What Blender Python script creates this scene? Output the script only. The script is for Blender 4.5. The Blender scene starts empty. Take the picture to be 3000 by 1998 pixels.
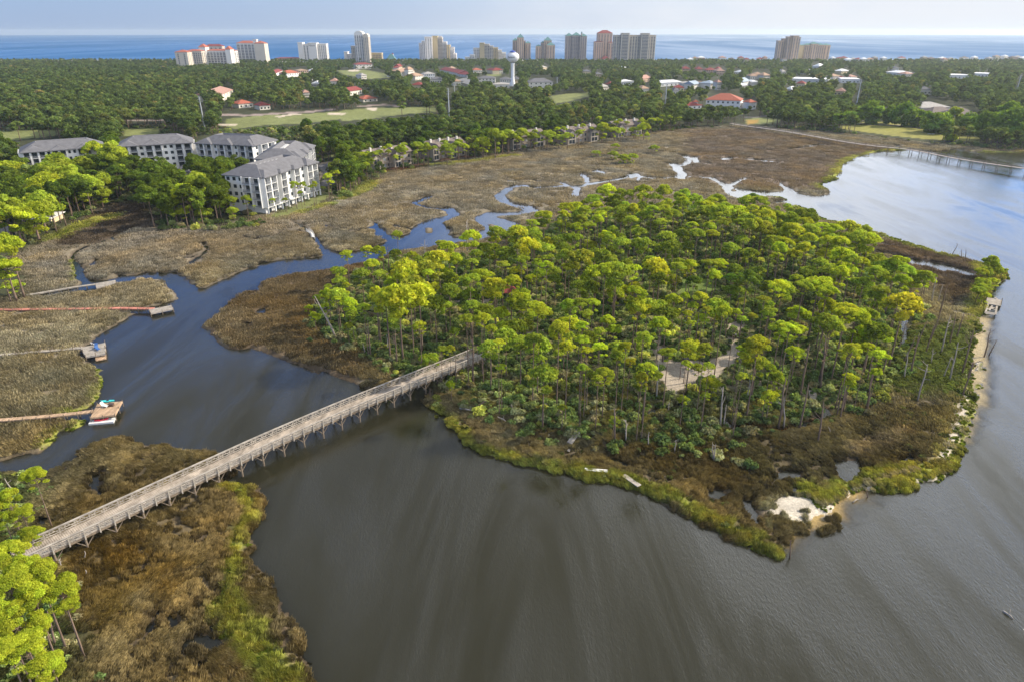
import bpy, bmesh, math, random, numpy as np
from mathutils import Vector, Matrix
random.seed(7); RNG = np.random.default_rng(7)
SC = bpy.context.scene
# ---------------------------------------------------------------- camera
CH = 70.0; PITCH = math.radians(24.42); FPX = 2000.0      # height, downward pitch, focal length in photo pixels (3000 wide)
cam_d = bpy.data.cameras.new("camera"); cam = bpy.data.objects.new("camera", cam_d)
SC.collection.objects.link(cam); SC.camera = cam
cam.location = (0, 0, CH); cam.rotation_euler = (math.pi/2 - PITCH, 0, 0)
cam_d.sensor_width = 36; cam_d.lens = 36*FPX/3000; cam_d.clip_start = 0.5; cam_d.clip_end = 60000
# ---------------------------------------------------------------- light
SUN_AZ = 72.0; SUN_EL = 33.0      # degrees clockwise from the viewing direction (+Y), elevation
sd_ = bpy.data.lights.new("sun", 'SUN'); sun = bpy.data.objects.new("sun", sd_); SC.collection.objects.link(sun)
sd_.energy = 4.8; sd_.angle = math.radians(0.55); sd_.color = (1.0, 0.88, 0.70)
a, e = math.radians(SUN_AZ), math.radians(SUN_EL)
sdir = Vector((math.sin(a)*math.cos(e), math.cos(a)*math.cos(e), math.sin(e)))
sun.rotation_euler = sdir.to_track_quat('Z', 'Y').to_euler()
W = bpy.data.worlds.new("World"); SC.world = W; W.use_nodes = True
nt = W.node_tree; nt.nodes.clear()
def N(t, typ, **kw):
    n = t.nodes.new(typ)
    for k, v in kw.items():
        if k in n.inputs: n.inputs[k].default_value = v
        else: setattr(n, k, v)
    return n
wo = N(nt, 'ShaderNodeOutputWorld'); bg = N(nt, 'ShaderNodeBackground'); bg.inputs['Strength'].default_value = 0.15
sky = N(nt, 'ShaderNodeTexSky', sky_type='NISHITA', sun_disc=False); sky.sun_elevation = e; sky.sun_rotation = a
sky.altitude = 70; sky.air_density = 1.0; sky.dust_density = 1.0; sky.ozone_density = 3.0
L = nt.links.new
def MR(x, a0, a1, b0, b1):
    n = N(nt, 'ShaderNodeMapRange'); n.interpolation_type = 'SMOOTHSTEP'
    for i, q in enumerate((a0, a1, b0, b1)): n.inputs[i+1].default_value = q
    L(x, n.inputs[0]); return n.outputs[0]
def MX(f, c0, c1):
    n = N(nt, 'ShaderNodeMix', data_type='RGBA')
    for s_, c_ in ((0, f), (6, c0), (7, c1)):
        if isinstance(c_, tuple): n.inputs[s_].default_value = (*c_, 1)
        else: L(c_, n.inputs[s_])
    return n.outputs[2]
def MU(p, q):
    n = N(nt, 'ShaderNodeMath', operation='MULTIPLY'); L(p, n.inputs[0]); L(q, n.inputs[1]); return n.outputs[0]
tc = N(nt, 'ShaderNodeTexCoord'); sep = N(nt, 'ShaderNodeSeparateXYZ'); L(tc.outputs['Generated'], sep.inputs[0]); sx, sy, sz = sep.outputs
mp = N(nt, 'ShaderNodeMapping'); mp.inputs['Scale'].default_value = (1.0, 1.0, 3.4); L(tc.outputs['Generated'], mp.inputs[0])
nz = N(nt, 'ShaderNodeTexNoise'); nz.inputs['Scale'].default_value = 2.3; nz.inputs['Detail'].default_value = 9; nz.inputs['Roughness'].default_value = 0.56; L(mp.outputs[0], nz.inputs['Vector'])
# low sea haze: pale blue away from the sun, white towards it
hz = MX(MR(sx, -.62, .72, 0, 1), (1.9, 2.45, 3.5), (4.3, 4.5, 4.85))
sb = N(nt, 'ShaderNodeVectorMath', operation='MULTIPLY'); L(sky.outputs[0], sb.inputs[0]); sb.inputs[1].default_value = (.42, .78, 1.38)
c1 = MX(MR(sz, 0.0, .20, .94, .0), sb.outputs[0], hz)
c1 = MX(MR(sz, .30, .46, 0, .8), c1, (2.0, 2.15, 2.25))
c2 = MX(MU(MR(nz.outputs['Fac'], .30, .56, .15, 1), MR(sx, -.22, .30, .0, .97)), c1, MX(MR(sz, .45, .72, 0, 1), MX(MR(sz, .05, .19, 0, 1), (4.3, 4.45, 4.75), (12.5, 12.9, 13.5)), (4.6, 4.6, 4.5)))
n3 = N(nt, 'ShaderNodeTexNoise'); n3.inputs['Scale'].default_value = 5.5; n3.inputs['Detail'].default_value = 8; L(mp.outputs[0], n3.inputs['Vector'])
c3 = MX(MU(MR(n3.outputs['Fac'], .56, .74, 0, .55), MR(sz, .02, .2, .5, .6)), c2, (3.7, 4.0, 4.6))
L(c3, bg.inputs[0]); L(bg.outputs[0], wo.inputs[0])
vs = SC.view_settings; vs.view_transform = 'Standard'; vs.look = 'None'; vs.gamma = 1; vs.exposure = 0.42
SC.cycles.max_bounces = 6; SC.cycles.diffuse_bounces = 2; SC.cycles.glossy_bounces = 3; SC.cycles.transmission_bounces = 3
SC.cycles.transparent_max_bounces = 4; SC.cycles.volume_bounces = 0; SC.cycles.use_denoising = True
SC.cycles.caustics_reflective = False; SC.cycles.caustics_refractive = False
# ---------------------------------------------------------------- survey: photo pixel (3000x1998) <-> point on a level plane
cp, sp = math.cos(PITCH), math.sin(PITCH)
def G(u, v, z=0.0):
    dx = (u-1500)/FPX; dy = (999-v)/FPX
    rz = -sp+dy*cp; t = (z-CH)/rz
    return (dx*t, (cp+dy*sp)*t, z)
def PJ(x, y, z):
    z = z-CH; f = y*cp-z*sp; up = y*sp+z*cp
    return 1500+FPX*x/f, 999-FPX*up/f
CR = {'D': (0, 0, .78467), 'Z1': (0, 60, 2.355), 'Z2': (1000, 60, 2.355), 'Z3': (2000, 60, 2.355), 'C1': (0, 600, 2.24), 'C2': (0, 1298, 2.24),
      'C3': (900, 550, 2.24), 'C4': (1200, 1100, 2.24), 'C5': (2000, 500, 2.24), 'C6': (2000, 1100, 1.746),
      'T1': (900, 550, 3.92), 'T2': (1400, 550, 3.92), 'T3': (1900, 550, 3.92), 'T4': (2300, 600, 3.92), 'T5': (900, 850, 3.92), 'T6': (1400, 850, 3.92),
      'T7': (1900, 850, 3.92), 'T8': (2300, 900, 3.92), 'S1': (1200, 80, 7.36), 'S2': (1480, 80, 5.12), 'S3': (980, 80, 8.71), 'S4': (2000, 220, 5.8875),
      'S5': (1050, 400, 5.8875), 'S6': (0, 380, 5.607), 'S7': (2200, 80, 3.365), 'S8': (200, 860, 4.206), 'K': (620, 400, 5.8875), 'KD': (200, 1120, 10.4545),
      'Y1': (500, 80, 4.71), 'BR': (1000, 1020, 5.2267), 'E1': (2700, 850, 5.807), 'GL': (2450, 300, 4.282)}
def P(c, *xy):
    x0, y0, s = CR[c]
    if len(xy) == 2 and not hasattr(xy[0], '__len__'): return (x0+xy[0]/s, y0+xy[1]/s)
    return [(x0+x/s, y0+y/s) for x, y in xy]
def hgt(ub, vb, vt, z=0.0):
    x, y, _ = G(ub, vb, z); lo, hi = 0.0, 200.0
    for _i in range(40):
        m = (lo+hi)/2
        if PJ(x, y, z+m)[1] > vt: lo = m
        else: hi = m
    return m
# ---------------------------------------------------------------- numpy value noise
def _h(ix, iy, s):
    n = (ix.astype(np.int64)*374761393 + iy.astype(np.int64)*668265263 + s*982451653) & 0x7fffffff
    n = ((n ^ (n >> 13))*1274126177) & 0x7fffffff
    return ((n ^ (n >> 16)) & 0xffff)/65535.0
def vnoise(x, y, s=0):
    ix = np.floor(x); iy = np.floor(y); fx = x-ix; fy = y-iy; fx = fx*fx*(3-2*fx); fy = fy*fy*(3-2*fy)
    return (_h(ix, iy, s)*(1-fx)+_h(ix+1, iy, s)*fx)*(1-fy)+(_h(ix, iy+1, s)*(1-fx)+_h(ix+1, iy+1, s)*fx)*fy
def fbm(x, y, s=0, o=4):
    r = 0; a = .5; t = 0
    for i in range(o):
        r = r+a*vnoise(x*2**i+i*17.3, y*2**i-i*9.1, s+i); t += a; a *= .55
    return r/t
def sstep(a, b, x):
    t = np.clip((x-a)/(b-a), 0, 1); return t*t*(3-2*t)
# ---------------------------------------------------------------- scene helpers
def tag(o, label=None, cat=None, group=None, kind=None):
    if label: o['label'] = label
    if cat: o['category'] = cat
    if group: o['group'] = group
    if kind: o['kind'] = kind
    return o
def link(o, parent=None):
    SC.collection.objects.link(o)
    if parent is not None: o.parent = parent
    return o
def empty(name, loc=(0, 0, 0), rz=0.0):
    o = bpy.data.objects.new(name, None); o.location = loc; o.rotation_euler = (0, 0, rz); o.empty_display_size = .5
    return link(o)
def mesh_np(name, V, Fq, mat=None, col=None, smooth=False):
    """V (n,3), Fq: (m,k) int array of equal-sized faces"""
    V = np.asarray(V, np.float32); Fq = np.asarray(Fq, np.int32); m, k = Fq.shape
    me = bpy.data.meshes.new(name); me.vertices.add(len(V)); me.vertices.foreach_set('co', V.ravel())
    me.loops.add(m*k); me.loops.foreach_set('vertex_index', Fq.ravel())
    me.polygons.add(m); me.polygons.foreach_set('loop_start', np.arange(0, m*k, k, dtype=np.int32))
    me.polygons.foreach_set('use_smooth', np.full(m, smooth))
    if col is not None:
        at = me.color_attributes.new('col', 'FLOAT_COLOR', 'POINT')
        c = np.ones((len(V), 4), np.float32); c[:, :3] = col; at.data.foreach_set('color', c.ravel())
    me.update(calc_edges=True)
    if mat: me.materials.append(mat)
    return me
class MB:
    """collects simple solids into one mesh"""
    def __init__(s): s.v = []; s.f = []; s.T = Matrix.Identity(4)
    def raw(s, vs, fs):
        n = len(s.v); s.v += [tuple(s.T @ Vector(p)) for p in vs]; s.f += [tuple(i+n for i in f) for f in fs]; return s
    def box(s, x0, y0, z0, x1, y1, z1):
        return s.raw([(x0, y0, z0), (x1, y0, z0), (x1, y1, z0), (x0, y1, z0), (x0, y0, z1), (x1, y0, z1), (x1, y1, z1), (x0, y1, z1)],
                     [(0, 3, 2, 1), (4, 5, 6, 7), (0, 1, 5, 4), (1, 2, 6, 5), (2, 3, 7, 6), (3, 0, 4, 7)])
    def bar(s, a, b, w, h=None):
        """square bar between two points"""
        a, b = Vector(a), Vector(b); h = h or w; d = (b-a).normalized(); up = Vector((0, 0, 1)) if abs(d.z) < .95 else Vector((1, 0, 0))
        x = d.cross(up).normalized()*w/2; y = x.cross(d).normalized()*h/2
        vs = [a-x-y, a+x-y, a+x+y, a-x+y, b-x-y, b+x-y, b+x+y, b-x+y]
        return s.raw(vs, [(0, 3, 2, 1), (4, 5, 6, 7), (0, 1, 5, 4), (1, 2, 6, 5), (2, 3, 7, 6), (3, 0, 4, 7)])
    def tube(s, pts, rs, n=7, cap=True):
        pts = [Vector(p) for p in pts]; vs = []; fs = []
        for i, p in enumerate(pts):
            d = (pts[min(i+1, len(pts)-1)]-pts[max(i-1, 0)]).normalized(); up = Vector((1, 0, 0)) if abs(d.z) > .8 else Vector((0, 0, 1))
            x = d.cross(up).normalized(); y = x.cross(d)
            for j in range(n):
                t = 2*math.pi*j/n; vs.append(p+(x*math.cos(t)+y*math.sin(t))*rs[i])
        for i in range(len(pts)-1):
            for j in range(n): fs.append((i*n+j, i*n+(j+1) % n, (i+1)*n+(j+1) % n, (i+1)*n+j))
        if cap: fs += [tuple(range(n-1, -1, -1)), tuple(range((len(pts)-1)*n, len(pts)*n))]
        return s.raw(vs, fs)
    def prism(s, poly, z0, z1):
        n = len(poly); vs = [(x, y, z0) for x, y in poly]+[(x, y, z1) for x, y in poly]
        return s.raw(vs, [tuple(range(n-1, -1, -1)), tuple(range(n, 2*n))]+[(i, (i+1) % n, n+(i+1) % n, n+i) for i in range(n)])
    def hip(s, x0, y0, x1, y1, z, h, ov=.5, th=.25, gable=False, rid=None):
        """hipped (or gabled) roof over a rectangle, ridge along the longer side"""
        x0 -= ov; y0 -= ov; x1 += ov; y1 += ov; w, d = x1-x0, y1-y0
        k = (0 if gable else min(w, d)/2) if rid is None else rid
        if w >= d: r = [(x0+k, (y0+y1)/2, z+h), (x1-k, (y0+y1)/2, z+h)]
        else: r = [((x0+x1)/2, y0+k, z+h), ((x0+x1)/2, y1-k, z+h)]
        b = [(x0, y0), (x1, y0), (x1, y1), (x0, y1)]
        vs = [(x, y, z-th) for x, y in b]+[(x, y, z) for x, y in b]+r
        fs = [(0, 3, 2, 1), (0, 1, 5, 4), (1, 2, 6, 5), (2, 3, 7, 6), (3, 0, 4, 7)]
        if w >= d: fs += [(4, 5, 9, 8), (5, 6, 9), (6, 7, 8, 9), (7, 4, 8)]
        else: fs += [(4, 5, 8), (5, 6, 9, 8), (6, 7, 9), (7, 4, 8, 9)]
        return s.raw(vs, fs)
    def mesh(s, name, mat, smooth=False):
        me = bpy.data.meshes.new(name); me.from_pydata(s.v, [], s.f)
        if smooth: me.polygons.foreach_set('use_smooth', [True]*len(me.polygons))
        if mat: me.materials.append(mat)
        me.update(); return me
    def obj(s, name, mat, parent=None, loc=None, smooth=False):
        o = bpy.data.objects.new(name, s.mesh(name, mat, smooth)); link(o, parent)
        if loc: o.location = loc
        return o
# ---------------------------------------------------------------- materials
def mat_new(name):
    m = bpy.data.materials.new(name); m.use_nodes = True; t = m.node_tree; t.nodes.clear()
    out = N(t, 'ShaderNodeOutputMaterial'); return m, t, out
def surf(name, col, rough=.8, var=.25, scale=1.0, spec=.3, bump=0.0, bscale=4.0, col2=None, stretch=(1, 1, 1), metal=0.0, coords='Object'):
    """painted / wooden / stone surface with two scales of tonal variation"""
    m, t, out = mat_new(name); L = t.links.new
    b = N(t, 'ShaderNodeBsdfPrincipled'); b.inputs['Roughness'].default_value = rough; b.inputs['Specular IOR Level'].default_value = spec; b.inputs['Metallic'].default_value = metal
    tc = N(t, 'ShaderNodeTexCoord'); mp = N(t, 'ShaderNodeMapping'); mp.inputs['Scale'].default_value = stretch
    n1 = N(t, 'ShaderNodeTexNoise'); n1.inputs['Scale'].default_value = scale; n1.inputs['Detail'].default_value = 6; n1.inputs['Roughness'].default_value = .65
    L(tc.outputs[coords], mp.inputs[0]); L(mp.outputs[0], n1.inputs['Vector'])
    mx = N(t, 'ShaderNodeMix', data_type='RGBA')
    c2 = col2 or tuple(c*(1-var) for c in col); hi = tuple(min(1, c*(1+var*.5)) for c in col)
    mx.inputs[6].default_value = (*c2, 1); mx.inputs[7].default_value = (*hi, 1)
    rp = N(t, 'ShaderNodeValToRGB'); rp.color_ramp.elements[0].position = .32; rp.color_ramp.elements[1].position = .68
    L(n1.outputs['Fac'], rp.inputs[0]); L(rp.outputs[0], mx.inputs[0]); L(mx.outputs[2], b.inputs['Base Color'])
    if bump:
        n2 = N(t, 'ShaderNodeTexNoise'); n2.inputs['Scale'].default_value = bscale; n2.inputs['Detail'].default_value = 4
        bp = N(t, 'ShaderNodeBump'); bp.inputs['Strength'].default_value = bump; L(mp.outputs[0], n2.inputs['Vector']); L(n2.outputs['Fac'], bp.inputs['Height']); L(bp.outputs[0], b.inputs['Normal'])
    L(b.outputs[0], out.inputs[0]); return m
# ================================================================ SHORELINES (surveyed outlines, in photo pixels of level ground)
main_water = (
 [(905, 2450)] + P('C2', (2050,1568),(2035,1480),(1985,1370),(1975,1250),(1950,1200),(1880,1110),(1815,1000),(1800,920),(1750,850),(1650,790),(1600,765),(1640,740),(1680,690),(1670,640),(1640,600),(1655,560),(1720,500),(1750,400),(1742,350),(1690,290),(1620,272),(1540,268),(1470,255),(1560,205),(1500,130),(1482,92),(1400,68),(1290,58),(1180,48),(1060,15),(960,10),(880,-2))
 + P('C1', (870,1553),(800,1515),(700,1540),(620,1560),(540,1610),(470,1680),(380,1712),(300,1748),(150,1760),(0,1765),(-1100,1790),(-1100,1690),(0,1690),(100,1662),(180,1632),(270,1640),(325,1590),(345,1560),(400,1490),(480,1482),(560,1440),(568,1412),(500,1400),(420,1402),(400,1388),(480,1372),(570,1340),(640,1290),(662,1215),(680,1150),(662,1085),(600,1050),(560,1015),(520,985),(560,930),(610,895),(640,868),(700,832),(780,782),(850,742),(882,716),(840,700),(760,697),(880,688),(960,680),(1010,668),(1080,650),(1170,620),(1152,580),(1100,530),(1062,495),(970,483),(870,500),(780,522),(640,556),(540,575),(400,588),(300,600),(240,604),(240,594),(330,580),(440,556),(540,530),(555,515),(500,490),(488,420),(478,370),(470,345),(482,342),(505,388),(545,408),(548,450),(562,488),(620,502),(700,497),(768,486),(785,460),(822,472),(900,463),(950,450),(1050,447),(1150,445),(1172,465),(1220,480),(1250,520),(1288,552),(1350,547),(1400,526),(1480,490),(1560,452),(1640,416),(1705,405),(1698,386),(1780,375),(1860,365),(1960,355),(2050,352),(2118,340),(2122,325),(2100,290),(2072,245),(2048,215),(2052,195),(2078,215),(2110,262),(2140,292),(2200,318))
 + P('T1', (200,700),(270,738),(370,750),(470,740),(560,730),(700,700),(800,660),(920,625),(918,600),(850,580),(790,560),(780,520),(790,490),(770,475),(700,470),(765,440),(770,400),(795,402),(800,440),(830,460),(895,490),(900,550),(960,545),(1080,555),(1140,540),(1200,520),(1203,490),(1150,475),(1050,470),(1000,455),(985,425),(1010,440),(1050,455),(1100,470),(1150,465),(1180,475),(1210,470),(1235,440),(1330,400),(1430,360),(1520,345),(1600,330),(1622,310),(1590,275),(1500,250),(1380,240),(1300,215),(1230,205),(1205,185),(1240,172),(1270,195),(1340,215),(1430,230),(1560,240),(1600,225),(1680,245),(1740,295),(1745,320),(1700,345),(1600,385),(1540,400),(1560,430),(1620,460),(1645,490),(1640,515),(1610,550),(1700,572),(1800,570),(1900,545),(1980,510),(2000,490),(2060,490),(2050,465),(1990,430),(1940,400),(1920,365),(1940,335),(2020,305),(2120,275))
 + P('T2', (200,283),(330,290),(430,285),(500,272),(520,258),(470,235),(400,220),(320,195),(240,165),(195,110),(200,90),(260,50),(320,10),(345,0))
 + P('Z2', (1152,1150),(1190,1133),(1200,1140),(1180,1160),(1180,1172),(1150,1190),(1128,1205))
 + P('T2', (310,105),(345,150),(400,180),(500,195),(600,215),(670,240),(685,270),(660,290),(560,300),(430,320),(300,325),(215,335),(215,350),(300,365),(400,390),(450,415),(462,445),(440,475),(380,500),(300,530),(180,560),(60,588),(0,600))
 + P('T1', (1960,600),(1800,625),(1650,650),(1560,680),(1400,685),(1300,700),(1180,710),(1080,720),(990,750),(900,790),(800,825),(730,840),(600,870),(470,895),(350,920),(200,935),(100,955),(40,972))
 + P('C1', (2200,425),(2160,430),(2060,430),(2000,445),(1900,460),(1780,480),(1722,500),(1690,528),(1700,558),(1690,570),(1640,560),(1590,580),(1530,620),(1500,650),(1440,690),(1420,722),(1350,762),(1322,808),(1372,825),(1400,870),(1432,910),(1480,935),(1560,955),(1640,940),(1700,955),(1780,990),(1850,1020),(1960,1050),(1990,1075),(2060,1082),(2140,1120),(2190,1146),(2240,1150))
 + P('C3', (0,1197),(60,1198),(120,1212),(170,1240),(250,1260),(320,1290),(380,1322),(450,1332),(560,1320),(700,1300),(800,1305),(790,1340),(760,1380),(738,1402),(770,1430),(860,1475),(930,1510))
 + P('C4', (160,265),(220,300),(280,350),(320,392),(360,450),(420,490),(520,532),(620,557),(740,590),(860,612),(940,636),(1050,640),(1080,662),(1160,690),(1300,716),(1420,735),(1500,757),(1580,800),(1640,832),(1700,882),(1790,920),(1900,980),(2000,1032),(2060,1082),(2120,1082),(2180,1110),(2240,1125))
 + P('C6', (330,882),(400,917),(480,942),(530,930),(512,905),(520,880),(545,850),(560,815),(610,800),(640,770),(655,730),(690,712),(770,690),(772,650),(830,622),(890,592),(915,578),(960,588),(1020,605),(1090,605),(1200,582),(1212,546),(1280,540),(1340,520),(1400,470),(1432,400),(1452,330),(1482,250),(1498,180),(1505,110),(1490,80),(1475,50))
 + P('C5', (1890,1430),(1902,1380),(1915,1290),(1888,1210),(1900,1130),(1912,1080),(1960,1050),(1952,1010),(1945,965),(1985,945),(2010,850),(2022,800),(2060,760),(2082,740),(2125,712),(2130,680),(2100,650),(2040,622),(1960,612),(1930,604),(1860,580),(1760,560),(1680,540),(1600,512),(1500,477),(1400,450),(1300,412),(1200,386),(1080,350),(980,328),(930,322),(880,290),(820,262),(785,240),(740,226),(700,222))
 + P('T3', (1760,210),(1700,195),(1620,215),(1580,190),(1440,175),(1430,160),(1560,155),(1578,140),(1500,105),(1350,95),(1340,110),(1200,95),(1090,105),(1080,130),(1040,125),(1000,110),(920,90),(900,70),(870,45),(845,15),(850,0))
 + P('Z3', (225,1112),(172,1092),(110,1086),(40,1086),(38,1080),(110,1078),(172,1086),(222,1088),(240,1108),(330,1138),(350,1158),(450,1172),(600,1185),(692,1184),(702,1170),(682,1150),(662,1136),(680,1120),(694,1146),(762,1165),(776,1188),(832,1205),(920,1215),(1000,1206),(1020,1192),(990,1165),(952,1142),(960,1120),(1020,1108),(1068,1080),(1092,1040),(1100,1000),(1142,970),(1200,945),(1300,918),(1400,902),(1450,900),(1520,898),(1560,890),(1600,898),(1720,905),(1840,890),(1880,888),(1960,900),(2050,916),(2354,914),(2900,915))
 + [(3500, 2450)])
islets = [P('T1', (1350,465),(1400,460),(1448,475),(1445,525),(1390,535),(1355,510)), P('T1', (2078,425),(2120,420),(2188,445),(2180,465),(2120,468),(2078,450)),
          P('T1', (1060,425),(1095,415),(1128,435),(1120,458),(1065,455)), P('T3', (940,25),(975,15),(1010,30),(1005,50),(950,48)),
          P('C6', (705,725),(750,712),(805,725),(800,745),(720,750)), P('C6', (680,800),(740,775),(790,755),(820,762),(770,795),(700,818)),
          P('C6', (560,790),(600,775),(640,785),(630,800),(580,805)),
          P('C5', (1932,1250),(1970,1262),(1975,1300),(1945,1340),(1932,1310)), P('C5', (1925,1390),(1950,1395),(1945,1430),(1922,1435))]
ponds = [P('C2', (1250,1275),(1300,1262),(1400,1268),(1470,1300),(1460,1350),(1400,1372),(1300,1350),(1255,1320)), P('C2', (1090,1160),(1120,1130),(1165,1150),(1150,1190),(1110,1200)),
         P('C2', (1010,1100),(1050,1095),(1060,1140),(1020,1145)), P('C2', (590,205),(640,200),(662,240),(650,310),(690,345),(650,350),(620,300),(590,280)), P('C2', (1410,970),(1450,960),(1440,1030),(1410,1030)),
         P('C2', (1290,1420),(1340,1440),(1320,1490),(1290,1470)), P('C2', (1160,1330),(1230,1290),(1240,1340),(1180,1380)), P('C2', (960,1180),(1020,1190),(1000,1240),(940,1220)), P('C2', (1230,1040),(1280,1030),(1290,1090),(1240,1090)), P('C2', (1370,1200),(1420,1190),(1440,1240),(1390,1250)), P('C2', (240,470),(300,480),(310,530),(260,540)),
         P('C6', (775,440),(900,430),(920,470),(900,520),(830,535),(790,505)), P('C6', (465,525),(520,480),(590,490),(590,525),(500,540)), P('C6', (130,590),(190,580),(230,620),(180,650),(130,630)),
         P('C6', (290,630),(340,640),(390,720),(370,760),(330,730)), P('C6', (155,450),(190,440),(210,480),(170,490)), P('C6', (1090,430),(1190,410),(1195,432),(1110,445)), P('C6', (530,580),(590,565),(600,590),(545,600)),
         P('C4', (1300,520),(1400,560),(1480,600),(1400,600),(1320,560)), P('C1', (1690,690),(1740,680),(1730,715),(1690,715)), P('C1', (1590,780),(1640,775),(1630,800)), P('C1', (1240,385),(1290,350),(1285,375),(1250,400)),
         P('C1', (720,220),(745,210),(740,235)), P('C1', (1020,165),(1060,165),(1050,180)), P('Z2', (1720,1040),(1770,1030),(1820,1050),(1810,1060),(1750,1052)),
         P('Z2', (1968,1080),(1985,1055),(2050,1058),(2060,1075),(2000,1092)), P('Z3', (250,955),(340,945),(345,958),(270,965)), P('Z3', (395,955),(500,958),(580,965),(585,980),(560,975),(480,965),(400,962)),
         P('Z3', (1450,865),(1490,862),(1500,870),(1460,875)), P('Z3', (2150,815),(2360,820),(2360,840),(2200,838)),
         P('T4', (1000,540),(1100,545),(1250,575),(1400,610),(1550,640),(1700,670),(1900,700),(2080,760),(2180,800),(2130,825),(1950,780),(1750,750),(1600,720),(1450,690),(1350,650),(1200,590),(1080,570),(1000,560)),
         P('T4', (1330,1190),(1390,1180),(1440,1230),(1400,1290),(1390,1400),(1385,1568),(1330,1568),(1320,1440),(1345,1330)), P('T8', (1330,170),(1385,200),(1385,340),(1350,420),(1290,450),(1270,430),(1320,380),(1320,260)),
         P('T8', (1210,460),(1290,440),(1280,470),(1215,490)), P('T8', (800,680),(880,650),(900,660),(860,720),(820,735)), P('T8', (740,560),(790,540),(800,560),(760,580)), P('T8', (1215,770),(1250,765),(1250,800),(1220,795)),
         P('T8', (980,570),(1030,575),(1030,610),(985,605)), P('T5', (60,170),(200,165),(190,190),(70,185)), P('T4', (1010,455),(1140,465),(1120,478),(1040,472))]
# winding tidal creeks: (outline line, width in metres)
creeks = [(P('Z2', (1185,1150),(1240,1140),(1330,1155),(1450,1150),(1540,1145),(1640,1145),(1700,1135),(1800,1115),(1900,1098),(1990,1075),(2080,1080),(2160,1090),(2230,1090),(2310,1085),(2345,1092)), 3.3),
          (P('Z2', (2335,1095),(2350,1060),(2325,1040),(2320,1020),(2290,990),(2250,988)), 5.0), (P('Z3', (0,1000),(30,985),(40,960),(10,935)), 3.8), (P('Z3', (75,940),(85,960),(100,985),(190,990)), 3.2),
          (P('Z2', (1605,1150),(1630,1165),(1615,1190),(1610,1210)), 3.2), (P('Z2', (1160,1110),(1250,1105),(1380,1112),(1520,1120),(1560,1145)), 2.2), (P('Z2', (1650,1060),(1690,1090),(1700,1120)), 2.2),
          (P('Z2', (495,1258),(560,1240),(610,1215)), 3.0), (P('Z2', (2040,1110),(2060,1080)), 1.2), (P('Z3', (340,1135),(380,1110),(430,1090)), 2.5), (P('Z3', (590,970),(660,985)), 2.5), (P('Z3', (720,890),(800,880),(880,870),(940,855),(990,870)), 2.5),
          (P('C1', (475,345),(500,310),(560,280),(620,260),(700,235)), 1.0), (P('C1', (560,405),(620,385),(640,360)), .8), (P('C1', (1240,395),(1330,330),(1360,290),(1330,250)), .7), (P('C1', (2045,195),(1990,150),(1920,110)), .8),
          (P('C1', (2040,190),(1940,175),(1850,180),(1780,215),(1680,225),(1600,215)), .6), (P('C3', (410,265),(300,295),(150,260),(60,235)), .7), (P('C1', (1160,350),(1250,350),(1290,330)), .5),
          (P('T7', (0,1400),(200,1350),(420,1290)), .8), (P('Z2', (0,1200),(0,1201)), .5),
          (P('C6', (200,230),(260,262),(350,262),(480,280),(600,262),(700,225),(740,200),(730,170)), 1.0)]
def poly_sd(poly, X, Y, U, V, D=8.0, closed=True):
    """signed distance in metres (positive inside), clipped to +-D, on the survey grid with rows at V and columns at U"""
    w = np.array([G(u, v)[:2] for u, v in poly]); p = np.array(poly)
    nr, nc = X.shape; d2 = np.full((nr, nc), D*D)
    n = len(poly)
    for i in range(n if closed else n-1):
        a, b = w[i], w[(i+1) % n]
        x0, x1 = min(a[0], b[0])-D, max(a[0], b[0])+D; y0, y1 = max(30, min(a[1], b[1])-D), max(a[1], b[1])+D
        c = [PJ(x, y, 0) for x in (x0, x1) for y in (y0, y1)]
        us = [q[0] for q in c]; vs_ = [q[1] for q in c]
        i0, i1 = np.searchsorted(V, min(vs_)), np.searchsorted(V, max(vs_)); j0, j1 = np.searchsorted(U, min(us)), np.searchsorted(U, max(us))
        if i1 <= i0 or j1 <= j0: continue
        xs = X[i0:i1, j0:j1]; ys = Y[i0:i1, j0:j1]; dx, dy = b-a; L2 = dx*dx+dy*dy+1e-9
        t = np.clip(((xs-a[0])*dx+(ys-a[1])*dy)/L2, 0, 1)
        q = (xs-a[0]-t*dx)**2+(ys-a[1]-t*dy)**2; np.minimum(d2[i0:i1, j0:j1], q, out=d2[i0:i1, j0:j1])
    d = np.sqrt(d2)
    if not closed: return D-d if False else -d
    ins = np.zeros((nr, nc), bool)
    for i, v in enumerate(V):
        y1, y2 = p[:, 1], np.roll(p[:, 1], -1); x1, x2 = p[:, 0], np.roll(p[:, 0], -1)
        m = (y1 > v) != (y2 > v)
        if not m.any(): continue
        xc = np.sort(x1[m]+(v-y1[m])/(y2[m]-y1[m])*(x2[m]-x1[m]))
        ins[i] = (np.searchsorted(xc, U) % 2) == 1
    return np.where(ins, d, -d)
V = np.concatenate([np.arange(171.0, 300, 1.6), np.arange(300, 700, 3.0), np.arange(700, 2330, 4.0)]); U = np.arange(-900.0, 3800, 4.8)
UU, VV = np.meshgrid(U, V); dxg = (UU-1500)/FPX; dyg = (999-VV)/FPX; tg = CH/(sp-dyg*cp); GX = dxg*tg; GY = (cp+dyg*sp)*tg
wat = poly_sd(main_water, GX, GY, U, V)
land = -wat
for q in islets: land = np.maximum(land, poly_sd(q, GX, GY, U, V))
for q in ponds: land = np.minimum(land, -poly_sd(q, GX, GY, U, V))
for ln, wd in creeks: land = np.minimum(land, -(wd/2+poly_sd(ln, GX, GY, U, V, closed=False)))
rag = (fbm(GX*.55, GY*.55, 3, 3)-.5)*1.5+(fbm(GX*2.2, GY*2.2, 5, 2)-.5)*.5          # ragged grassy banks
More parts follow.
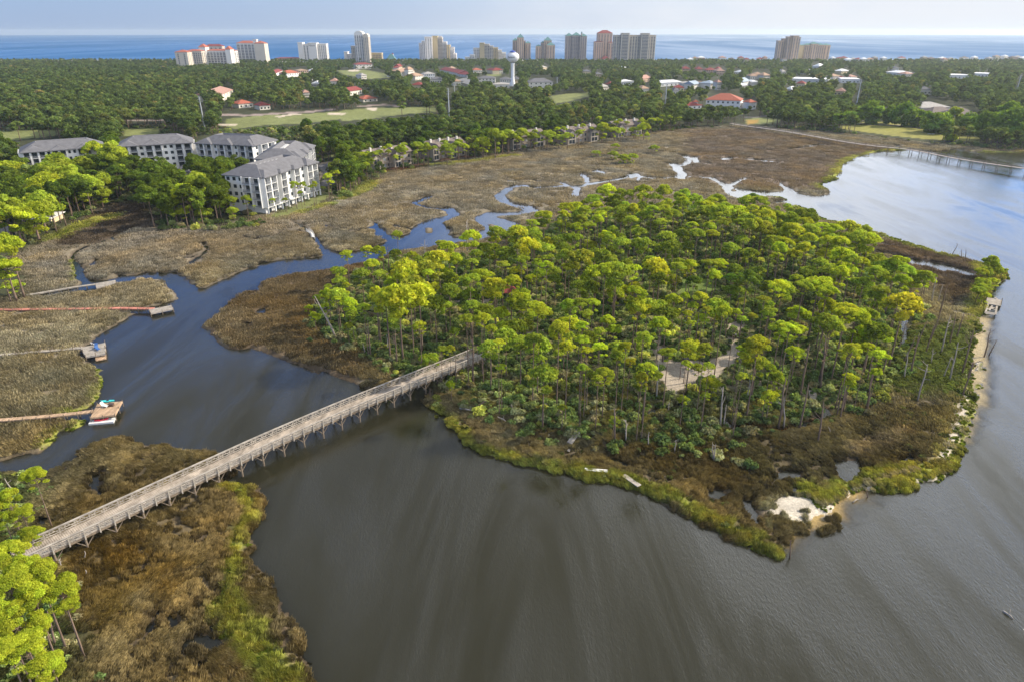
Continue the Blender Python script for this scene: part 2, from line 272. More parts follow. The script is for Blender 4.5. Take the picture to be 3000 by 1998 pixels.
landr = land+np.where(np.abs(land) < 7.9, rag, 0)
# ---------------------------------------------------------------- ground cover zones
def zmask(polys, soft=1.2, wob=2.0, D=8.0, seed=11):
    m = np.full(GX.shape, -D)
    for q in polys: m = np.maximum(m, poly_sd(q, GX, GY, U, V, D))
    n = (fbm(GX*.3, GY*.3, seed, 4)-.5)*2*wob
    return sstep(-soft, soft, m+np.where(m > -D*.99, n, 0))
def lmask(lines, soft=.8, wob=1.2, seed=21):
    m = np.full(GX.shape, -8.0)
    for ln, wd in lines: m = np.maximum(m, wd/2+poly_sd(ln, GX, GY, U, V, closed=False))
    n = (fbm(GX*.5, GY*.5, seed, 3)-.5)*2*wob
    return sstep(-soft, soft, m+np.where(m > -7.5, n, 0))
C = np.zeros(GX.shape+(3,))
def paint(m, c, var=.25, sc=.2, seed=31):
    n = (fbm(GX*sc, GY*sc, seed, 4)-.5)*2*var+1
    c = np.array(c)[None, None, :]*n[..., None]
    global C; C = C*(1-m[..., None])+c*m[..., None]
ISLAND = P('D', (712,745),(735,700),(790,650),(900,600),(1050,600),(1160,575),(1240,540),(1300,500),(1420,485),(1600,475),(1720,490),(1850,530),(1960,560),(2010,600),(2080,660),(2110,720),(2100,790),(2080,850),(2020,900),(1960,960),(1850,975),(1700,1005),(1550,1030),(1420,1015),(1300,995),(1150,965),(1060,920),(980,880),(930,870),(850,830),(760,790))
MAIN = P('D', (-760,560),(-760,1000),(-760,700),(40,690),(60,640),(0,600),(60,580),(130,540),(200,500),(260,470),(330,470),(370,525),(450,528),(520,520),(600,500),(700,470),(790,450),(850,420),(900,395),(1050,370),(1200,345),(1380,325),(1500,305),(1600,295),(1700,290),(1800,298),(1960,310),(2120,330),(2300,345),(3100,350),(3100,60),(-760,60))
SW_BANK = P('D', (-760,1080),(60,1090),(110,1130),(60,1200),(100,1290),(150,1340),(160,1450),(190,1568),(200,1800),(-760,1800))
marsh = np.ones(GX.shape)
paint(marsh, (.205, .175, .125), .34, .12, 1)
near = sstep(150, 85, GY)
paint(near*.55, (.20, .145, .062), .3, .2, 2)
# brown rush beds of the island's west and south side
paint(zmask([P('C1', (1322,808),(1500,640),(1700,490),(2100,425),(2500,330),(2700,500),(2500,800),(2300,1300),(1960,1060),(1500,940))], 3, 3), (.148, .108, .066), .35, .25, 3)
paint(zmask([P('C6', (-700,250),(0,330),(300,300),(560,330),(900,240),(1340,100),(1390,300),(1250,470),(900,560),(640,620),(420,760),(150,640),(-300,420),(-900,260))], 3, 3), (.125, .100, .055), .45, .3, 4)
paint(zmask([P('T4', (950,480),(1200,400),(1900,580),(2250,680),(2180,1050),(1900,1180),(1600,900),(1300,620))], 3, 3), (.125, .092, .075), .3, .2, 5)
paint(zmask([P('C2', (440,800),(640,650),(900,640),(1150,830),(1100,980),(850,1050),(830,1250),(450,1330),(380,1200),(400,1000))], 3, 3), (.165, .110, .032), .25, .4, 6)
paint(zmask([P('D', (40,620),(240,560),(380,520),(520,540),(700,500),(760,560),(600,600),(400,640),(180,640))], 6, 6), (.195, .163, .118), .25, .2, 7)
paint(zmask([P('Z3', (0,760),(400,750),(1000,830),(1500,880),(1100,980),(1000,1180),(300,1140),(0,1080))], 8, 5), (.165, .128, .098), .25, .1, 8)
paint(zmask([P('D', (270,470),(370,470),(390,520),(300,530),(230,560),(140,570),(120,540))], 2, 2), (.085, .065, .045), .3, .2, 9)  # not rushes: shadow of the trees on the marsh, painted into the ground colour
# mud between tussocks
mudn = sstep(.60, .70, fbm(GX*.42, GY*.42, 77, 4))*sstep(140, 90, GY)
paint(mudn*.8, (.10, .075, .052), .3, .5, 10)
TUSS = sstep(.36, .54, fbm(GX*.30, GY*.30, 61, 4))*sstep(.30, .52, fbm(GX*.75, GY*.75, 62, 3))      # where tussocks stand; dark wet peat between them
paint((1-TUSS)*.42*sstep(200, 130, np.sqrt(GX**2+GY**2)), (.070, .056, .038), .3, .5, 10)
# bright green fringes and levees
fr = lmask([(P('C4', (150,240),(230,290),(300,360),(380,460),(470,515),(600,545),(740,585),(860,605),(950,625)), 4.0), (P('C4', (1090,655),(1200,690),(1330,710),(1430,730)), 4.5),
            (P('C4', (1480,740),(1600,770),(1700,800),(1800,860),(1900,910),(2000,970),(2120,1030),(2240,1080)), 3.0), (P('C6', (300,850),(400,890),(480,920)), 3),
            (P('C2', (1500,300),(1600,320),(1640,420),(1620,520),(1570,600),(1545,700),(1540,800),(1510,900),(1480,980),(1480,1060)), 2.2), (P('C2', (1480,1060),(1560,1180),(1650,1320),(1780,1480),(1900,1620)), 4.0),
            (P('C5', (700,228),(800,262),(880,300),(980,332),(1200,390),(1400,455),(1600,515),(1750,562)), 7), (P('C5', (1950,990),(1930,1060),(1900,1180),(1890,1300),(1890,1400)), 4),
            (P('C5', (1960,640),(2060,680),(2000,760),(1960,860),(1935,950)), 7), (P('C6', (1480,60),(1490,140),(1470,230),(1440,320),(1410,400),(1350,480),(1220,540)), 6), (P('C6', (640,600),(720,640),(830,610),(900,570),(1000,530),(1100,520),(1200,500)), 5), (P('C6', (1000,590),(1100,590),(1200,560)), 3),
            (P('C1', (655,1080),(672,1150),(655,1210),(630,1290)), 2.2), (P('C1', (330,1570),(390,1500),(480,1490),(560,1420)), 2.5), (P('C1', (400,1382),(500,1365),(600,1330)), 2.0), (P('C1', (470,370),(480,430),(492,490)), 1.5),
            (P('Z3', (1020,1110),(1080,1080),(1100,1010),(1200,950),(1330,915),(1500,895)), 12), (P('Z3', (940,1140),(980,1165)), 8), (P('Z3', (1900,905),(2060,912),(2360,910),(2800,912)), 6), (P('Z3', (640,1215),(700,1230)), 6),
            (P('D', (870,398),(960,385),(1080,372),(1180,358)), 7), (P('D', (790,455),(830,440),(850,420)), 10), (P('D', (690,490),(760,470)), 5), (P('D', (60,560),(130,545),(200,515),(260,500)), 9)], 1.0, 1.6)
paint(fr*.9, (.25, .27, .045), .35, .8, 12)
# the sandy east bank
paint(zmask([P('C6', (1350,60),(1430,60),(1420,200),(1400,330),(1340,430),(1280,470),(1240,420),(1290,330),(1330,200))], 1.5, 2), (.25, .205, .10), .4, .5, 13)
paint(zmask([P('C6', (820,370),(1000,300),(1120,280),(1130,330),(980,370),(880,420))], 2, 2), (.27, .20, .14), .3, .5, 14)
# island floor, mainland wood floor, lawns
island_m = zmask([ISLAND], 2.5, 4)
paint(island_m, (.15, .145, .065), .5, .25, 15)
paint(zmask([P('T8', (900,300),(1300,250),(2100,200),(2150,700),(2050,1000),(1500,1000),(1000,900))], 4, 4), (.115, .135, .045), .4, .5, 16)
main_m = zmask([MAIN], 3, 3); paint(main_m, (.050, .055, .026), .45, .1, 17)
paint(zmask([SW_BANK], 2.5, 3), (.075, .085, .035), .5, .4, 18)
lawn = [P('Z1', (1560,690),(1800,665),(2100,655),(2354,635),(2500,630),(2500,700),(2354,690),(2100,720),(1800,735),(1620,760),(1560,740)), P('Z2', (0,630),(160,615),(400,610),(640,600),(665,635),(600,645),(400,660),(200,690),(0,705)),
        P('Z1', (-200,770),(100,770),(420,765),(420,800),(100,840),(-200,850)), P('Z1', (860,760),(1100,750),(1100,790),(860,810)), P('Z2', (-30,350),(150,345),(300,370),(340,400),(200,410),(20,380)), P('Z2', (1000,375),(1100,368),(1100,390),(1010,392)),
        P('Z2', (1440,530),(1560,512),(1710,505),(1710,530),(1600,560),(1480,580)), P('Z2', (1900,520),(2010,520),(2000,532)), P('K', (960,1400),(1100,1330),(1400,1240),(1640,1120),(1850,1010),(2060,1020),(2040,1100),(1800,1200),(1500,1300),(1300,1400),(1100,1440)),
        P('K', (1920,380),(2120,330),(2140,380),(1960,400)), P('S4', (1080,790),(1250,760),(1500,760),(1700,790),(1650,850),(1400,870),(1100,870)), P('S2', (0,0),(1,1),(0,1))]
paint(zmask(lawn, 1.2, .8), (.185, .205, .075), .22, .05, 19)
paint(zmask([P('T3', (350,1040),(640,1060),(800,1100),(820,1200),(700,1260),(340,1250))], 1.2, .8), (.12, .17, .035), .2, .2, 19)
lawn2 = [P('GL', (40,300),(300,300),(600,310),(900,330),(1100,360),(1300,420),(1500,440),(1940,460),(1930,530),(1500,500),(1100,480),(700,440),(400,400),(60,350)), P('GL', (150,260),(700,255),(1100,280),(1300,330),(900,320),(500,290))]
paint(zmask(lawn2, 1.2, 1), (.25, .24, .062), .3, .04, 20)
paint(zmask([P('S4', (1100,800),(1300,790),(1300,850),(1120,880))], 1, 1), (.34, .22, .06), .2, .1, 20)
paint(zmask([P('S3', (340,1115),(520,1098),(650,1115),(640,1140),(480,1155),(360,1150)), P('Z2', (-5,650),(30,650),(20,662),(-5,665)), P('Z2', (170,615),(250,610),(240,630),(190,628)), P('Z1', (-50,835),(70,832),(60,850),(-50,855)), P('Z1', (2260,650),(2354,645),(2354,660),(2270,662)),
             P('Z1', (1500,722),(1640,725),(1630,735),(1520,735)), P('Z1', (1900,672),(2000,655),(2100,655),(1980,668),(1930,680))], .8, .5), (.55, .47, .38), .1, .1, 22)
# roads, paths and sand
roads = [(P('Z1', (900,700),(1000,700),(1150,697),(1180,697)), 12), (P('Z1', (1520,660),(1700,665),(1950,650),(2130,640),(2270,625)), 14), (P('Z2', (150,600),(290,590),(400,598)), 12), (P('K', (1780,500),(1960,560),(2040,640),(2060,760),(2000,860),(1880,880)), 7),
         (P('K', (1820,540),(1980,520),(2100,470)), 7), (P('GL', (150,280),(500,295),(900,320),(1300,345),(1600,370),(1900,380)), 6), (P('S4', (1100,760),(1400,740),(1600,700),(1690,680)), 6)]
paint(lmask(roads[:3], .8, .5), (.30, .24, .22), .1, .05, 23); paint(lmask(roads[3:5], .5, .2), (.13, .13, .14), .1, .1, 24); paint(lmask(roads[5:], .8, .3), (.20, .185, .18), .1, .05, 24)
paint(lmask([(P('K', (1820,800),(1880,740),(1905,670),(1870,650)), 1.6), (P('K', (1800,500),(1900,500),(2040,470)), 3)], .3, .2), (.42, .33, .24), .1, .1, 25)
sand_m = zmask([P('T7', (100,830),(300,835),(400,835),(620,850),(760,810),(880,750),(920,640),(900,590),(960,560),(1000,600),(1000,650),(1060,700),(1060,820),(1000,870),(900,900),(870,950),(840,1010),(700,1060),(580,1130),(440,1190),(290,1240),(200,1190),(110,1060)),
                P('T7', (930,420),(1080,420),(1090,440),(1040,470),(1020,550),(970,550),(960,470)), P('T6', (1990,700),(2060,560),(2140,560),(2120,700),(2150,850),(2080,860)), P('T6', (1400,190),(1680,190),(1680,220),(1420,222)),
                P('T6', (1900,330),(1980,320),(1970,440),(1920,440)), P('T6', (680,450),(800,450),(760,490),(700,520)), P('T6', (0,60),(130,40),(120,100),(60,180),(0,150)), P('T5', (1660,130),(1860,150),(2000,130),(2110,80),(2100,150),(2000,180),(1700,180)),
                P('T7', (900,1130),(1100,1140),(1200,1090),(1380,960),(1420,940),(1420,1000),(1250,1130),(1180,1190),(1060,1190),(940,1150)), P('T6', (380,1000),(450,1010),(440,1130),(390,1130))], 1.0, 1.0)
paint(sand_m, (.37, .315, .255), .12, .3, 26)
paint(lmask([(P('T5', (1900,790),(2030,760),(2200,700),(2352,650)), 3.0), (P('T6', (0,800),(120,760),(300,650),(420,560),(600,545)), 3), (P('T5', (850,470),(960,470),(1300,530),(1400,600)), 1.5), (P('T7', (940,560),(1000,430)), 4)], .5, .4), (.33, .28, .23), .12, .3, 26)
paint(zmask([P('C6', (350,640),(430,640),(450,720),(440,820),(380,760),(345,690))], .8, .8), (.36, .27, .16), .2, .6, 27)
beach = zmask([P('C6', (415,640),(560,620),(640,635),(700,675),(770,645),(785,695),(710,722),(640,750),(600,770),(550,765),(500,740),(425,710))], .6, .6)
beach = beach*(1-.5*sstep(.50, .62, fbm(GX*.45, GY*.45, 141, 4)))
paint(beach, (.55, .50, .42), .25, .8, 27)
sline = lmask([(P('C6', (770,670),(840,625),(910,580),(960,575)), 1.5), (P('C5', (1945,960),(1950,1010)), 1.8), (P('E1', (940,480),(1010,490),(1000,560),(980,640)), 2.4), (P('E1', (900,720),(870,900),(870,1100),(860,1300),(800,1500)), 2.6), (P('C6', (1210,545),(1300,540),(1380,490)), 1.0), (P('C6', (1400,70),(1440,140),(1400,240),(1380,330),(1330,440)), 1.6), (P('C6', (900,570),(1080,520),(1180,490)), .8), (P('E1', (520,400),(700,430),(940,490)), .8)], .5, .5); paint(sline, (.60, .53, .44), .15, .6, 27)
paint(lmask([(P('C6', (200,230),(260,262),(350,262),(480,280),(600,262),(700,225),(740,200),(730,170)), 1.6)], .5, .4), (.20, .08, .02), .2, .5, 28)
paint(lmask([(P('S5', (350,620),(560,600),(800,560),(1100,520)), 8), (P('S5', (1350,440),(1600,400),(1900,370)), 7)], 2, 2), (.09, .045, .028), .3, .3, 28)
# shallow sand under water near the point, dark mud at the creek banks
sh = np.clip(1-zmask([P('C6', (520,620),(700,600),(900,560),(960,600),(960,640),(870,660),(860,740),(780,740),(690,800),(640,810),(600,860),(560,880),(530,850),(480,760))], 3, 1.5), 0, 1)
sub = landr < 0.15
C[sub] = C[sub]*.0+np.array([.055, .045, .025]); 
bank = sstep(1.3, .2, landr)*sstep(-.5, .1, landr)*(1-sand_m)*(1-beach)*sh*(1-fr*.8)*(1-main_m)
C = C*(1-.65*bank[..., None])+np.array([.055, .04, .028])*.65*bank[..., None]
m_ = (1-sh)*sub; C = C*(1-m_[..., None])+np.array([.62, .47, .25])*m_[..., None]
es = lmask([(P('C5', (1960,960),(1930,1060),(1925,1150),(1920,1250),(1915,1350),(1905,1430),(1915,1500)), 6), (P('C6', (1480,100),(1500,200),(1450,330)), 2)], 2, 1)*sub
C = C*(1-es[..., None]*.9)+np.array([.60, .52, .40])*.9*es[..., None]
deep = np.where(sub, np.clip(landr*.45, -3, 0), 0)
shal = np.maximum(1-sh, es); deep = np.where(sub, deep*(1-shal)+np.clip(landr*.06, -.35, -.03)*shal, 0)
tus = (fbm(GX*.8, GY*.8, 41, 4)-.45)*1.15
Z = np.where(sub, deep, sstep(.1, 1.8, landr)*.42+.02)
grassy = (1-sand_m)*(1-beach)*(1-lmask(roads, 1, 0))
amp = (.42*sstep(600, 100, GY)+.10)*sstep(.3, 1.6, landr)
Z = Z+np.where(sub, 0, amp*tus*grassy*(1-.7*np.clip(zmask(lawn+lawn2, 1, 0), 0, 1)))
Z = Z+island_m*sstep(2, 8, land)*.5*(1-0) + main_m*sstep(2, 8, land)*.6
far_sea = sstep(172.5, 179.5, VV); Z = Z*far_sea-(1-far_sea)*1.5          # beach dropping under the sea
bsh = sstep(181.5, 179, VV); paint(bsh, (.62, .57, .50), .05, .02, 29)
SWR = sstep(-3, 3, poly_sd(SW_BANK, GX, GY, U, V)); Z += SWR*.4
nr, nc = GX.shape
idx = np.arange(nr*nc).reshape(nr, nc)
Fq = np.stack([idx[1:, :-1], idx[1:, 1:], idx[:-1, 1:], idx[:-1, :-1]], -1).reshape(-1, 4)
def ground_z(x, y):
    u, v = PJ(x, y, 0); i = int(np.clip(np.searchsorted(V, v), 0, nr-1)); j = int(np.clip(np.searchsorted(U, u), 0, nc-1)); return float(Z[i, j])
# ground material: surveyed colours broken up by fine litter and stems
m, t, out = mat_new("ground_cover"); L = t.links.new
b = N(t, 'ShaderNodeBsdfPrincipled', Roughness=.95); b.inputs['Specular IOR Level'].default_value = .15
at = N(t, 'ShaderNodeAttribute', attribute_name='col'); tc = N(t, 'ShaderNodeTexCoord')
n1 = N(t, 'ShaderNodeTexNoise'); n1.inputs['Scale'].default_value = 2.6; n1.inputs['Detail'].default_value = 7; n1.inputs['Roughness'].default_value = .75; n1.inputs['Distortion'].default_value = .6
n2 = N(t, 'ShaderNodeTexNoise'); n2.inputs['Scale'].default_value = .25; n2.inputs['Detail'].default_value = 5
ma = N(t, 'ShaderNodeMapRange'); ma.inputs[1].default_value = .3; ma.inputs[2].default_value = .7; ma.inputs[3].default_value = .55; ma.inputs[4].default_value = 1.45
mb = N(t, 'ShaderNodeMapRange'); mb.inputs[1].default_value = .3; mb.inputs[2].default_value = .7; mb.inputs[3].default_value = .8; mb.inputs[4].default_value = 1.2
mm = N(t, 'ShaderNodeMath', operation='MULTIPLY'); vm = N(t, 'ShaderNodeVectorMath', operation='SCALE')
L(tc.outputs['Object'], n1.inputs['Vector']); L(tc.outputs['Object'], n2.inputs['Vector']); L(n1.outputs['Fac'], ma.inputs[0]); L(n2.outputs['Fac'], mb.inputs[0])
L(ma.outputs[0], mm.inputs[0]); L(mb.outputs[0], mm.inputs[1]); L(at.outputs['Color'], vm.inputs[0]); L(mm.outputs[0], vm.inputs['Scale']); L(vm.outputs[0], b.inputs['Base Color'])
bp = N(t, 'ShaderNodeBump'); bp.inputs['Strength'].default_value = .6; bp.inputs['Distance'].default_value = .25; L(n1.outputs['Fac'], bp.inputs['Height']); L(bp.outputs[0], b.inputs['Normal'])
L(b.outputs[0], out.inputs[0]); M_GROUND = m
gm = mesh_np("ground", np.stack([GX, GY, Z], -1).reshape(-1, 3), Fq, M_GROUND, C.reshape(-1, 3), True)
ground = link(bpy.data.objects.new("ground", gm)); tag(ground, kind='structure')
# ---------------------------------------------------------------- water
def water_mat(name, body, rough, rip, riph, patch, alpha_shallow=False, body2=None):
    m, t, out = mat_new(name); L = t.links.new
    b = N(t, 'ShaderNodeBsdfPrincipled'); b.inputs['Base Color'].default_value = (*body, 1); b.inputs['Roughness'].default_value = rough; b.inputs['IOR'].default_value = 1.333
    tc = N(t, 'ShaderNodeTexCoord')
    mp = N(t, 'ShaderNodeMapping'); mp.inputs['Scale'].default_value = (1.0, .38, 1); mp.inputs['Rotation'].default_value = (0, 0, math.radians(24))
    n1 = N(t, 'ShaderNodeTexNoise'); n1.inputs['Scale'].default_value = rip; n1.inputs['Detail'].default_value = 5; n1.inputs['Roughness'].default_value = .6; n1.inputs['Distortion'].default_value = .5
    mp2 = N(t, 'ShaderNodeMapping'); mp2.inputs['Scale'].default_value = (1.0, .22, 1); mp2.inputs['Rotation'].default_value = (0, 0, math.radians(-38))
    n2 = N(t, 'ShaderNodeTexNoise'); n2.inputs['Scale'].default_value = patch; n2.inputs['Detail'].default_value = 5; n2.inputs['Roughness'].default_value = .62; n2.inputs['Distortion'].default_value = 1.6
    mr = N(t, 'ShaderNodeMapRange'); mr.inputs[1].default_value = .40; mr.inputs[2].default_value = .60; mr.inputs[3].default_value = .10; mr.inputs[4].default_value = 1.35
    mu = N(t, 'ShaderNodeMath', operation='MULTIPLY'); bp = N(t, 'ShaderNodeBump'); bp.inputs['Strength'].default_value = 1.0; bp.inputs['Distance'].default_value = riph
    L(tc.outputs['Object'], mp.inputs[0]); L(mp.outputs[0], n1.inputs['Vector']); L(tc.outputs['Object'], mp2.inputs[0]); L(mp2.outputs[0], n2.inputs['Vector'])
    L(n2.outputs['Fac'], mr.inputs[0]); L(n1.outputs['Fac'], mu.inputs[0]); L(mr.outputs[0], mu.inputs[1]); L(mu.outputs[0], bp.inputs['Height']); L(bp.outputs[0], b.inputs['Normal'])
    r2 = N(t, 'ShaderNodeMapRange'); r2.inputs[1].default_value = .36; r2.inputs[2].default_value = .66; r2.inputs[3].default_value = rough*.6; r2.inputs[4].default_value = rough*1.6
    L(n2.outputs['Fac'], r2.inputs[0]); L(r2.outputs[0], b.inputs['Roughness'])
    b.inputs['Specular IOR Level'].default_value = .10
    if alpha_shallow:
        b.subsurface_method = 'BURLEY'; b.inputs['Subsurface Weight'].default_value = 1.0; b.inputs['Subsurface Radius'].default_value = (9, 8, 6); b.inputs['Subsurface Scale'].default_value = 1.0      # silt-laden water: light spreads before it comes back
        q3 = N(t, 'ShaderNodeMapRange'); q3.inputs[1].default_value = .38; q3.inputs[2].default_value = .62; q3.inputs[3].default_value = .45; q3.inputs[4].default_value = 1.5; L(n2.outputs['Fac'], q3.inputs[0]); L(q3.outputs[0], b.inputs['Specular IOR Level'])
    if body2:
        mx = N(t, 'ShaderNodeMix', data_type='RGBA'); mx.inputs[6].default_value = (*body, 1); mx.inputs[7].default_value = (*body2, 1); L(n2.outputs['Fac'], mx.inputs[0]); L(mx.outputs[2], b.inputs['Base Color'])
    if alpha_shallow:       # the bed shows through where the survey marks shoals
        sa = N(t, 'ShaderNodeAttribute', attribute_name='col'); tr = N(t, 'ShaderNodeBsdfTransparent'); tr.inputs[0].default_value = (.93, .90, .78, 1); ms = N(t, 'ShaderNodeMixShader')
        L(sa.outputs['Fac'], ms.inputs[0]); L(b.outputs[0], ms.inputs[1]); L(tr.outputs[0], ms.inputs[2]); L(ms.outputs[0], out.inputs[0])
    else: L(b.outputs[0], out.inputs[0])
    return m
M_WATER = water_mat("lagoon_water", (.022, .0215, .0125), .10, 3.2, .055, .040, True, (.032, .0305, .018))
M_SEA = water_mat("sea_water", (.006, .085, .23), .40, .05, .9, .0011, False, (.010, .10, .26))
ws = 2; r_, c_ = np.arange(0, nr, ws), np.arange(0, nc, ws); r_ = r_[V[r_] > 188]
shw = (shal*.85)[np.ix_(r_, c_)]; wx = GX[np.ix_(r_, c_)]; wy = GY[np.ix_(r_, c_)]
i2 = np.arange(wx.size).reshape(wx.shape); F2 = np.stack([i2[1:, :-1], i2[1:, 1:], i2[:-1, 1:], i2[:-1, :-1]], -1).reshape(-1, 4)
wm = mesh_np("water", np.stack([wx, wy, np.zeros_like(wx)], -1).reshape(-1, 3), F2, M_WATER, np.repeat(shw.reshape(-1, 1), 3, 1), True)
tag(link(bpy.data.objects.new("water", wm)), kind='structure')
# open sea to the horizon, a sheet beginning under the beach
R = 15000.0; nA = 96; rs = [0, .25, .5, .75, 1.0]; vsx = []; fsx = []
y0 = G(1500, 176)[1]
for r in rs:
    for i in range(nA+1):
        an = math.radians(-58+116*i/nA); xx, yy = math.sin(an)*R, math.cos(an)*R; x0_ = math.tan(an)*y0
        vsx.append((x0_+(xx-x0_)*r**2, y0+(yy-y0)*r**2, -.25))
for k in range(len(rs)-1):
    for i in range(nA): q = k*(nA+1)+i; fsx.append((q, q+1, q+nA+2, q+nA+1))
sm = mesh_np("sea", vsx, fsx, M_SEA); tag(link(bpy.data.objects.new("sea", sm)), kind='structure')
# lake bed under everything seen through the shoals is the ground sheet itself
# ---------------------------------------------------------------- haze: one even body of sea air
hb = MB(); hb.box(-14500, -400, -6, 14500, 15300, 86)
m, t, out = mat_new("sea_haze"); pv = N(t, 'ShaderNodeVolumePrincipled'); pv.inputs['Density'].default_value = HAZE_D if 'HAZE_D' in globals() else .000065
pv.inputs['Color'].default_value = (.80, .92, 1.0, 1); pv.inputs['Anisotropy'].default_value = .35; t.links.new(pv.outputs[0], out.inputs['Volume'])
tag(hb.obj("haze", m), kind='stuff')
# ================================================================ VEGETATION
def leaf_mat(name, inst, colA, colB, trans=.45, rough=.6):
    """needles and leaves: light passes through; tone varies from clump to clump (mesh attribute) and tree to tree"""
    m, t, out = mat_new(name); L = t.links.new
    at = N(t, 'ShaderNodeAttribute', attribute_name='col')          # per clump
    if inst: ob = N(t, 'ShaderNodeAttribute', attribute_name='tint', attribute_type='INSTANCER')
    else: ob = N(t, 'ShaderNodeObjectInfo')
    vm = N(t, 'ShaderNodeVectorMath', operation='MULTIPLY'); L(at.outputs['Color'], vm.inputs[0]); L(ob.outputs['Color'], vm.inputs[1])
    d = N(t, 'ShaderNodeBsdfDiffuse'); tr = N(t, 'ShaderNodeBsdfTranslucent'); ms = N(t, 'ShaderNodeMixShader'); ms.inputs[0].default_value = trans
    v2 = N(t, 'ShaderNodeVectorMath', operation='MULTIPLY'); v2.inputs[1].default_value = (1.15, 1.12, .65); L(vm.outputs[0], v2.inputs[0])
    L(vm.outputs[0], d.inputs[0]); L(v2.outputs[0], tr.inputs[0]); L(d.outputs[0], ms.inputs[1]); L(tr.outputs[0], ms.inputs[2])
    L(ms.outputs[0], out.inputs[0]); return m
M_LEAF = leaf_mat("pine_needles", False, 0, 0); M_LEAFI = leaf_mat("foliage_mass", True, 0, 0); M_GRASS = leaf_mat("grass_blades", True, 0, 0, .30)
M_BARK = surf("pine_bark", (.23, .165, .125), .95, .45, 1.3, .1, .5, 6, stretch=(1, 1, .25)); M_DEAD = surf("weathered_dead_wood", (.40, .35, .30), .9, .35, 1.5, .1, stretch=(1, 1, .3))
def rnd_unit(n, rng):
    v = rng.normal(size=(n, 3)); return v/np.linalg.norm(v, axis=1, keepdims=True)
def leaf_cloud(cent, rad, cnt, size, rng, tone=.22, up=.35, tri=False, tones=None, asp=1.0):
    """many small leaf sprays scattered through ellipsoid clumps. cent (k,3) rad (k,3) cnt per clump"""
    Vs, Cs = [], []
    for i, (c, r) in enumerate(zip(cent, rad)):
        n = int(cnt[i]) if hasattr(cnt, '__len__') else cnt
        u = rnd_unit(n, rng)*(rng.uniform(.25, 1, (n, 1))**.45); u[:, 2] = np.where(u[:, 2] < 0, u[:, 2]*.55, u[:, 2])
        p = c+u*r; nrm = rnd_unit(n, rng)*.9+u*.8; nrm[:, 2] += up; nrm /= np.linalg.norm(nrm, axis=1, keepdims=True)
        a = np.cross(nrm, rnd_unit(n, rng)); a /= np.linalg.norm(a, axis=1, keepdims=True)+1e-9; b = np.cross(nrm, a)
        s = size*rng.uniform(.6, 1.35, (n, 1)); a = a*s; b = b*s*rng.uniform(.45, .8, (n, 1))*asp
        q = np.stack([p-a-b*.5, p+a*.2-b, p+a+b*.4, p-a*.3+b], 1)
        Vs.append(q.reshape(-1, 3)); tn = (1+rng.uniform(-tone, tone))*(tones[i] if tones is not None else 1)
        cc = np.ones((n, 3))*tn*rng.uniform(.75, 1.25, (n, 1)); cc[:, 0] *= rng.uniform(.92, 1.07); Cs.append(np.repeat(cc, 4, 0))
    Vv = np.concatenate(Vs); Cc = np.concatenate(Cs); F = np.arange(len(Vv)).reshape(-1, 4); return Vv, F, Cc
def pine_crown(seed, R=3.3, dens=1.0, flat=.5, lower=3, size=.30):
    """umbrella of needle clumps at the ends of spreading limbs; origin = where the limbs leave the trunk"""
    rng = np.random.default_rng(seed); k = int(rng.integers(15, 22)); cent, rad, cnt = [], [], []
    for i in range(k):
        rr = R*.80*math.sqrt((i+.35)/k); th = i*2.39996+rng.uniform(-.5, .5)
        z = .9+(1-(rr/R)**1.6)*R*flat*1.25+rng.uniform(-.35, .35)*R*.34
        s = R*rng.uniform(.20, .36); cent.append((rr*math.cos(th), rr*math.sin(th), z)); rad.append((s*1.12, s*1.12, s*.80)); cnt.append(int(210*dens*(s/(R*.29))**2))
    for i in range(lower):
        th = rng.uniform(0, 6.28); rr = R*rng.uniform(.3, .75); s = R*rng.uniform(.18, .28); cent.append((rr*math.cos(th), rr*math.sin(th), rng.uniform(-1.6, .5))); rad.append((s, s, s*.55)); cnt.append(int(60*dens))
    V_, F_, C_ = leaf_cloud(np.array(cent), np.array(rad), cnt, size, rng, .26, asp=.62)
    return mesh_np("crown", V_, F_, M_LEAF, C_), cent
def trunk_mesh(seed, h, cents, r0=.26, lean=.5, mat=None, dead=5, sc=1.0):
    rng = np.random.default_rng(seed+99); b = MB(); bx, by = rng.uniform(-lean, lean, 2)
    pts = [(bx*math.sin(t*2.6)*.5*(1-t), by*math.sin(t*2.2)*.5*(1-t), h*t) for t in np.linspace(0, 1, 6)]
    b.tube(pts, [r0*1.25, r0, r0*.88, r0*.72, r0*.55, r0*.38], 7)
    for c in cents[::2]:
        st = h-rng.uniform(0, 1.2); e_ = (c[0]*.9, c[1]*.9, h+(c[2]-.3)*sc); m_ = ((e_[0])*.5, e_[1]*.5, st+(e_[2]-st)*.35)
        b.tube([(0, 0, st), m_, e_], [r0*.34, r0*.22, r0*.08], 4, False)
    for i in range(dead):
        z = h*rng.uniform(.45, .93); th = rng.uniform(0, 6.28); l = rng.uniform(.5, 1.5); f = z/h
        b.tube([(0, 0, z), (l*math.cos(th), l*math.sin(th), z+rng.uniform(-.1, .5))], [r0*.2, r0*.05], 3, False)
    return b.mesh("trunk", mat or M_BARK, True)
NP = 8; PINES = []
for i in range(NP):
    cm, ce = pine_crown(100+i, dens=1.15, flat=(.55, .42, .7, .5, .6, .38, .65, .48)[i], lower=(3, 2, 5, 3, 1, 4, 6, 2)[i]); PINES.append((cm, trunk_mesh(i, 16.0, ce, .22)))
THIN = [(pine_crown(150+i, dens=.38, flat=.35, lower=4)) for i in range(3)]
NEARP = []
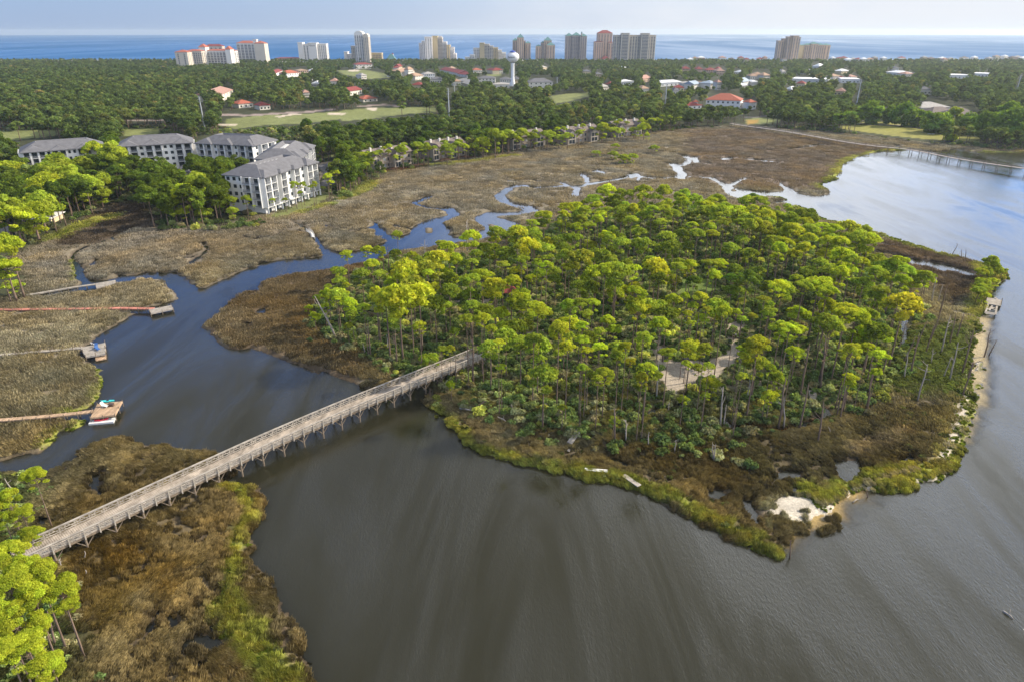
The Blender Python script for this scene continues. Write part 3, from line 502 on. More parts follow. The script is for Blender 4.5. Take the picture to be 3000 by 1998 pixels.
for i in range(4):
    cm, ce = pine_crown(180+i, dens=3.6, flat=(.5, .65, .42, .58)[i], lower=6, size=.15); NEARP.append((cm, trunk_mesh(60+i, 16.0, ce, .2, dead=7)))
for i, (cm, ce) in enumerate(THIN): PINES.append((cm, trunk_mesh(50+i, 16.0, ce, .18, dead=9)))
def oval_crown(seed, R=3.6, hh=4.2, k=22, per=120, size=.36):
    rng = np.random.default_rng(seed); cent, rad = [], []
    for i in range(k):
        u = rnd_unit(1, rng)[0]*rng.uniform(.55, .95); c = np.array([u[0]*R*.85, u[1]*R*.85, hh*.45+u[2]*hh*.62]); s = R*rng.uniform(.26, .42); cent.append(c); rad.append((s*1.1, s*1.1, s*.75))
    V_, F_, C_ = leaf_cloud(np.array(cent), np.array(rad), per, size, rng, .28); return mesh_np("crown", V_, F_, M_LEAF, C_), cent
OVALS = []
for i in range(5):
    cm, ce = oval_crown(300+i, 3.5, (5.5, 4.2, 6.5, 4.8, 3.6)[i], 24, 110); OVALS.append((cm, trunk_mesh(70+i, 11.0, [c for c in ce[:6]], .22, .3, dead=2)))
# broader spreading pines of the mainland: denser umbrellas
BROAD = []
for i in range(5):
    cm, ce = pine_crown(400+i, 3.9, 1.5, (.7, .62, .8, .55, .72)[i], 7, .34); BROAD.append((cm, trunk_mesh(90+i, 13.0, ce, .24, dead=3)))
def place_tree(kind, x, y, h, r, tint, label, group, name="pine_tree", cat="pine", base_h=16.0, base_r=3.3, rz=None, zs=None, lean=(0, 0)):
    cm, tm = kind; e_ = empty(name, (x, y, ground_z(x, y)-.15), random.uniform(0, 6.28) if rz is None else rz)
    e_.rotation_euler[0] = lean[0]; e_.rotation_euler[1] = lean[1]
    s = r/base_r; th = max(1.5, h-2.3*s)     # trunk height to the first limbs
    tr = bpy.data.objects.new("trunk", tm); tr.scale = (s*.95, s*.95, th/base_h); link(tr, e_)
    cr_ = bpy.data.objects.new("crown", cm); cr_.location = (0, 0, th); cr_.scale = (s*random.uniform(.86, 1.14), s*random.uniform(.86, 1.14), (zs or random.uniform(.72, 1.28))*s); cr_.rotation_euler = (random.gauss(0, .10), random.gauss(0, .10), random.uniform(0, 6.28)); cr_.color = (*tint, 1); link(cr_, e_)
    tag(e_, label, cat, group); return e_
# ---- stuff made of instanced clumps
def scatter(name, protos, pts, rz, sc, tint, idx, kind='stuff', tilt=None):
    pts = np.asarray(pts, np.float32); n = len(pts)
    me = bpy.data.meshes.new(name); me.vertices.add(n); me.vertices.foreach_set('co', pts.ravel())
    rot = np.zeros((n, 3), np.float32); rot[:, 2] = rz
    if tilt is not None: rot[:, 0] = tilt
    for nm, ty, arr in (('rot', 'FLOAT_VECTOR', rot), ('scl', 'FLOAT', np.asarray(sc, np.float32)), ('pick', 'INT', np.asarray(idx, np.int32))):
        a = me.attributes.new(nm, ty, 'POINT'); a.data.foreach_set('vector' if ty == 'FLOAT_VECTOR' else 'value', arr.ravel())
    a = me.attributes.new('tint', 'FLOAT_COLOR', 'POINT'); c = np.ones((n, 4), np.float32); c[:, :3] = tint; a.data.foreach_set('color', c.ravel())
    o = link(bpy.data.objects.new(name, me)); coll = bpy.data.collections.new(name+"_clumps")
    for k, pm in enumerate(protos): coll.objects.link(bpy.data.objects.new("%s_clump_%02d" % (name, k), pm))
    g = bpy.data.node_groups.new(name, 'GeometryNodeTree'); g.interface.new_socket('Geometry', in_out='INPUT', socket_type='NodeSocketGeometry'); g.interface.new_socket('Geometry', in_out='OUTPUT', socket_type='NodeSocketGeometry')
    gi = N(g, 'NodeGroupInput'); go = N(g, 'NodeGroupOutput'); ci = N(g, 'GeometryNodeCollectionInfo'); ci.inputs['Collection'].default_value = coll; ci.inputs['Separate Children'].default_value = True; ci.inputs['Reset Children'].default_value = True
    ip = N(g, 'GeometryNodeInstanceOnPoints'); ip.inputs['Pick Instance'].default_value = True
    def A(nm, ty):
        q = N(g, 'GeometryNodeInputNamedAttribute', data_type=ty); q.inputs['Name'].default_value = nm; return q.outputs['Attribute']
    L = g.links.new; mp_ = N(g, 'GeometryNodeMeshToPoints'); L(gi.outputs[0], mp_.inputs[0]); L(mp_.outputs[0], ip.inputs['Points']); L(ci.outputs[0], ip.inputs['Instance'])
    L(A('rot', 'FLOAT_VECTOR'), ip.inputs['Rotation']); L(A('scl', 'FLOAT'), ip.inputs['Scale']); L(A('pick', 'INT'), ip.inputs['Instance Index']); L(ip.outputs[0], go.inputs[0])
    md = o.modifiers.new("scatter", 'NODES'); md.node_group = g; tag(o, kind=kind); return o
def grid_sample(mask, n, rng):
    """n random ground points weighted by mask*cell area"""
    ar = np.abs(np.gradient(GX, axis=1)*np.gradient(GY, axis=0)); w = (mask*ar).ravel(); cs = np.cumsum(w); r = rng.uniform(0, cs[-1], n); k = np.searchsorted(cs, r); k = np.minimum(k, w.size-1)
    i, j = np.unravel_index(k, mask.shape); i2_ = np.minimum(i+1, nr-1); j2_ = np.minimum(j+1, nc-1); a_, b_ = rng.uniform(0, 1, n), rng.uniform(0, 1, n)
    x = GX[i, j]*(1-b_)+GX[i, j2_]*b_; y = GY[i, j]*(1-a_)+GY[i2_, j]*a_; return x, y, Z[i, j], C[i, j], i, j
def poisson(x, y, rmin):
    """thin points so that none lie closer than rmin (array or number)"""
    cell = {}; keep = []; rm = rmin if hasattr(rmin, '__len__') else np.full(len(x), rmin); g = float(np.max(rm))
    for i in range(len(x)):
        cx, cy = int(x[i]//g), int(y[i]//g); ok = True
        for a_ in (-1, 0, 1):
            for b_ in (-1, 0, 1):
                for j in cell.get((cx+a_, cy+b_), ()):
                    if (x[i]-x[j])**2+(y[i]-y[j])**2 < rm[i]**2: ok = False; break
                if not ok: break
            if not ok: break
        if ok: cell.setdefault((cx, cy), []).append(i); keep.append(i)
    return np.array(keep, int)
# ---- marsh grass: combed tufts, blades leaning together
def tuft(seed, n, R, hgt_, lean, w):
    rng = np.random.default_rng(seed); a = rng.uniform(0, 6.28, n); r = R*np.sqrt(rng.uniform(0, 1, n)); x, y = r*np.cos(a), r*np.sin(a)
    h = hgt_*rng.uniform(.55, 1.15, n)*(1-.35*(r/R)**2); lx = lean*h*rng.uniform(.5, 1.5, n); ly = rng.normal(0, .22, n)*h; t = rng.uniform(0, 6.28, n); wx, wy = w*np.cos(t), w*np.sin(t)
    p0 = np.stack([x-wx, y-wy, np.full(n, -.1)], 1); p1 = np.stack([x+wx, y+wy, np.full(n, -.1)], 1); p2 = np.stack([x+lx*.45+wx*.7, y+ly*.45+wy*.7, h*.7], 1); p3 = np.stack([x+lx, y+ly, h], 1)
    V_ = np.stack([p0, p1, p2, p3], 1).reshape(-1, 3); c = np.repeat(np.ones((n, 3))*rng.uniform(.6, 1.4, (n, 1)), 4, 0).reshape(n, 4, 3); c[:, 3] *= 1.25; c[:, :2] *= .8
    return mesh_np("tuft", V_, np.arange(len(V_)).reshape(-1, 4), M_GRASS, c.reshape(-1, 3))
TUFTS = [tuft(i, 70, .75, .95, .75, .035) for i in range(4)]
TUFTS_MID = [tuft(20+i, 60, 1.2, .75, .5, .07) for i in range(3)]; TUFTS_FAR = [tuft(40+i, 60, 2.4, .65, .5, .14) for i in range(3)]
notgrass = np.clip(sand_m+beach*1.5+sline+lmask(roads, 1, 0)+zmask(lawn+lawn2, 1, .5)+bsh, 0, 1)
gmask = (landr > .25)*(1-notgrass)*(1-main_m)*(VV > 300)
rng = np.random.default_rng(5)
dist = np.sqrt(GX**2+GY**2)
tuss = TUSS
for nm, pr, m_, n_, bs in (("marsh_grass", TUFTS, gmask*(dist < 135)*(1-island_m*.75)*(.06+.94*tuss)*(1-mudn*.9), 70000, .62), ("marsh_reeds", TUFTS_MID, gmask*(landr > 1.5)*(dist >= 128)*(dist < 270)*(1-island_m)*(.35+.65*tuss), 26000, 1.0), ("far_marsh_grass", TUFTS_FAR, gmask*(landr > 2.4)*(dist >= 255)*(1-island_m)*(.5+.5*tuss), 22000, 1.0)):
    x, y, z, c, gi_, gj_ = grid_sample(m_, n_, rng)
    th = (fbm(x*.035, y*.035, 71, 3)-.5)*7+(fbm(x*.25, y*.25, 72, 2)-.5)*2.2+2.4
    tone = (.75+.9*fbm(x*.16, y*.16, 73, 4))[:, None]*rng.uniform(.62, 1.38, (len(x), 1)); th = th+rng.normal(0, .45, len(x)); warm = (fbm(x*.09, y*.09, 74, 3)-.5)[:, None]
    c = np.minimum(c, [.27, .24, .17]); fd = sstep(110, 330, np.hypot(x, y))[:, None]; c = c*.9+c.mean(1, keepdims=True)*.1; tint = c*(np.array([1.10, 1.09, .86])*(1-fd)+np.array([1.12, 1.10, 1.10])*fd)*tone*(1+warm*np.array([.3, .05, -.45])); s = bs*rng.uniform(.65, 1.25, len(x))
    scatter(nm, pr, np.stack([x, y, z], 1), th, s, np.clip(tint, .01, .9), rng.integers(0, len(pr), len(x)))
# ---- undergrowth: palmetto, yaupon and wax-myrtle thicket under the pines
def bush(seed, R, k, per, size, tri=False):
    rng = np.random.default_rng(seed); ce, ra = [], []
    for i in range(k):
        a_ = rng.uniform(0, 6.28); r = R*.6*math.sqrt(rng.uniform(0, 1)); s = R*rng.uniform(.32, .52); ce.append((r*math.cos(a_), r*math.sin(a_), R*rng.uniform(.15, .7)*(1-r/R*.4))); ra.append((s, s, s*.85))
    V_, F_, C_ = leaf_cloud(np.array(ce), np.array(ra), per, size, rng, .25, .3); return mesh_np("bush", V_, F_, M_LEAFI, C_)
BUSH = [bush(500+i, 1.5, 8, 46, .22) for i in range(5)]+[bush(520+i, 1.2, 4, 70, .26) for i in range(2)]
def bush_tints(x, y, rng):
    n = len(x); base = np.array([[.062, .088, .022], [.045, .070, .022], [.085, .105, .035], [.115, .120, .062], [.16, .17, .028], [.095, .085, .045]]); p = [.30, .26, .20, .12, .06, .06]
    k = rng.choice(6, n, p=p); base = base*3.1; v = (.7+.75*fbm(x*.08, y*.08, 81, 3))[:, None]; b_ = base[k]; b_ = b_*.82+b_.mean(1, keepdims=True)*.18*np.array([1.15, 1.1, .7]); return b_*v*rng.uniform(.75, 1.3, (n, 1))
bm_ = (landr > .6)*(VV > 470)
east = zmask([P('T8', (900,300),(1300,250),(2100,200),(2150,700),(2050,1000),(1500,1000),(1000,900))], 4, 4)
isl_b = bm_*island_m*np.clip(1-sand_m-zmask([P('T3', (350,1040),(640,1060),(800,1100),(820,1200),(700,1260),(340,1250))], 1, .5), 0, 1)*(1-.75*east)
edge = bm_*np.clip(zmask([P('C4', (100,160),(500,120),(1100,250),(1500,380),(2240,450),(2240,560),(1500,540),(1150,480),(900,480),(600,330),(250,250))], 3, 3)*.5, 0, 1)
x, y, z, c, gi_, gj_ = grid_sample(np.clip(isl_b+edge*.5, 0, 1), 15000, rng); k = poisson(x, y, 1.25); x, y, z = x[k], y[k], z[k]
s = rng.uniform(.45, 1.0, len(x))**1.3*1.35; scatter("undergrowth", BUSH, np.stack([x, y, z-.1], 1), rng.uniform(0, 6.28, len(x)), s, bush_tints(x, y, rng), rng.integers(0, len(BUSH), len(x)))
x, y, z, c, gi_, gj_ = grid_sample(bm_*SWR*(GY > 20), 900, rng); scatter("bank_undergrowth", BUSH, np.stack([x, y, z-.1], 1), rng.uniform(0, 6.28, len(x)), rng.uniform(.4, 1.0, len(x)), bush_tints(x, y, rng)*1.15, rng.integers(0, len(BUSH), len(x)))
x, y, z, c, gi_, gj_ = grid_sample(east*(landr > .5), 1500, rng); scatter("east_scrub", BUSH, np.stack([x, y, z-.15], 1), rng.uniform(0, 6.28, len(x)), rng.uniform(.25, .8, len(x)), np.array([.19, .23, .06])*rng.uniform(.5, 1.3, (len(x), 1)), rng.integers(0, len(BUSH), len(x)))
x, y, z, c, gi_, gj_ = grid_sample((landr > .5)*gmask*(dist < 170)*(GX > -30)*sstep(.5, .62, fbm(GX*.2, GY*.2, 131, 3)), 900, rng); scatter("marsh_scrub", BUSH, np.stack([x, y, z-.15], 1), rng.uniform(0, 6.28, len(x)), rng.uniform(.15, .6, len(x)), np.array([.15, .17, .06])*rng.uniform(.5, 1.3, (len(x), 1)), rng.integers(0, len(BUSH), len(x)))
# ferny bright growth on the green levees
x, y, z, c, gi_, gj_ = grid_sample((landr > .3)*fr*(dist < 400)*(1-main_m), 5200, rng)
scatter("levee_shrubbery", BUSH, np.stack([x, y, z-.2], 1), rng.uniform(0, 6.28, len(x)), rng.uniform(.16, .42, len(x)), np.array([.20, .25, .035])*rng.uniform(.6, 1.25, (len(x), 1)), rng.integers(0, len(BUSH), len(x)))
# ================================================================ ISLAND PINES, one by one (crown centre x, y, half width, tone[, foot y]) read off enlargements
CROWNS = {
'T1': "455 765 80 y 1150;690 730 90 y 1000;325 960 55 y 1180;1035 560 70 t 940;820 730 30 t 1060;1545 640 75 g 800;1620 690 45 y;745 900 100 y 1160;820 1010 60 g;1200 810 65 y 920;1290 880 65 g 960;1880 570 50 y;1780 670 60 y 800;1920 680 70 y 860;2030 720 80 g 900;2110 790 55 o 900;2150 640 70 y 880;2290 560 80 g 850;1420 800 40 g 900;1510 810 50 y;1710 870 105 y 1240;1380 930 60 g;1390 1000 60 y;1020 990 85 y 1080;1125 910 45 y;1130 985 45 y;1575 980 100 y 1260;1660 1040 50 y 1330;1900 870 70 g;2240 900 90 g;2010 1010 140 y 1450;1870 1070 120 g;960 1110 75 g 1200;1140 1080 80 y 1200;1210 1110 50 g;1460 1150 80 y 1480;240 1150 55 g 1250;450 1130 50 y 1200;2300 1100 60 y;2160 1130 50 y",
'T5': "110 100 50 g 260;240 80 90 y 400;400 50 80 y 380;20 220 40 y;85 310 60 y;335 130 60 y 540;200 210 60 y 480;470 160 50 y 520;650 210 80 g 780;800 50 80 y 640;900 95 30 y;1030 240 70 g 380;1180 60 60 g;1050 60 40 y;1280 30 40 y;1190 150 85 y 720;1290 430 80 y;1590 220 90 g 560;1860 70 140 g 320;1890 200 100 g;1830 350 100 g 1100;2000 370 80 y 1000;1640 690 30 o;1400 800 110 g 930;1650 1090 60 y 1200;470 440 60 g;1690 500 50 g;1540 700 40 g 1100",
'T6': "220 80 100 g 300;480 110 150 y 560;690 220 140 y 760;250 290 120 y 560;50 360 80 y 1100;300 420 110 y 720;150 470 80 y 1080;240 610 75 y 1440;270 910 60 y;490 620 120 g 1140;640 600 100 g 1330;560 400 100 t 560;1050 390 170 y 680;930 500 120 y;1200 430 80 y;1200 580 100 y;1030 680 110 y 1560;1060 220 100 g;1180 180 80 g;1320 180 80 y;1250 280 80 g;1490 390 90 y 600;1560 470 90 y 640;1400 520 80 g;1840 220 140 y 740;1790 60 120 y 200;1570 50 110 y 300;2250 180 110 y 500;2090 430 110 y 1100;2190 680 110 g 1340;1400 700 90 y 1310;1250 720 80 y;1620 780 100 g 1380;1700 670 80 y;1750 820 80 o 1320;1900 560 100 g;920 760 60 g 1280;1200 920 60 g;1260 1010 110 g 1380;1460 980 100 g 1480;1380 1060 80 g;970 1360 60 g;1950 910 90 y;1880 1060 80 o;730 810 60 g 1120;1560 1490 70 g",
'T7': "410 100 60 y;600 100 100 y;510 200 60 y;660 240 50 o;440 300 60 y;780 200 50 g;850 290 90 y;780 340 70 y 740;610 360 80 y 620;480 400 60 g;1000 280 45 y;1070 350 50 g;1190 310 60 t 640;1380 230 90 g;1380 300 80 g;1330 110 80 t;1720 290 140 y 440;2050 240 130 y 640;2270 250 110 y;2080 430 130 g;1520 440 130 g;1560 570 100 g 960;1740 490 90 y 1060;1250 680 140 y;1070 680 40 y;1070 760 50 y;1240 850 160 g 1270;1400 900 60 y;1070 1020 60 g;490 650 130 y 1200;640 720 80 g;440 870 50 g;580 900 80 t 1200;690 900 70 t;700 1090 110 y 1180;650 1230 50 g 1560;390 1280 70 g 1400;1450 1080 110 g 1400;1690 740 90 y 1100;1400 1220 80 y;2330 700 100 y;2300 1040 70 y",
'T8': "700 60 110 y;820 150 130 y;530 240 120 g;1010 290 180 y 760;820 430 130 y 700;960 450 60 y;720 520 90 g;1070 560 100 y 960;100 520 90 y;750 800 80 y;740 890 60 y 1200;50 250 110 y;1050 760 60 y 1200",
'T2': "1340 130 100 g;1490 30 60 y;1430 70 80 g;1550 190 90 g 300;1360 230 80 y;1640 80 80 g;1750 90 70 g;1900 30 50 g;1900 110 90 y 260;1690 220 70 g;1650 270 50 g;1780 280 90 y;1920 330 110 g 750;2000 260 80 y;2130 80 100 g;2160 210 80 y;2140 240 90 g;2320 110 80 g;760 340 110 y 620;620 420 90 g;630 510 100 y 600;1010 230 90 y;1130 240 90 y;980 330 70 y;1230 280 80 g;1160 330 90 g 650;1420 310 90 y;1490 270 70 g;1380 390 80 y 800;940 440 70 y 700;1010 450 60 y 680;1130 480 80 y;1180 420 90 g;1270 430 80 g;210 510 45 g;320 550 80 g 850;450 520 60 y;455 665 60 y 800;570 665 50 y;650 650 80 y 860;800 650 100 y 780;1110 590 110 g;1280 680 90 y 780;1480 590 110 y 820;1010 810 110 g;1190 790 60 g;1310 850 80 y 990;1520 850 100 g;1760 390 100 g 820;1800 490 70 g 750;2090 420 80 g;2250 330 90 g;500 860 110 g;680 880 70 y;790 910 90 y;1050 940 80 o 1340;450 990 90 y 1200;390 1100 100 y;730 1010 90 y 1340;620 1040 70 y 1280;1460 980 100 y;1350 1040 140 y 1400;1590 970 60 g;1600 1140 120 y 1340;1780 960 110 y;1820 1200 110 y;2160 760 130 g 920;2090 980 120 y 1340;2040 890 60 y;2290 930 100 g;2250 1080 90 g 1250",
'T3': "410 120 110 g 280;530 140 60 g;400 210 90 y;670 210 90 y;720 160 70 y;790 130 50 g;640 310 110 g;760 290 60 y;820 270 50 g;920 270 70 y;1050 270 60 y;1190 110 90 d;1270 170 90 g;1130 160 60 g;1200 240 70 y;1330 320 120 y;1480 250 60 g 320;1490 340 80 g;1440 400 90 y 520;1630 350 60 g;1660 390 90 g;1800 400 80 y;1240 420 80 y;1170 490 110 g;1290 520 130 g 900;1640 530 130 y;1850 500 100 g;1990 450 90 y;2150 480 90 y;2290 450 70 g;870 400 100 g;1060 400 90 g;500 440 80 y;690 480 90 g;740 530 80 y;560 540 100 g;1420 650 110 g 1060;1590 640 90 y;1840 640 100 y;2060 640 90 y;2220 640 90 y;1500 740 100 y;1480 800 90 y 1060;1680 780 110 y 1080;1790 740 90 y;2040 760 100 y 1000;2230 780 60 y;800 880 100 y 1240;700 880 90 g;750 1030 90 y 1330;490 910 90 y;450 980 80 o 1240;2060 960 90 g;2200 1010 110 y;1960 1080 150 y;1480 1160 110 y;1780 1150 110 g;1980 1200 140 y 1360;1140 1060 120 d;950 1040 80 d;950 1200 90 d;520 1110 80 d;1700 1060 60 g;2280 1390 100 y",
'T4': "860 540 130 y 640;640 820 100 y 1080;740 790 90 y;510 770 80 g;760 690 90 g;870 690 90 y;1050 640 60 g;1050 770 110 g;1130 730 60 d;840 380 60 g;960 410 60 y;1290 670 110 y;1390 760 100 g;1480 820 80 g;1630 870 65 y 1060;1190 860 100 g 1040;1340 880 80 y;1460 940 80 y 1150;1030 850 80 o 960;900 900 110 g;1100 990 90 t;1260 1090 80 o 1220;1450 1120 60 y;1040 1060 90 g;480 1010 110 y;720 260 60 g;920 330 70 g;2260 780 70 g 900;2320 700 60 g 850;2270 950 80 g 1060;1370 1130 50 o"}
TINT = {'n': (.44, .50, .045), 'y': (.48, .54, .045), 'g': (.37, .44, .050), 'o': (.46, .47, .045), 't': (.34, .38, .045), 'd': (.17, .26, .035)}
WHERE = [('D', (880, 500, 1000, 690), "overhanging the tidal creek on the island's northwest edge"), ('D', (700, 600, 880, 880), "on the brushy western end of the island"),
 ('D', (880, 600, 1060, 900), "in the open wood behind the bridge landing"), ('D', (1060, 780, 1230, 960), "over the island end of the timber bridge"), ('D', (1150, 430, 1420, 560), "along the back edge of the island wood facing the winding creek"),
 ('D', (1420, 400, 1650, 520), "in the far back rows of the island wood"), ('D', (1650, 400, 1900, 540), "at the island's back corner by the creek mouth"), ('D', (1480, 760, 1780, 960), "around the sandy clearing"), ('D', (1230, 740, 1480, 960), "in the tall stand between the bridge and the sandy clearing"),
 ('D', (1900, 480, 2300, 800), "on the thinning eastern side near the brown rush flat"), ('D', (1780, 760, 2100, 980), "near the flooded boardwalk east of the clearing"), ('D', (1060, 560, 1300, 780), "in the middle of the island around the pink shelter roof"), ('D', (1300, 520, 1560, 760), "in the dense middle of the island wood"), ('D', (1560, 520, 1900, 780), "beside the small grassy glade")]
TONE_W = {'y': "yellow-green", 'g': "mid-green", 'o': "golden-tinged", 't': "thin sparse", 'd': "dark green"}
def where(u, v):
    x, y = u*.78467, v*.78467
    for _, (a_, b_, c_, d_), w in WHERE:
        if a_ <= x <= c_ and b_ <= y <= d_: return w
    return "at the edge of the island wood"
recs = []
for cn, st in CROWNS.items():
    for q in st.split(';'):
        f = q.split(); u, v = P(cn, float(f[0]), float(f[1])); r_px = float(f[2])/CR[cn][2]; foot = P(cn, 0, float(f[4]))[1] if len(f) > 4 else None
        recs.append((u, v, r_px, f[3], foot))
trees_isl = []
rr_ = random.Random(3)
for u, v, rp, tn, foot in recs:
    g0 = G(u, v, 12.0); hdef = rr_.uniform(12.0, 15.5) if v < 780 else rr_.uniform(13, 17)
    if foot:
        lo, hi = 3.0, 24.0
        for _i in range(30):
            m_ = (lo+hi)/2; g_ = G(u, v, m_)
            if PJ(g_[0], g_[1], 0.5)[1] < foot: lo = m_
            else: hi = m_
        hc = min(20, max(4.5, (lo+hi)/2))
    else: hc = hdef
    def wooded(q):
        uu, vv = PJ(q[0], q[1], 0); i = int(np.clip(np.searchsorted(V, vv), 0, nr-1)); j = int(np.clip(np.searchsorted(U, uu), 0, nc-1)); return island_m[i, j] > .5 and landr[i, j] > 1
    while not foot and hc > 5 and not wooded(G(u, v, hc)): hc -= .5
    g_ = G(u, v, hc); d_ = math.hypot(math.hypot(g_[0], g_[1]), CH-hc); r = rp*d_/FPX*(.95 if v < 800 else 1.02)
    trees_isl.append((g_[0], g_[1], hc+r*.12, max(1.1, r), tn, u, v))
# the 270 largest in the picture stand as single trees; the remainder join the wood behind
order = sorted(range(len(trees_isl)), key=lambda i: -trees_isl[i][3]/math.hypot(trees_isl[i][0], trees_isl[i][1]))
single = set(order[:285]); rest_pts = []
for i, (x, y, h, r, tn, u, v) in enumerate(trees_isl):
    j = rr_.uniform(.82, 1.18); tint = tuple(c*j*rr_.uniform(.93, 1.07) for c in TINT[tn])
    if i in single:
        k = (8+rr_.randrange(3)) if tn == 't' else rr_.randrange(NP)
        w_ = where(u, v); size_w = "large" if r > 4.2 else ("small" if r < 2.4 else "tall"); tall_w = "slender bare trunk" if h > 12 else "short trunk"
        place_tree(PINES[k], x, y, h, r*1.03, tint, f"{size_w} {TONE_W[tn]} flat-topped pine {w_}", f"{size_w} {TONE_W[tn]} pines {w_}")
    else: rest_pts.append((x, y, h, r, tint))
# ---- further island trees between them: the rest of the wood, one mass
PT = [mesh_np("whole_pine", *(lambda a_: (a_[0], a_[1], M_LEAFI, a_[2]))(leaf_cloud(np.array(ce)*[1, 1, 1]+[0, 0, 11.2], np.array([(1.2, 1.2, .7)]*len(ce)), 70, .34, np.random.default_rng(900+i)))) for i, (cm, ce) in enumerate([pine_crown(600+q) for q in range(4)])]
TRUNKI = [trunk_mesh(800+i, 11.5, [], .17, .4, dead=5) for i in range(4)]
x, y, z, c, gi_, gj_ = grid_sample((landr > .8)*island_m*np.clip(1-zmask([P('T7', (100,800),(1000,500),(1150,900),(300,1250))], 2, 0)-zmask([P('T3', (330,1000),(850,1050),(850,1280),(330,1280))], 1, 0), 0, 1)*(1-.6*east)*(.12+.88*sstep(150, 230, GY)), 4200, rng)
ex = np.array([(q[0], q[1]) for q in trees_isl]); k = poisson(x, y, 6.0); k = np.array([i for i in k if np.min((ex[:, 0]-x[i])**2+(ex[:, 1]-y[i])**2) > 3.2**2])
x, y, z = x[k], y[k], z[k]; s = rng.uniform(.5, .95, len(x))
def in_poly(q, u, v):
    p = np.array(q); x1_, y1_ = p[:, 0], p[:, 1]; x2_, y2_ = np.roll(x1_, -1), np.roll(y1_, -1); r = np.zeros(len(u), bool)
    for a_, b_, c_, d_ in zip(x1_, y1_, x2_, y2_): r ^= ((b_ > v) != (d_ > v)) & (u < a_+(v-b_)/((d_-b_) or 1e-9)*(c_-a_))
    return r
u1_, v1_ = PJ(x, y, s*14.5); u2_, v2_ = PJ(x, y, s*10)     # keep the creek, the sandy clearing and the glade in sight
bad = in_poly(P('D', (500,700),(700,690),(740,640),(800,610),(900,575),(1050,575),(1160,545),(1240,505),(1340,458),(1500,442),(1700,455),(1850,480),(2000,530),(2160,640),(2300,640),(2300,200),(500,200)), u1_, v1_)
for q in (P('T7', (100,840),(420,830),(760,790),(900,560),(930,420),(1090,420),(1080,700),(1070,870),(860,1000),(560,1090),(300,1210),(150,1060)), P('T3', (340,1040),(640,1050),(760,1100),(760,1240),(340,1240)), P('T4', (1320,1180),(1440,1200),(1400,1568),(1320,1568)), P('T5', (1250,1100),(1250,900),(1500,860),(2100,700),(2100,850),(1650,1000))): bad |= in_poly(q, u1_, v1_) | in_poly(q, u2_, v2_)
x, y, z, s = x[~bad], y[~bad], z[~bad], s[~bad]; n_ = len(x)
x = np.concatenate([x, [q[0] for q in rest_pts]]); y = np.concatenate([y, [q[1] for q in rest_pts]]); z = np.concatenate([z, np.full(len(rest_pts), .5)]); s = np.concatenate([s, [q[2]/13.5 for q in rest_pts]])
tt = np.concatenate([(np.array([.28, .35, .045])*rng.uniform(.6, 1.5, (n_, 1))), np.array([q[4] for q in rest_pts])]); rz_ = rng.uniform(0, 6.28, len(x)); ix_ = rng.integers(0, 4, len(x))
scatter("pine_wood_foliage", PT, np.stack([x, y, z], 1), rz_, s, tt, ix_); scatter("pine_wood_trunks", TRUNKI, np.stack([x, y, z], 1), rz_, s, tt, ix_)
# ================================================================ BUILT THINGS
def stripe_mat(name, col, axis, per, dark=.55, rough=.85, var=.3, scale=.8, spec=.2, coords='Object'):
    """boards with dark gaps across one axis, weathered"""
    m = surf(name, col, rough, var, scale, spec, coords=coords); t = m.node_tree; L = t.links.new
    b = [n for n in t.nodes if n.type == 'BSDF_PRINCIPLED'][0]; src = b.inputs['Base Color'].links[0].from_socket
    tc = N(t, 'ShaderNodeTexCoord'); sp_ = N(t, 'ShaderNodeSeparateXYZ'); L(tc.outputs[coords], sp_.inputs[0])
    mu = N(t, 'ShaderNodeMath', operation='MULTIPLY'); mu.inputs[1].default_value = 1/per; fr_ = N(t, 'ShaderNodeMath', operation='FRACT'); L(sp_.outputs['XYZ'.index(axis)], mu.inputs[0]); L(mu.outputs[0], fr_.inputs[0])
    fl = N(t, 'ShaderNodeMath', operation='FLOOR'); L(mu.outputs[0], fl.inputs[0]); wn = N(t, 'ShaderNodeTexWhiteNoise', noise_dimensions='1D'); L(fl.outputs[0], wn.inputs['W'])
    gt = N(t, 'ShaderNodeMath', operation='GREATER_THAN'); gt.inputs[1].default_value = .1; L(fr_.outputs[0], gt.inputs[0])
    mr = N(t, 'ShaderNodeMapRange'); mr.inputs[3].default_value = .78; mr.inputs[4].default_value = 1.18; L(wn.outputs['Value'], mr.inputs[0])
    m2 = N(t, 'ShaderNodeMapRange'); m2.inputs[3].default_value = dark; m2.inputs[4].default_value = 1; L(gt.outputs[0], m2.inputs[0]); mm = N(t, 'ShaderNodeMath', operation='MULTIPLY'); L(mr.outputs[0], mm.inputs[0]); L(m2.outputs[0], mm.inputs[1])
    vm = N(t, 'ShaderNodeVectorMath', operation='SCALE'); L(src, vm.inputs[0]); L(mm.outputs[0], vm.inputs['Scale']); L(vm.outputs[0], b.inputs['Base Color']); return m
M_TIMBER = surf("grey_timber", (.40, .36, .31), .9, .4, .9, .15); M_DECK = stripe_mat("deck_boards", (.50, .43, .36), 'X', .30, .6)
M_DARKT = surf("damp_piles", (.24, .19, .14), .9, .5, .8, .2); M_WDECK = stripe_mat("new_deck_boards", (.50, .35, .23), 'X', .28, .6); M_REDB = stripe_mat("red_deck_boards", (.48, .20, .15), 'X', .55, .8, var=.35, scale=.5)
M_WHITE = surf("white_paint", (.78, .77, .75), .6, .08, .3, .3); M_GLASS = surf("window_glass", (.035, .045, .055), .12, .3, .2, .6); M_CURT = surf("pale_window", (.35, .38, .40), .3, .3, .2, .5)
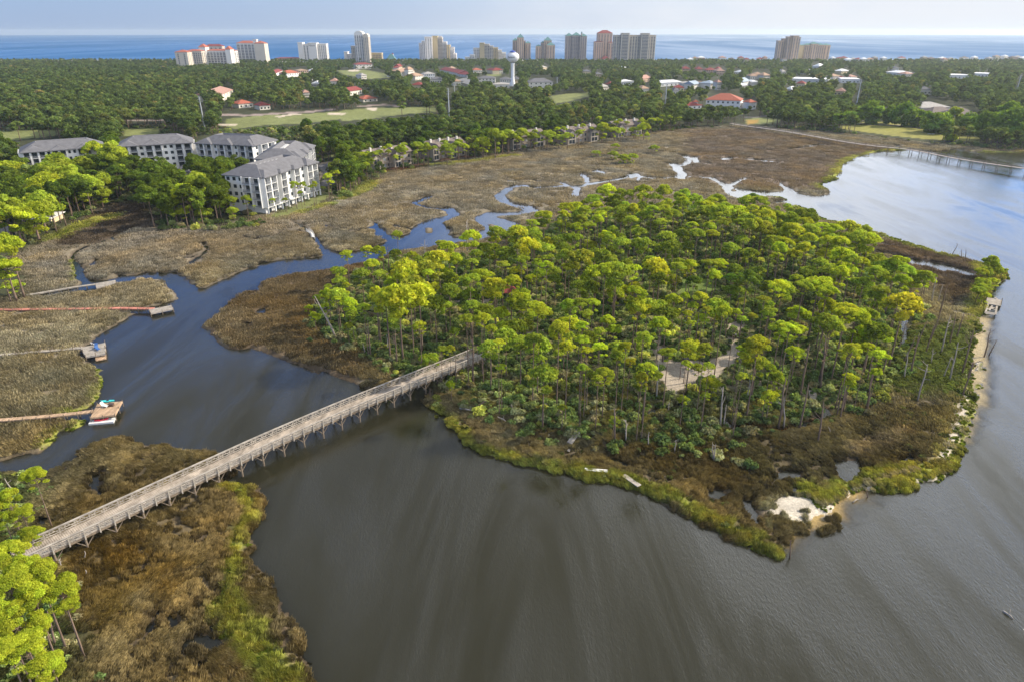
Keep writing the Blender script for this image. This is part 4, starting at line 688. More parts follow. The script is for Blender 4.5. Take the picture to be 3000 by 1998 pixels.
M_ROOFG = surf("slate_shingles", (.16, .16, .175), .9, .2, .5, .2); M_RAIL = surf("grey_railing", (.33, .34, .36), .6, .1, .5, .3); M_STUCCO = surf("white_stucco", (.76, .75, .73), .85, .07, .15, .2); M_STONE = surf("grey_stone", (.42, .41, .40), .9, .3, 2, .2)
# ---- the long curving timber bridge
bl = P('D', (36,1287),(150,1236),(250,1189),(400,1119),(500,1073),(600,1026),(700,982),(800,939),(900,898),(1000,857),(1060,834),(1104,815))
BZ = 3.0; pts = [Vector(G(u, v, BZ)) for u, v in bl]
def resample(pts, step):
    out = [pts[0].copy()]; acc = 0
    for a_, b_ in zip(pts[:-1], pts[1:]):
        l = (b_-a_).length; d = step-acc
        while d <= l: out.append(a_.lerp(b_, d/l)); d += step
        acc = (acc+l) % step if l+acc >= step else acc+l
    return out
def smooth(pts, n=2):
    for _ in range(n): pts = [pts[0]]+[(pts[i-1]+pts[i]*2+pts[i+1])/4 for i in range(1, len(pts)-1)]+[pts[-1]]
    return pts
cl = smooth(resample(pts, 2.05), 4)
bridge = empty("footbridge", (cl[0].x, cl[0].y, 0)); O = Vector((cl[0].x, cl[0].y, 0)); tag(bridge, "long weathered timber footbridge curving over the channel to the wooded island", "bridge")
hw = 1.75
def frame(i):
    d = (cl[min(i+1, len(cl)-1)]-cl[max(i-1, 0)]); d.z = 0; d.normalize(); return cl[i]-O, d, Vector((-d.y, d.x, 0))
dk = MB(); bmz = MB(); vsd = []
for i in range(len(cl)-1):
    p0, d0, n0 = frame(i); p1, d1, n1 = frame(i+1)
    for k in range(7):          # planks laid across
        a_, b_ = p0.lerp(p1, k/7+.008), p0.lerp(p1, (k+1)/7-.012); na = n0.lerp(n1, k/7); j = random.uniform(-.008, .008)
        vs_ = [a_-na*hw, b_-na*hw, b_+na*hw, a_+na*hw]; dk.raw([q+Vector((0, 0, -.08)) for q in vs_]+[q+Vector((0, 0, j)) for q in vs_], [(0, 3, 2, 1), (4, 5, 6, 7), (0, 1, 5, 4), (1, 2, 6, 5), (2, 3, 7, 6), (3, 0, 4, 7)])
    for o_ in (-1.55, 0, 1.55): bmz.bar(p0+n0*o_+Vector((0, 0, -.30)), p1+n1*o_+Vector((0, 0, -.30)), .2, .42)
dk.obj("deck", surf("bleached_planks", (.47, .405, .34), .9, .55, .8, .15, stretch=(1, .6, 1)), bridge); bmz.obj("beam", M_DARKT, bridge)
for s in (-1, 1):
    rl = MB(); pstm = None
    for i in range(len(cl)-1):
        p0, d0, n0 = frame(i); p1, d1, n1 = frame(i+1); a_, b_ = p0+n0*s*(hw+.02), p1+n1*s*(hw+.02); up = lambda z: Vector((0, 0, z))
        rl.bar(a_+up(1.17), b_+up(1.17), .32, .06); rl.bar(a_+up(1.0), b_+up(1.0), .05, .16); rl.bar(a_+up(.18), b_+up(.18), .05, .16); rl.bar(a_+up(.58), b_+up(.58), .04, .11)
        mid = (a_+b_)/2; rl.bar(a_+up(.1), mid+up(1.0), .04, .10); rl.bar(b_+up(.1), mid+up(1.0), .04, .10); rl.bar(a_+n0*s*.05+up(1.0), mid+n0*s*.05+up(.1), .04, .09)
    r_o = rl.obj("railing", M_TIMBER, bridge)
    pb = MB(); pb.box(-.09, -.09, -.55, .09, .09, 1.16); pm = pb.mesh("post", M_TIMBER)
    for i in range(len(cl)):
        p0, d0, n0 = frame(i); o_ = bpy.data.objects.new("post", pm); o_.location = p0+n0*s*(hw+.10); o_.rotation_euler[2] = math.atan2(d0.y, d0.x); link(o_, r_o)
bent = MB()
for s in (-1, 1):
    y_ = s*1.45; bent.tube([(0, y_, -3.6), (0, y_, -.5)], [.17, .15], 8)
    for q in (-1, 1): bent.bar((0, y_, -2.0), (q*1.25, y_, -.55), .12)
bent.bar((0, -1.9, -.62), (0, 1.9, -.62), .22, .25); bent.bar((.12, -1.45, -2.7), (.12, 1.45, -1.0), .07, .16); bent.bar((-.12, 1.45, -2.7), (-.12, -1.45, -1.0), .07, .16); bmesh_ = bent.mesh("trestle", M_DARKT)
for i in range(0, len(cl), 2):
    p0, d0, n0 = frame(i); o_ = bpy.data.objects.new("trestle", bmesh_); o_.location = p0; o_.rotation_euler[2] = math.atan2(d0.y, d0.x); link(o_, bridge)
# ---- private docks: walkway along a line, optional platform from four corners
def walkway(name, label, cat, crop, line, z, w, mat, plat=None, rails=False, step=2.4, pm=M_DARKT, pz=None, group=None, posts=True, zf=None, pw=1.1, pmat=None, pr=.09):
    ps = [Vector(G(*P(crop, *q), z)) for q in line]; o = ps[0].copy(); o.z = 0; e_ = empty(name, o); tag(e_, label, cat, group)
    L_ = smooth(resample(ps, step), 1); L_.append(ps[-1]); wk = MB(); rl = MB()
    if zf:
        for i, q in enumerate(L_): q.z = zf(i/(len(L_)-1))
    pmesh = MB(); pmesh.tube([(0, 0, -z-.6), (0, 0, pw)], [pr, pr*.9], 6); pmm = pmesh.mesh("pile", pm); piles = []
    for i in range(len(L_)-1):
        a_, b_ = L_[i]-o, L_[i+1]-o; d = (b_-a_); d.z = 0
        if d.length < .05: continue
        d.normalize(); n = Vector((-d.y, d.x, 0)); k_ = max(1, int((b_-a_).length/.3))
        for k in range(k_):
            p_, q_ = a_.lerp(b_, k/k_+.02/k_), a_.lerp(b_, (k+.93)/k_); vs_ = [p_-n*w/2, q_-n*w/2, q_+n*w/2, p_+n*w/2]
            wk.raw([v_+Vector((0, 0, -.06)) for v_ in vs_]+vs_, [(0, 3, 2, 1), (4, 5, 6, 7), (0, 1, 5, 4), (1, 2, 6, 5), (2, 3, 7, 6), (3, 0, 4, 7)])
        for s in (-1, 1):
            wk.bar(a_+n*s*w*.42+Vector((0, 0, -.18)), b_+n*s*w*.42+Vector((0, 0, -.18)), .07, .2)
            if posts: piles.append((a_+n*s*w/2, d))
            if rails: rl.bar(a_+n*s*w/2+Vector((0, 0, 1.0)), b_+n*s*w/2+Vector((0, 0, 1.0)), .12, .06); rl.bar(a_+n*s*w/2+Vector((0, 0, .5)), b_+n*s*w/2+Vector((0, 0, .5)), .05, .1)
    wk.obj("walkway", mat, e_)
    if rails: rl.obj("railing", M_TIMBER, e_)
    if plat:
        z2 = pz if pz else z; c = [Vector(G(*P(crop, *q), z2))-o for q in plat]; pl = MB(); n_ = 22
        for k in range(n_):
            a_, b_ = c[0].lerp(c[1], k/n_+.003), c[0].lerp(c[1], (k+.93)/n_); a2, b2 = c[3].lerp(c[2], k/n_+.003), c[3].lerp(c[2], (k+.93)/n_); vs_ = [a_, b_, b2, a2]; dn = Vector((0, 0, -.07))
            pl.raw([v_+dn for v_ in vs_]+vs_, [(0, 3, 2, 1), (4, 5, 6, 7), (0, 1, 5, 4), (1, 2, 6, 5), (2, 3, 7, 6), (3, 0, 4, 7)])
        for k in range(4): pl.bar(c[k]+Vector((0, 0, -.2)), c[(k+1) % 4]+Vector((0, 0, -.2)), .08, .26)
        pl.obj("platform", pmat or mat, e_)
        for k in range(4): piles += [(c[k], Vector((1, 0, 0))), (c[k].lerp(c[(k+1) % 4], .5), Vector((1, 0, 0)))]
    for p_, d in piles[:96]:
        o_ = bpy.data.objects.new("pile", pmm); o_.location = p_; o_.rotation_euler[2] = math.atan2(d.y, d.x); link(o_, e_)
    return e_, o
walkway("private_dock", "narrow pale grey boardwalk with plain rectangular end platform, farthest of the private docks", "dock", 'C1', [(60,609),(200,590),(360,562),(520,535),(630,522)], .9, 1.1, M_TIMBER, [(625,518),(755,495),(757,522),(632,547)], pw=.05)
walkway("private_dock", "long red boardwalk across the marsh ending at a small grey boat dock", "dock", 'C1', [(-260,690),(100,687),(400,684),(800,678),(1010,682)], 1.0, 1.3, M_REDB, [(975,690),(1122,661),(1137,684),(990,716)], pw=.35, pmat=M_TIMBER)
walkway("private_dock", "weathered grey boardwalk with a wide angled platform, white pole and blue chairs", "dock", 'C1', [(-260,1000),(0,982),(200,966),(400,948),(535,936)], 1.0, 1.2, M_TIMBER, [(527,936),(688,905),(694,976),(562,997)], pw=.7)
walkway("private_dock", "tan new-looking dock with square deck holding kayaks, nearest of the private docks", "dock", 'KD', [(-2600,1180),(-1500,1090),(-700,1030),(0,960),(400,915),(760,868)], 1.3, 1.15, M_WDECK, [(885,655),(1650,565),(1430,985),(668,1080)], pw=.3)
def px_box(name, label, cat, crop, quad, z, th, mat, parts=None, group=None):
    c = [Vector(G(*P(crop, *q), z)) for q in quad]; o = sum(c, Vector())/4; o.z = 0; b = MB(); vs_ = [q-o for q in c]; dn = Vector((0, 0, -th)); b.raw([v_+dn for v_ in vs_]+vs_, [(0, 3, 2, 1), (4, 5, 6, 7), (0, 1, 5, 4), (1, 2, 6, 5), (2, 3, 7, 6), (3, 0, 4, 7)])
    e_ = b.obj(name, mat, None, o); tag(e_, label, cat, group); return e_
px_box("floating_dock", "low white floating dock strip below the tan kayak deck", "dock", 'KD', [(672,1165),(1440,1062),(1385,1195),(612,1262)], .35, .4, M_WHITE)
px_box("boat_step", "brown low wooden landing step in front of the grey dock with blue chairs", "landing step", 'C1', [(622,990),(695,975),(697,1008),(628,1021)], .4, .25, M_WDECK)
def kayak(label, crop, a_, b_, z, col, wd=.75):
    A_, B_ = Vector(G(*P(crop, *a_), z)), Vector(G(*P(crop, *b_), z)); l = (B_-A_).length; b = MB(); n = 9; vs_ = []; fs_ = []
    for i in range(n+1):
        t = i/n; s_ = math.sin(math.pi*t)**.6*wd/2+.01; x = t*l; sh_ = .12*(2*t-1)**2
        vs_ += [(x, -s_, .22+sh_), (x, -s_*.6, 0+sh_*.5), (x, s_*.6, sh_*.5), (x, s_, .22+sh_), (x, 0, .30+sh_)]
    for i in range(n):
        for k in range(5): p_, q_ = i*5+k, i*5+(k+1) % 5; fs_.append((p_, q_, q_+5, p_+5))
    b.raw(vs_, fs_); mt = surf("kayak_plastic_"+label.split()[0], col, .35, .1, 1, .5); o = b.obj("hull", mt, None); e_ = empty("kayak", A_, math.atan2((B_-A_).y, (B_-A_).x)); o.parent = e_
    s = MB(); s.box(l*.42, -wd*.25, .24, l*.6, wd*.25, .34); s.obj("seat", M_GLASS, e_); tag(e_, label, "kayak"); return e_
kayak("red kayak lying on the white floating dock", 'KD', (800,1190), (1240,1120), .36, (.62, .03, .06)); kayak("turquoise kayak resting along the back edge of the tan deck", 'KD', (1000,600), (1420,572), 1.32, (.05, .62, .62)); kayak("white kayak lying at the back of the grey angled dock", 'C1', (596,912), (632,922), 1.02, (.75, .75, .74), .6)
def chair(label, crop, p_, z, mat, rz, group=None):
    x, y, _ = G(*P(crop, *p_), z); e_ = empty("deck_chair", (x, y, z), rz); b = MB(); b.box(-.35, -.55, .28, .35, .55, .36); b.obj("seat", mat, e_)
    b = MB(); b.bar((0, .5, .33), (0, .95, .95), .68, .06); b.obj("backrest", mat, e_); lg = MB(); lg.box(-.03, -.03, 0, .03, .03, .3); lm = lg.mesh("leg", mat)
    for sx in (-.3, .3):
        for sy in (-.5, .5): o_ = bpy.data.objects.new("leg", lm); o_.location = (sx, sy, 0); link(o_, e_)
    tag(e_, label, "chair", group)
M_BLUE = surf("blue_sling", (.05, .13, .35), .7, .2, 2, .2)
chair("blue lounge chair standing nearer the far edge of the grey dock", 'C1', (632,940), 1.0, M_BLUE, .4); chair("blue lounge chair in front of the other on the grey dock", 'C1', (645,953), 1.0, M_BLUE, .9)
chair("white lounge chair lying open on the tan kayak deck", 'KD', (1150,745), 1.3, M_WHITE, 1.3)
b = MB(); b.box(-.5, -.3, 0, .5, .3, .45); e_ = b.obj("storage_box", surf("brown_plastic", (.12, .08, .06), .6, .2, 2, .3), None, Vector(G(*P('KD', 1320,715), 1.3))); bv = MB(); bv.box(-.53, -.33, .45, .53, .33, .52); bv.obj("lid", surf("dark_lid", (.08, .055, .045), .5, .1, 1, .3), e_); tag(e_, "brown storage box on the tan kayak deck", "box")
# little white footbridge end at the creek head, ruined jetty and planks
walkway("creek_landing", "small white landing at the head of the side creek in the north marsh", "dock", 'C1', [(2020,172),(2045,190),(2056,214)], .9, 1.0, M_WHITE, None, True, 1.2, M_WHITE, pw=1.0)
# far boardwalk over the marsh and lagoon
fb = [(330,712),(400,726),(550,745),(700,766),(900,800),(1050,828),(1200,852),(1350,872),(1500,884),(1600,897),(1700,917),(1850,948),(2000,972),(2200,1002),(2354,1022),(2700,1066)]
ew, ow = walkway("long_boardwalk", "very long straight timber boardwalk crossing the far marsh and lagoon", "boardwalk", 'Z3', fb, 2.8, 2.2, surf('sun_bleached_boards', (.46, .40, .36), .9, .15, .3, .2), None, True, 7.0, M_DARKT, pw=1.0, pr=.17)
# ruined jetty at the east tip
e_, o_ = walkway("ruined_jetty", "broken grey jetty with missing boards at the island's east tip", "jetty", 'E1', [(1240,150),(1215,250)], .9, 3.6, M_TIMBER, None, False, 1.5, M_DARKT, pw=.5)
q_ = MB()
for a_, b_ in (((1110,235),(1275,262)), ((1120,290),(1250,340)), ((1105,330),(1240,300)), ((1200,270),(1150,350)), ((1085,400),(1250,425)), ((1090,388),(1255,412)), ((1100,372),(1260,400)), ((1245,130),(1320,180)), ((1300,180),(1255,420)), ((1150,180),(1085,400))):
    q_.bar(Vector(G(*P('E1', *a_), .8+random.uniform(-.1, .1)))-o_, Vector(G(*P('E1', *b_), .8+random.uniform(-.2, .1)))-o_, .45, .1)
q_.obj("loose_boards", M_TIMBER, e_)
def plank(label, crop, a_, b_, w, z=.75, th=.12, mat=M_TIMBER, name="washed_up_plank", cat="plank", z2=None):
    A_, B_ = Vector(G(*P(crop, *a_), z)), Vector(G(*P(crop, *b_), z2 if z2 else z)); b = MB(); b.bar((0, 0, 0), B_-A_, w, th); o = b.obj(name, mat, None, A_); tag(o, label, cat); return o
plank("pale broad plank in the rushes left of the broken landing", 'C4', (905,385), (1000,445), .7); plank("short plank leaning in the gap below the broken landing", 'C4', (1040,495), (1086,432), .5)
for i, (a_, b_) in enumerate((((1042,438),(1108,350)), ((1056,446),(1122,356)))): plank(("upper" if i == 0 else "lower")+" long slab of the broken dark landing by the inlet", 'C4', a_, b_, .55, 1.2, .15)
plank("bleached white board lying on the south levee, upper of two", 'C4', (1150,608), (1298,620), .3, .9, mat=M_WHITE); plank("bleached white board lying on the south levee, lower of two", 'C4', (1158,618), (1298,630), .3, .9, mat=M_WHITE)
plank("grey timber raft section lying across the south levee", 'C4', (1402,650), (1508,722), .9, .9)
def log(label, crop, a_, b_, r, z=.5, z2=None, mat=M_DEAD):
    A_, B_ = Vector(G(*P(crop, *a_), z)), Vector(G(*P(crop, *b_), z2 or z)); b = MB(); d = B_-A_; b.tube([(0, 0, 0), d*.3+Vector((0, 0, .1)), d*.7+Vector((.05, .1, .12)), d], [r, r*.9, r*.75, r*.45], 7); b.tube([d*.6, d*.6+Vector((.3, .5, .7))], [r*.4, r*.1], 4)
    o = b.obj("fallen_log", mat, None, A_, True); tag(o, label, "log")
log("pale fallen log below the bridge end, the longer of two", 'C4', (330,212), (432,240), .22, .9); log("brown fallen log propped above a dark pool near the bridge end", 'C4', (435,210), (505,165), .18, .9, 2.0, M_BARK); log("broken driftwood log floating on open water in the lower right", 'C6', (1640,1205), (1690,1245), .16, .05)
log("pale trunk lying at the foot of the tall shore pine", 'C4', (575,272), (632,300), .2, .9); log("driftwood branch stranded in the shallows off the sandy point", 'C6', (870,648), (900,630), .10, .1)
# ---- dead standing trees (crop, top x y, foot x y, forks, pale?)
SN = [('T8', 1200,460,1108,780,2,0), ('T8', 1410,520,1370,830,3,1), ('T8', 1500,330,1350,650,1,0), ('T8', 1540,300,1440,780,1,0), ('T8', 1640,150,1480,520,1,0), ('T8', 1720,180,1610,540,2,0), ('T8', 1800,20,1660,400,1,0), ('T8', 1900,100,1790,540,2,1), ('T8', 1960,80,1890,440,1,0), ('T8', 2060,60,1960,380,1,0),
 ('T8', 2170,260,2025,790,4,0), ('T8', 2172,622,2030,1040,3,0), ('T8', 1910,570,1812,820,3,1), ('T8', 1990,400,1890,850,4,1), ('T8', 1640,650,1520,1080,5,1), ('T8', 1020,700,925,1195,2,0), ('T8', 700,900,632,1290,3,0), ('T8', 470,320,402,960,9,0), ('T8', 280,420,172,1050,5,0), ('T8', 270,880,160,1410,2,0), ('T8', 445,1080,372,1568,3,0), ('T8', 1700,470,1680,660,3,1),
 ('E1', 1180,655,1075,1100,3,0), ('E1', 1275,845,1152,1085,1,0), ('E1', 880,1200,770,1500,2,0), ('T4', 1985,450,1912,592,3,0), ('T4', 2025,515,2028,602,2,0), ('T4', 2078,515,2070,622,2,0), ('T4', 1740,830,1680,1130,3,1), ('T4', 1870,920,1770,1270,2,0), ('T4', 1815,920,1750,1130,1,1),
 ('T1', 1830,385,1842,752,6,1), ('T1', 1350,600,1356,900,6,1), ('T1', 922,690,940,980,4,0), ('T1', 1000,750,1010,950,1,0), ('T1', 865,760,885,1060,1,0), ('T1', 2010,585,2008,900,1,0), ('T5', 210,262,338,560,2,1), ('T5', 1008,455,1030,870,3,0), ('T5', 1485,900,1500,1110,0,0), ('T5', 910,515,930,700,1,1), ('T5', 640,600,672,742,1,1), ('T5', 695,350,730,790,2,0), ('T5', 1898,560,1912,1115,9,0), ('T5', 800,180,838,650,9,0), ('T5', 1410,1120,1412,1230,2,0), ('T5', 75,100,130,215,0,1),
 ('T6', 2080,800,2050,1262,2,1), ('T6', 1570,1358,1576,1520,2,1), ('T6', 520,420,530,600,8,1), ('T7', 860,1105,822,1568,2,1), ('T7', 892,1310,866,1560,1,1), ('T7', 1580,1000,1492,1568,3,0), ('T7', 1010,1290,962,1568,1,0), ('T7', 1560,1230,1556,1568,3,1), ('T7', 1165,1000,1135,1280,1,1), ('T7', 240,1280,215,1400,3,1), ('T7', 475,1450,470,1568,0,0),
 ('C4', 1570,370,1565,470,3,1), ('C4', 1745,420,1740,510,5,1), ('C4', 1345,215,1350,450,3,0), ('C4', 1420,290,1420,440,8,1), ('C4', 1990,450,1990,560,5,1), ('C6', 554,840,550,925,1,0), ('C6', 745,260,760,300,2,1), ('C6', 170,350,160,440,4,1), ('C2', 325,680,355,800,2,0), ('C2', 555,705,562,765,0,1), ('C2', 560,828,562,875,0,1), ('C2', 395,750,400,830,6,1), ('C2', 30,230,90,330,2,1), ('C2', 310,1100,370,1350,4,0), ('C4', 670,190,680,250,4,1), ('C4', 890,180,900,240,7,1), ('C1', 2065,600,2210,880,2,1), ('C6', 940,588,948,612,5,0)]
snw = ["bare", "forked", "leaning", "grey", "splintered", "branching", "bleached"]
for i, (cn, tx, ty, bx, by, forks, pale) in enumerate(SN):
    fu, fv = P(cn, bx, by); tu, tv = P(cn, tx, ty); B0 = Vector(G(fu, fv, .3)); dx_ = (tu-1500)/FPX; dy_ = (999-tv)/FPX; f_ = cp+dy_*sp; t_ = B0.y/f_; T0 = Vector((dx_*t_, B0.y, CH+(-sp+dy_*cp)*t_)); d = T0-B0
    if d.z < .8: d.z = .8
    h = d.length; r0 = min(.24, .07+h*.011); b = MB(); rs_ = random.Random(i)
    mid = [Vector((0, 0, -.5)), d*.35+Vector((rs_.uniform(-.12, .12), 0, 0)), d*.7+Vector((rs_.uniform(-.15, .15), 0, 0)), d]; b.tube(mid, [r0*1.2, r0, r0*.75, r0*.35], 7)
    brs = []
    for k in range(forks):
        br_ = MB(); brs.append(br_); f = rs_.uniform(.5, .96); th = rs_.uniform(0, 6.28); l = h*rs_.uniform(.08, .20); st = d*f; en = st+Vector((math.cos(th)*l, math.sin(th)*l, l*rs_.uniform(.15, .9))); br_.tube([st, st.lerp(en, .5)+Vector((0, 0, -.05*l)), en], [r0*.42, r0*.3, r0*.12], 5)
        en2 = en+Vector((rs_.uniform(-1, 1), rs_.uniform(-1, 1), rs_.uniform(.1, .8)))*l*.4; br_.tube([st.lerp(en, .6), en2], [r0*.2, r0*.07], 4)
    mt = M_DEAD if pale else M_BARK; e_ = empty("dead_tree", (B0.x, B0.y, B0.z)); b.obj("trunk", mt, e_, None, True)
    for br_ in brs: br_.obj("branch", mt, e_)
    reg = {'T8': "among the drowned pines on the east side", 'E1': "in the bright shallows off the east shore", 'T4': "by the brown rush flat in the northeast", 'T1': "at the creek edge northwest of the wood", 'T5': "at the brushy west end by the bridge", 'T6': "in the scrub below the tall stand", 'T7': "south of the sandy clearing", 'C4': "in the south shore marsh", 'C6': "near the sandy southeast point", 'C2': "beside the near end of the bridge", 'C1': "at the western tip of the wood"}[cn]
    sz = "tall" if h > 9 else ("mid-height" if h > 4.5 else "short stubby"); fk = "many-branched" if forks > 4 else ("forked" if forks > 1 else "bare-poled"); tag(e_, f"{sz} {'pale grey' if pale else 'brown'} {fk} dead trunk {reg}", "dead tree", f"{sz} {'pale grey' if pale else 'brown'} {fk} dead trunks {reg}")
# ---- island shelters
def hut(name, label, crop, c, wdt, dpt, he, hr, roofm, wallm, rz=.3, open_=True, cat="shelter"):
    x, y, _ = G(*P(crop, *c), he); e_ = empty(name, (x, y, .5), rz); b = MB(); b.hip(-wdt/2, -dpt/2, wdt/2, dpt/2, he, hr, .5); b.obj("roof", roofm, e_)
    if open_:
        pb = MB(); pb.box(-.1, -.1, 0, .1, .1, he-.2); pm = pb.mesh("post", M_TIMBER)
        for sx in (-1, 1):
            for sy in (-1, 1): o_ = bpy.data.objects.new("post", pm); o_.location = (sx*(wdt/2-.2), sy*(dpt/2-.2), 0); link(o_, e_)
        b = MB(); b.box(-wdt/2, -dpt/2, -.3, wdt/2, dpt/2, .05); b.obj("floor", M_TIMBER, e_)
    else: b = MB(); b.box(-wdt/2, -dpt/2, -.5, wdt/2, dpt/2, he-.25); b.obj("wall", wallm, e_)
    tag(e_, label, cat); return e_
M_RED = surf("terracotta_tiles", (.40, .125, .08), .8, .25, .8, .2); M_REDD = surf("dark_red_tiles", (.25, .055, .05), .8, .25, .8, .2); M_PINK = surf("pale_clay_tiles", (.42, .25, .20), .85, .2, .6, .2); M_TAN = surf("tan_tiles", (.40, .27, .19), .85, .2, .6, .2)
hut("gazebo", "grey-roofed open gazebo among the tall trunks in the island wood", 'T2', (1835,640), 6, 5, 3.6, 1.6, surf("grey_shakes", (.33, .32, .31), .9, .2, 1, .1), None, .4, True, "gazebo"); hut("picnic_shelter", "small red-roofed shelter by the sandy patch in the island's middle", 'T2', (330,1195), 4.5, 3.5, 3.0, 1.3, M_REDD, None, .2)
# platform and walk east of clearing
walkway("trail_platform", "small grey plank platform by an orange-brown ditch in the southeast wood", "platform", 'T7', [(1880,1150),(1890,1210)], .9, 1.5, M_TIMBER, [(1855,1195),(1935,1215),(1915,1265),(1850,1245)], posts=False, pw=.1)
plank("grey bench by the sandy path north of the clearing", 'T7', (1010,745), (1100,725), .9, .9, .35, M_STONE, "bench", "bench")
b = MB(); b.box(-.6, -.35, .25, .6, .35, .95); e_ = b.obj("barbecue_grill", surf("black_iron", (.02, .02, .02), .5, .2, 3, .4), None, Vector(G(*P('T7', 430,828), .5))); lg = MB(); lg.box(-.06, -.06, -.1, .06, .06, .25); lg.obj("leg", M_DARKT, e_); tag(e_, "small black box grill at the sandy clearing's upper edge", "grill")
# ---- people on the sandy path (tiny in the picture)
def person(label, loc, rz, top, bottom, stride=.25):
    J = {'pelvis': (0, 0, .95), 'chest': (0, 0, 1.28), 'neck': (0, 0, 1.48), 'head': (0, -.02, 1.60), 'crown': (0, 0, 1.74), 'sl': (-.19, 0, 1.42), 'el': (-.25, .03, 1.14), 'hl': (-.24, -.08, .90), 'sr': (.19, 0, 1.42), 'er': (.25, .02, 1.14), 'hr': (.24, -.08, .90),
         'pl': (-.10, 0, .90), 'kl': (-.11, -stride*.5, .50), 'al': (-.11, -stride*.4, .08), 'tl': (-.11, -stride*.4-.18, .03), 'pr': (.10, 0, .90), 'kr': (.11, stride*.2, .50), 'ar': (.11, stride, .10), 'tr': (.11, stride-.16, .03)}
    E_ = [('pelvis', 'chest'), ('chest', 'neck'), ('neck', 'head'), ('head', 'crown'), ('chest', 'sl'), ('sl', 'el'), ('el', 'hl'), ('chest', 'sr'), ('sr', 'er'), ('er', 'hr'), ('pelvis', 'pl'), ('pl', 'kl'), ('kl', 'al'), ('al', 'tl'), ('pelvis', 'pr'), ('pr', 'kr'), ('kr', 'ar'), ('ar', 'tr')]
    R_ = dict(pelvis=.14, chest=.16, neck=.06, head=.10, crown=.07, sl=.07, sr=.07, el=.045, er=.045, hl=.04, hr=.04, pl=.10, pr=.10, kl=.065, kr=.065, al=.045, ar=.045, tl=.035, tr=.035); nm = list(J)
    me = bpy.data.meshes.new("person"); me.from_pydata([J[k] for k in nm], [(nm.index(a_), nm.index(b_)) for a_, b_ in E_], []); o = link(bpy.data.objects.new("person", me)); o.location = loc; o.rotation_euler[2] = rz
    md = o.modifiers.new("skin", 'SKIN')
    for i, k in enumerate(nm): me.skin_vertices[0].data[i].radius = (R_[k], R_[k])
    me.skin_vertices[0].data[0].use_root = True; o.modifiers.new("sub", 'SUBSURF').levels = 1
    me.materials.append(surf("skin_tone", (.42, .26, .19), .6, .1, 4, .3)); tag(o, label, "person")
    for nm_, prs, mt, k_ in (("shirt", [('pelvis', 'chest'), ('chest', 'neck'), ('sl', 'el'), ('sr', 'er')], top, 1.15), ("trousers", [('pl', 'kl'), ('kl', 'al'), ('pr', 'kr'), ('kr', 'ar')], bottom, 1.12)):
        b = MB()
        for a_, c_ in prs: b.tube([J[a_], J[c_]], [R_[a_]*k_, R_[c_]*k_*(1.0 if nm_ == 'shirt' else 1.1)], 10)
        b.obj(nm_, mt, o, None, True)
    hr_ = MB(); hr_.tube([(0, .02, 1.62), (0, .02, 1.72), (0, .01, 1.78)], [.115, .11, .04], 10); hr_.obj("hair", surf("dark_hair", (.03, .02, .015), .7, .1, 5, .3), o, None, True)
gx = lambda c, x, y: Vector(G(*P(c, x, y), .55)); person("person in a white shirt walking on the sandy path above the clearing", gx('T7', 995, 560), .5, M_WHITE, surf("navy_cloth", (.03, .04, .08), .8, .1, 4, .1)); person("person in dark clothes on the sandy path just below the one in white", gx('T7', 970, 590), 1.2, surf("black_cloth", (.02, .02, .022), .8, .1, 4, .1), surf("grey_cloth", (.15, .12, .11), .8, .1, 4, .1))
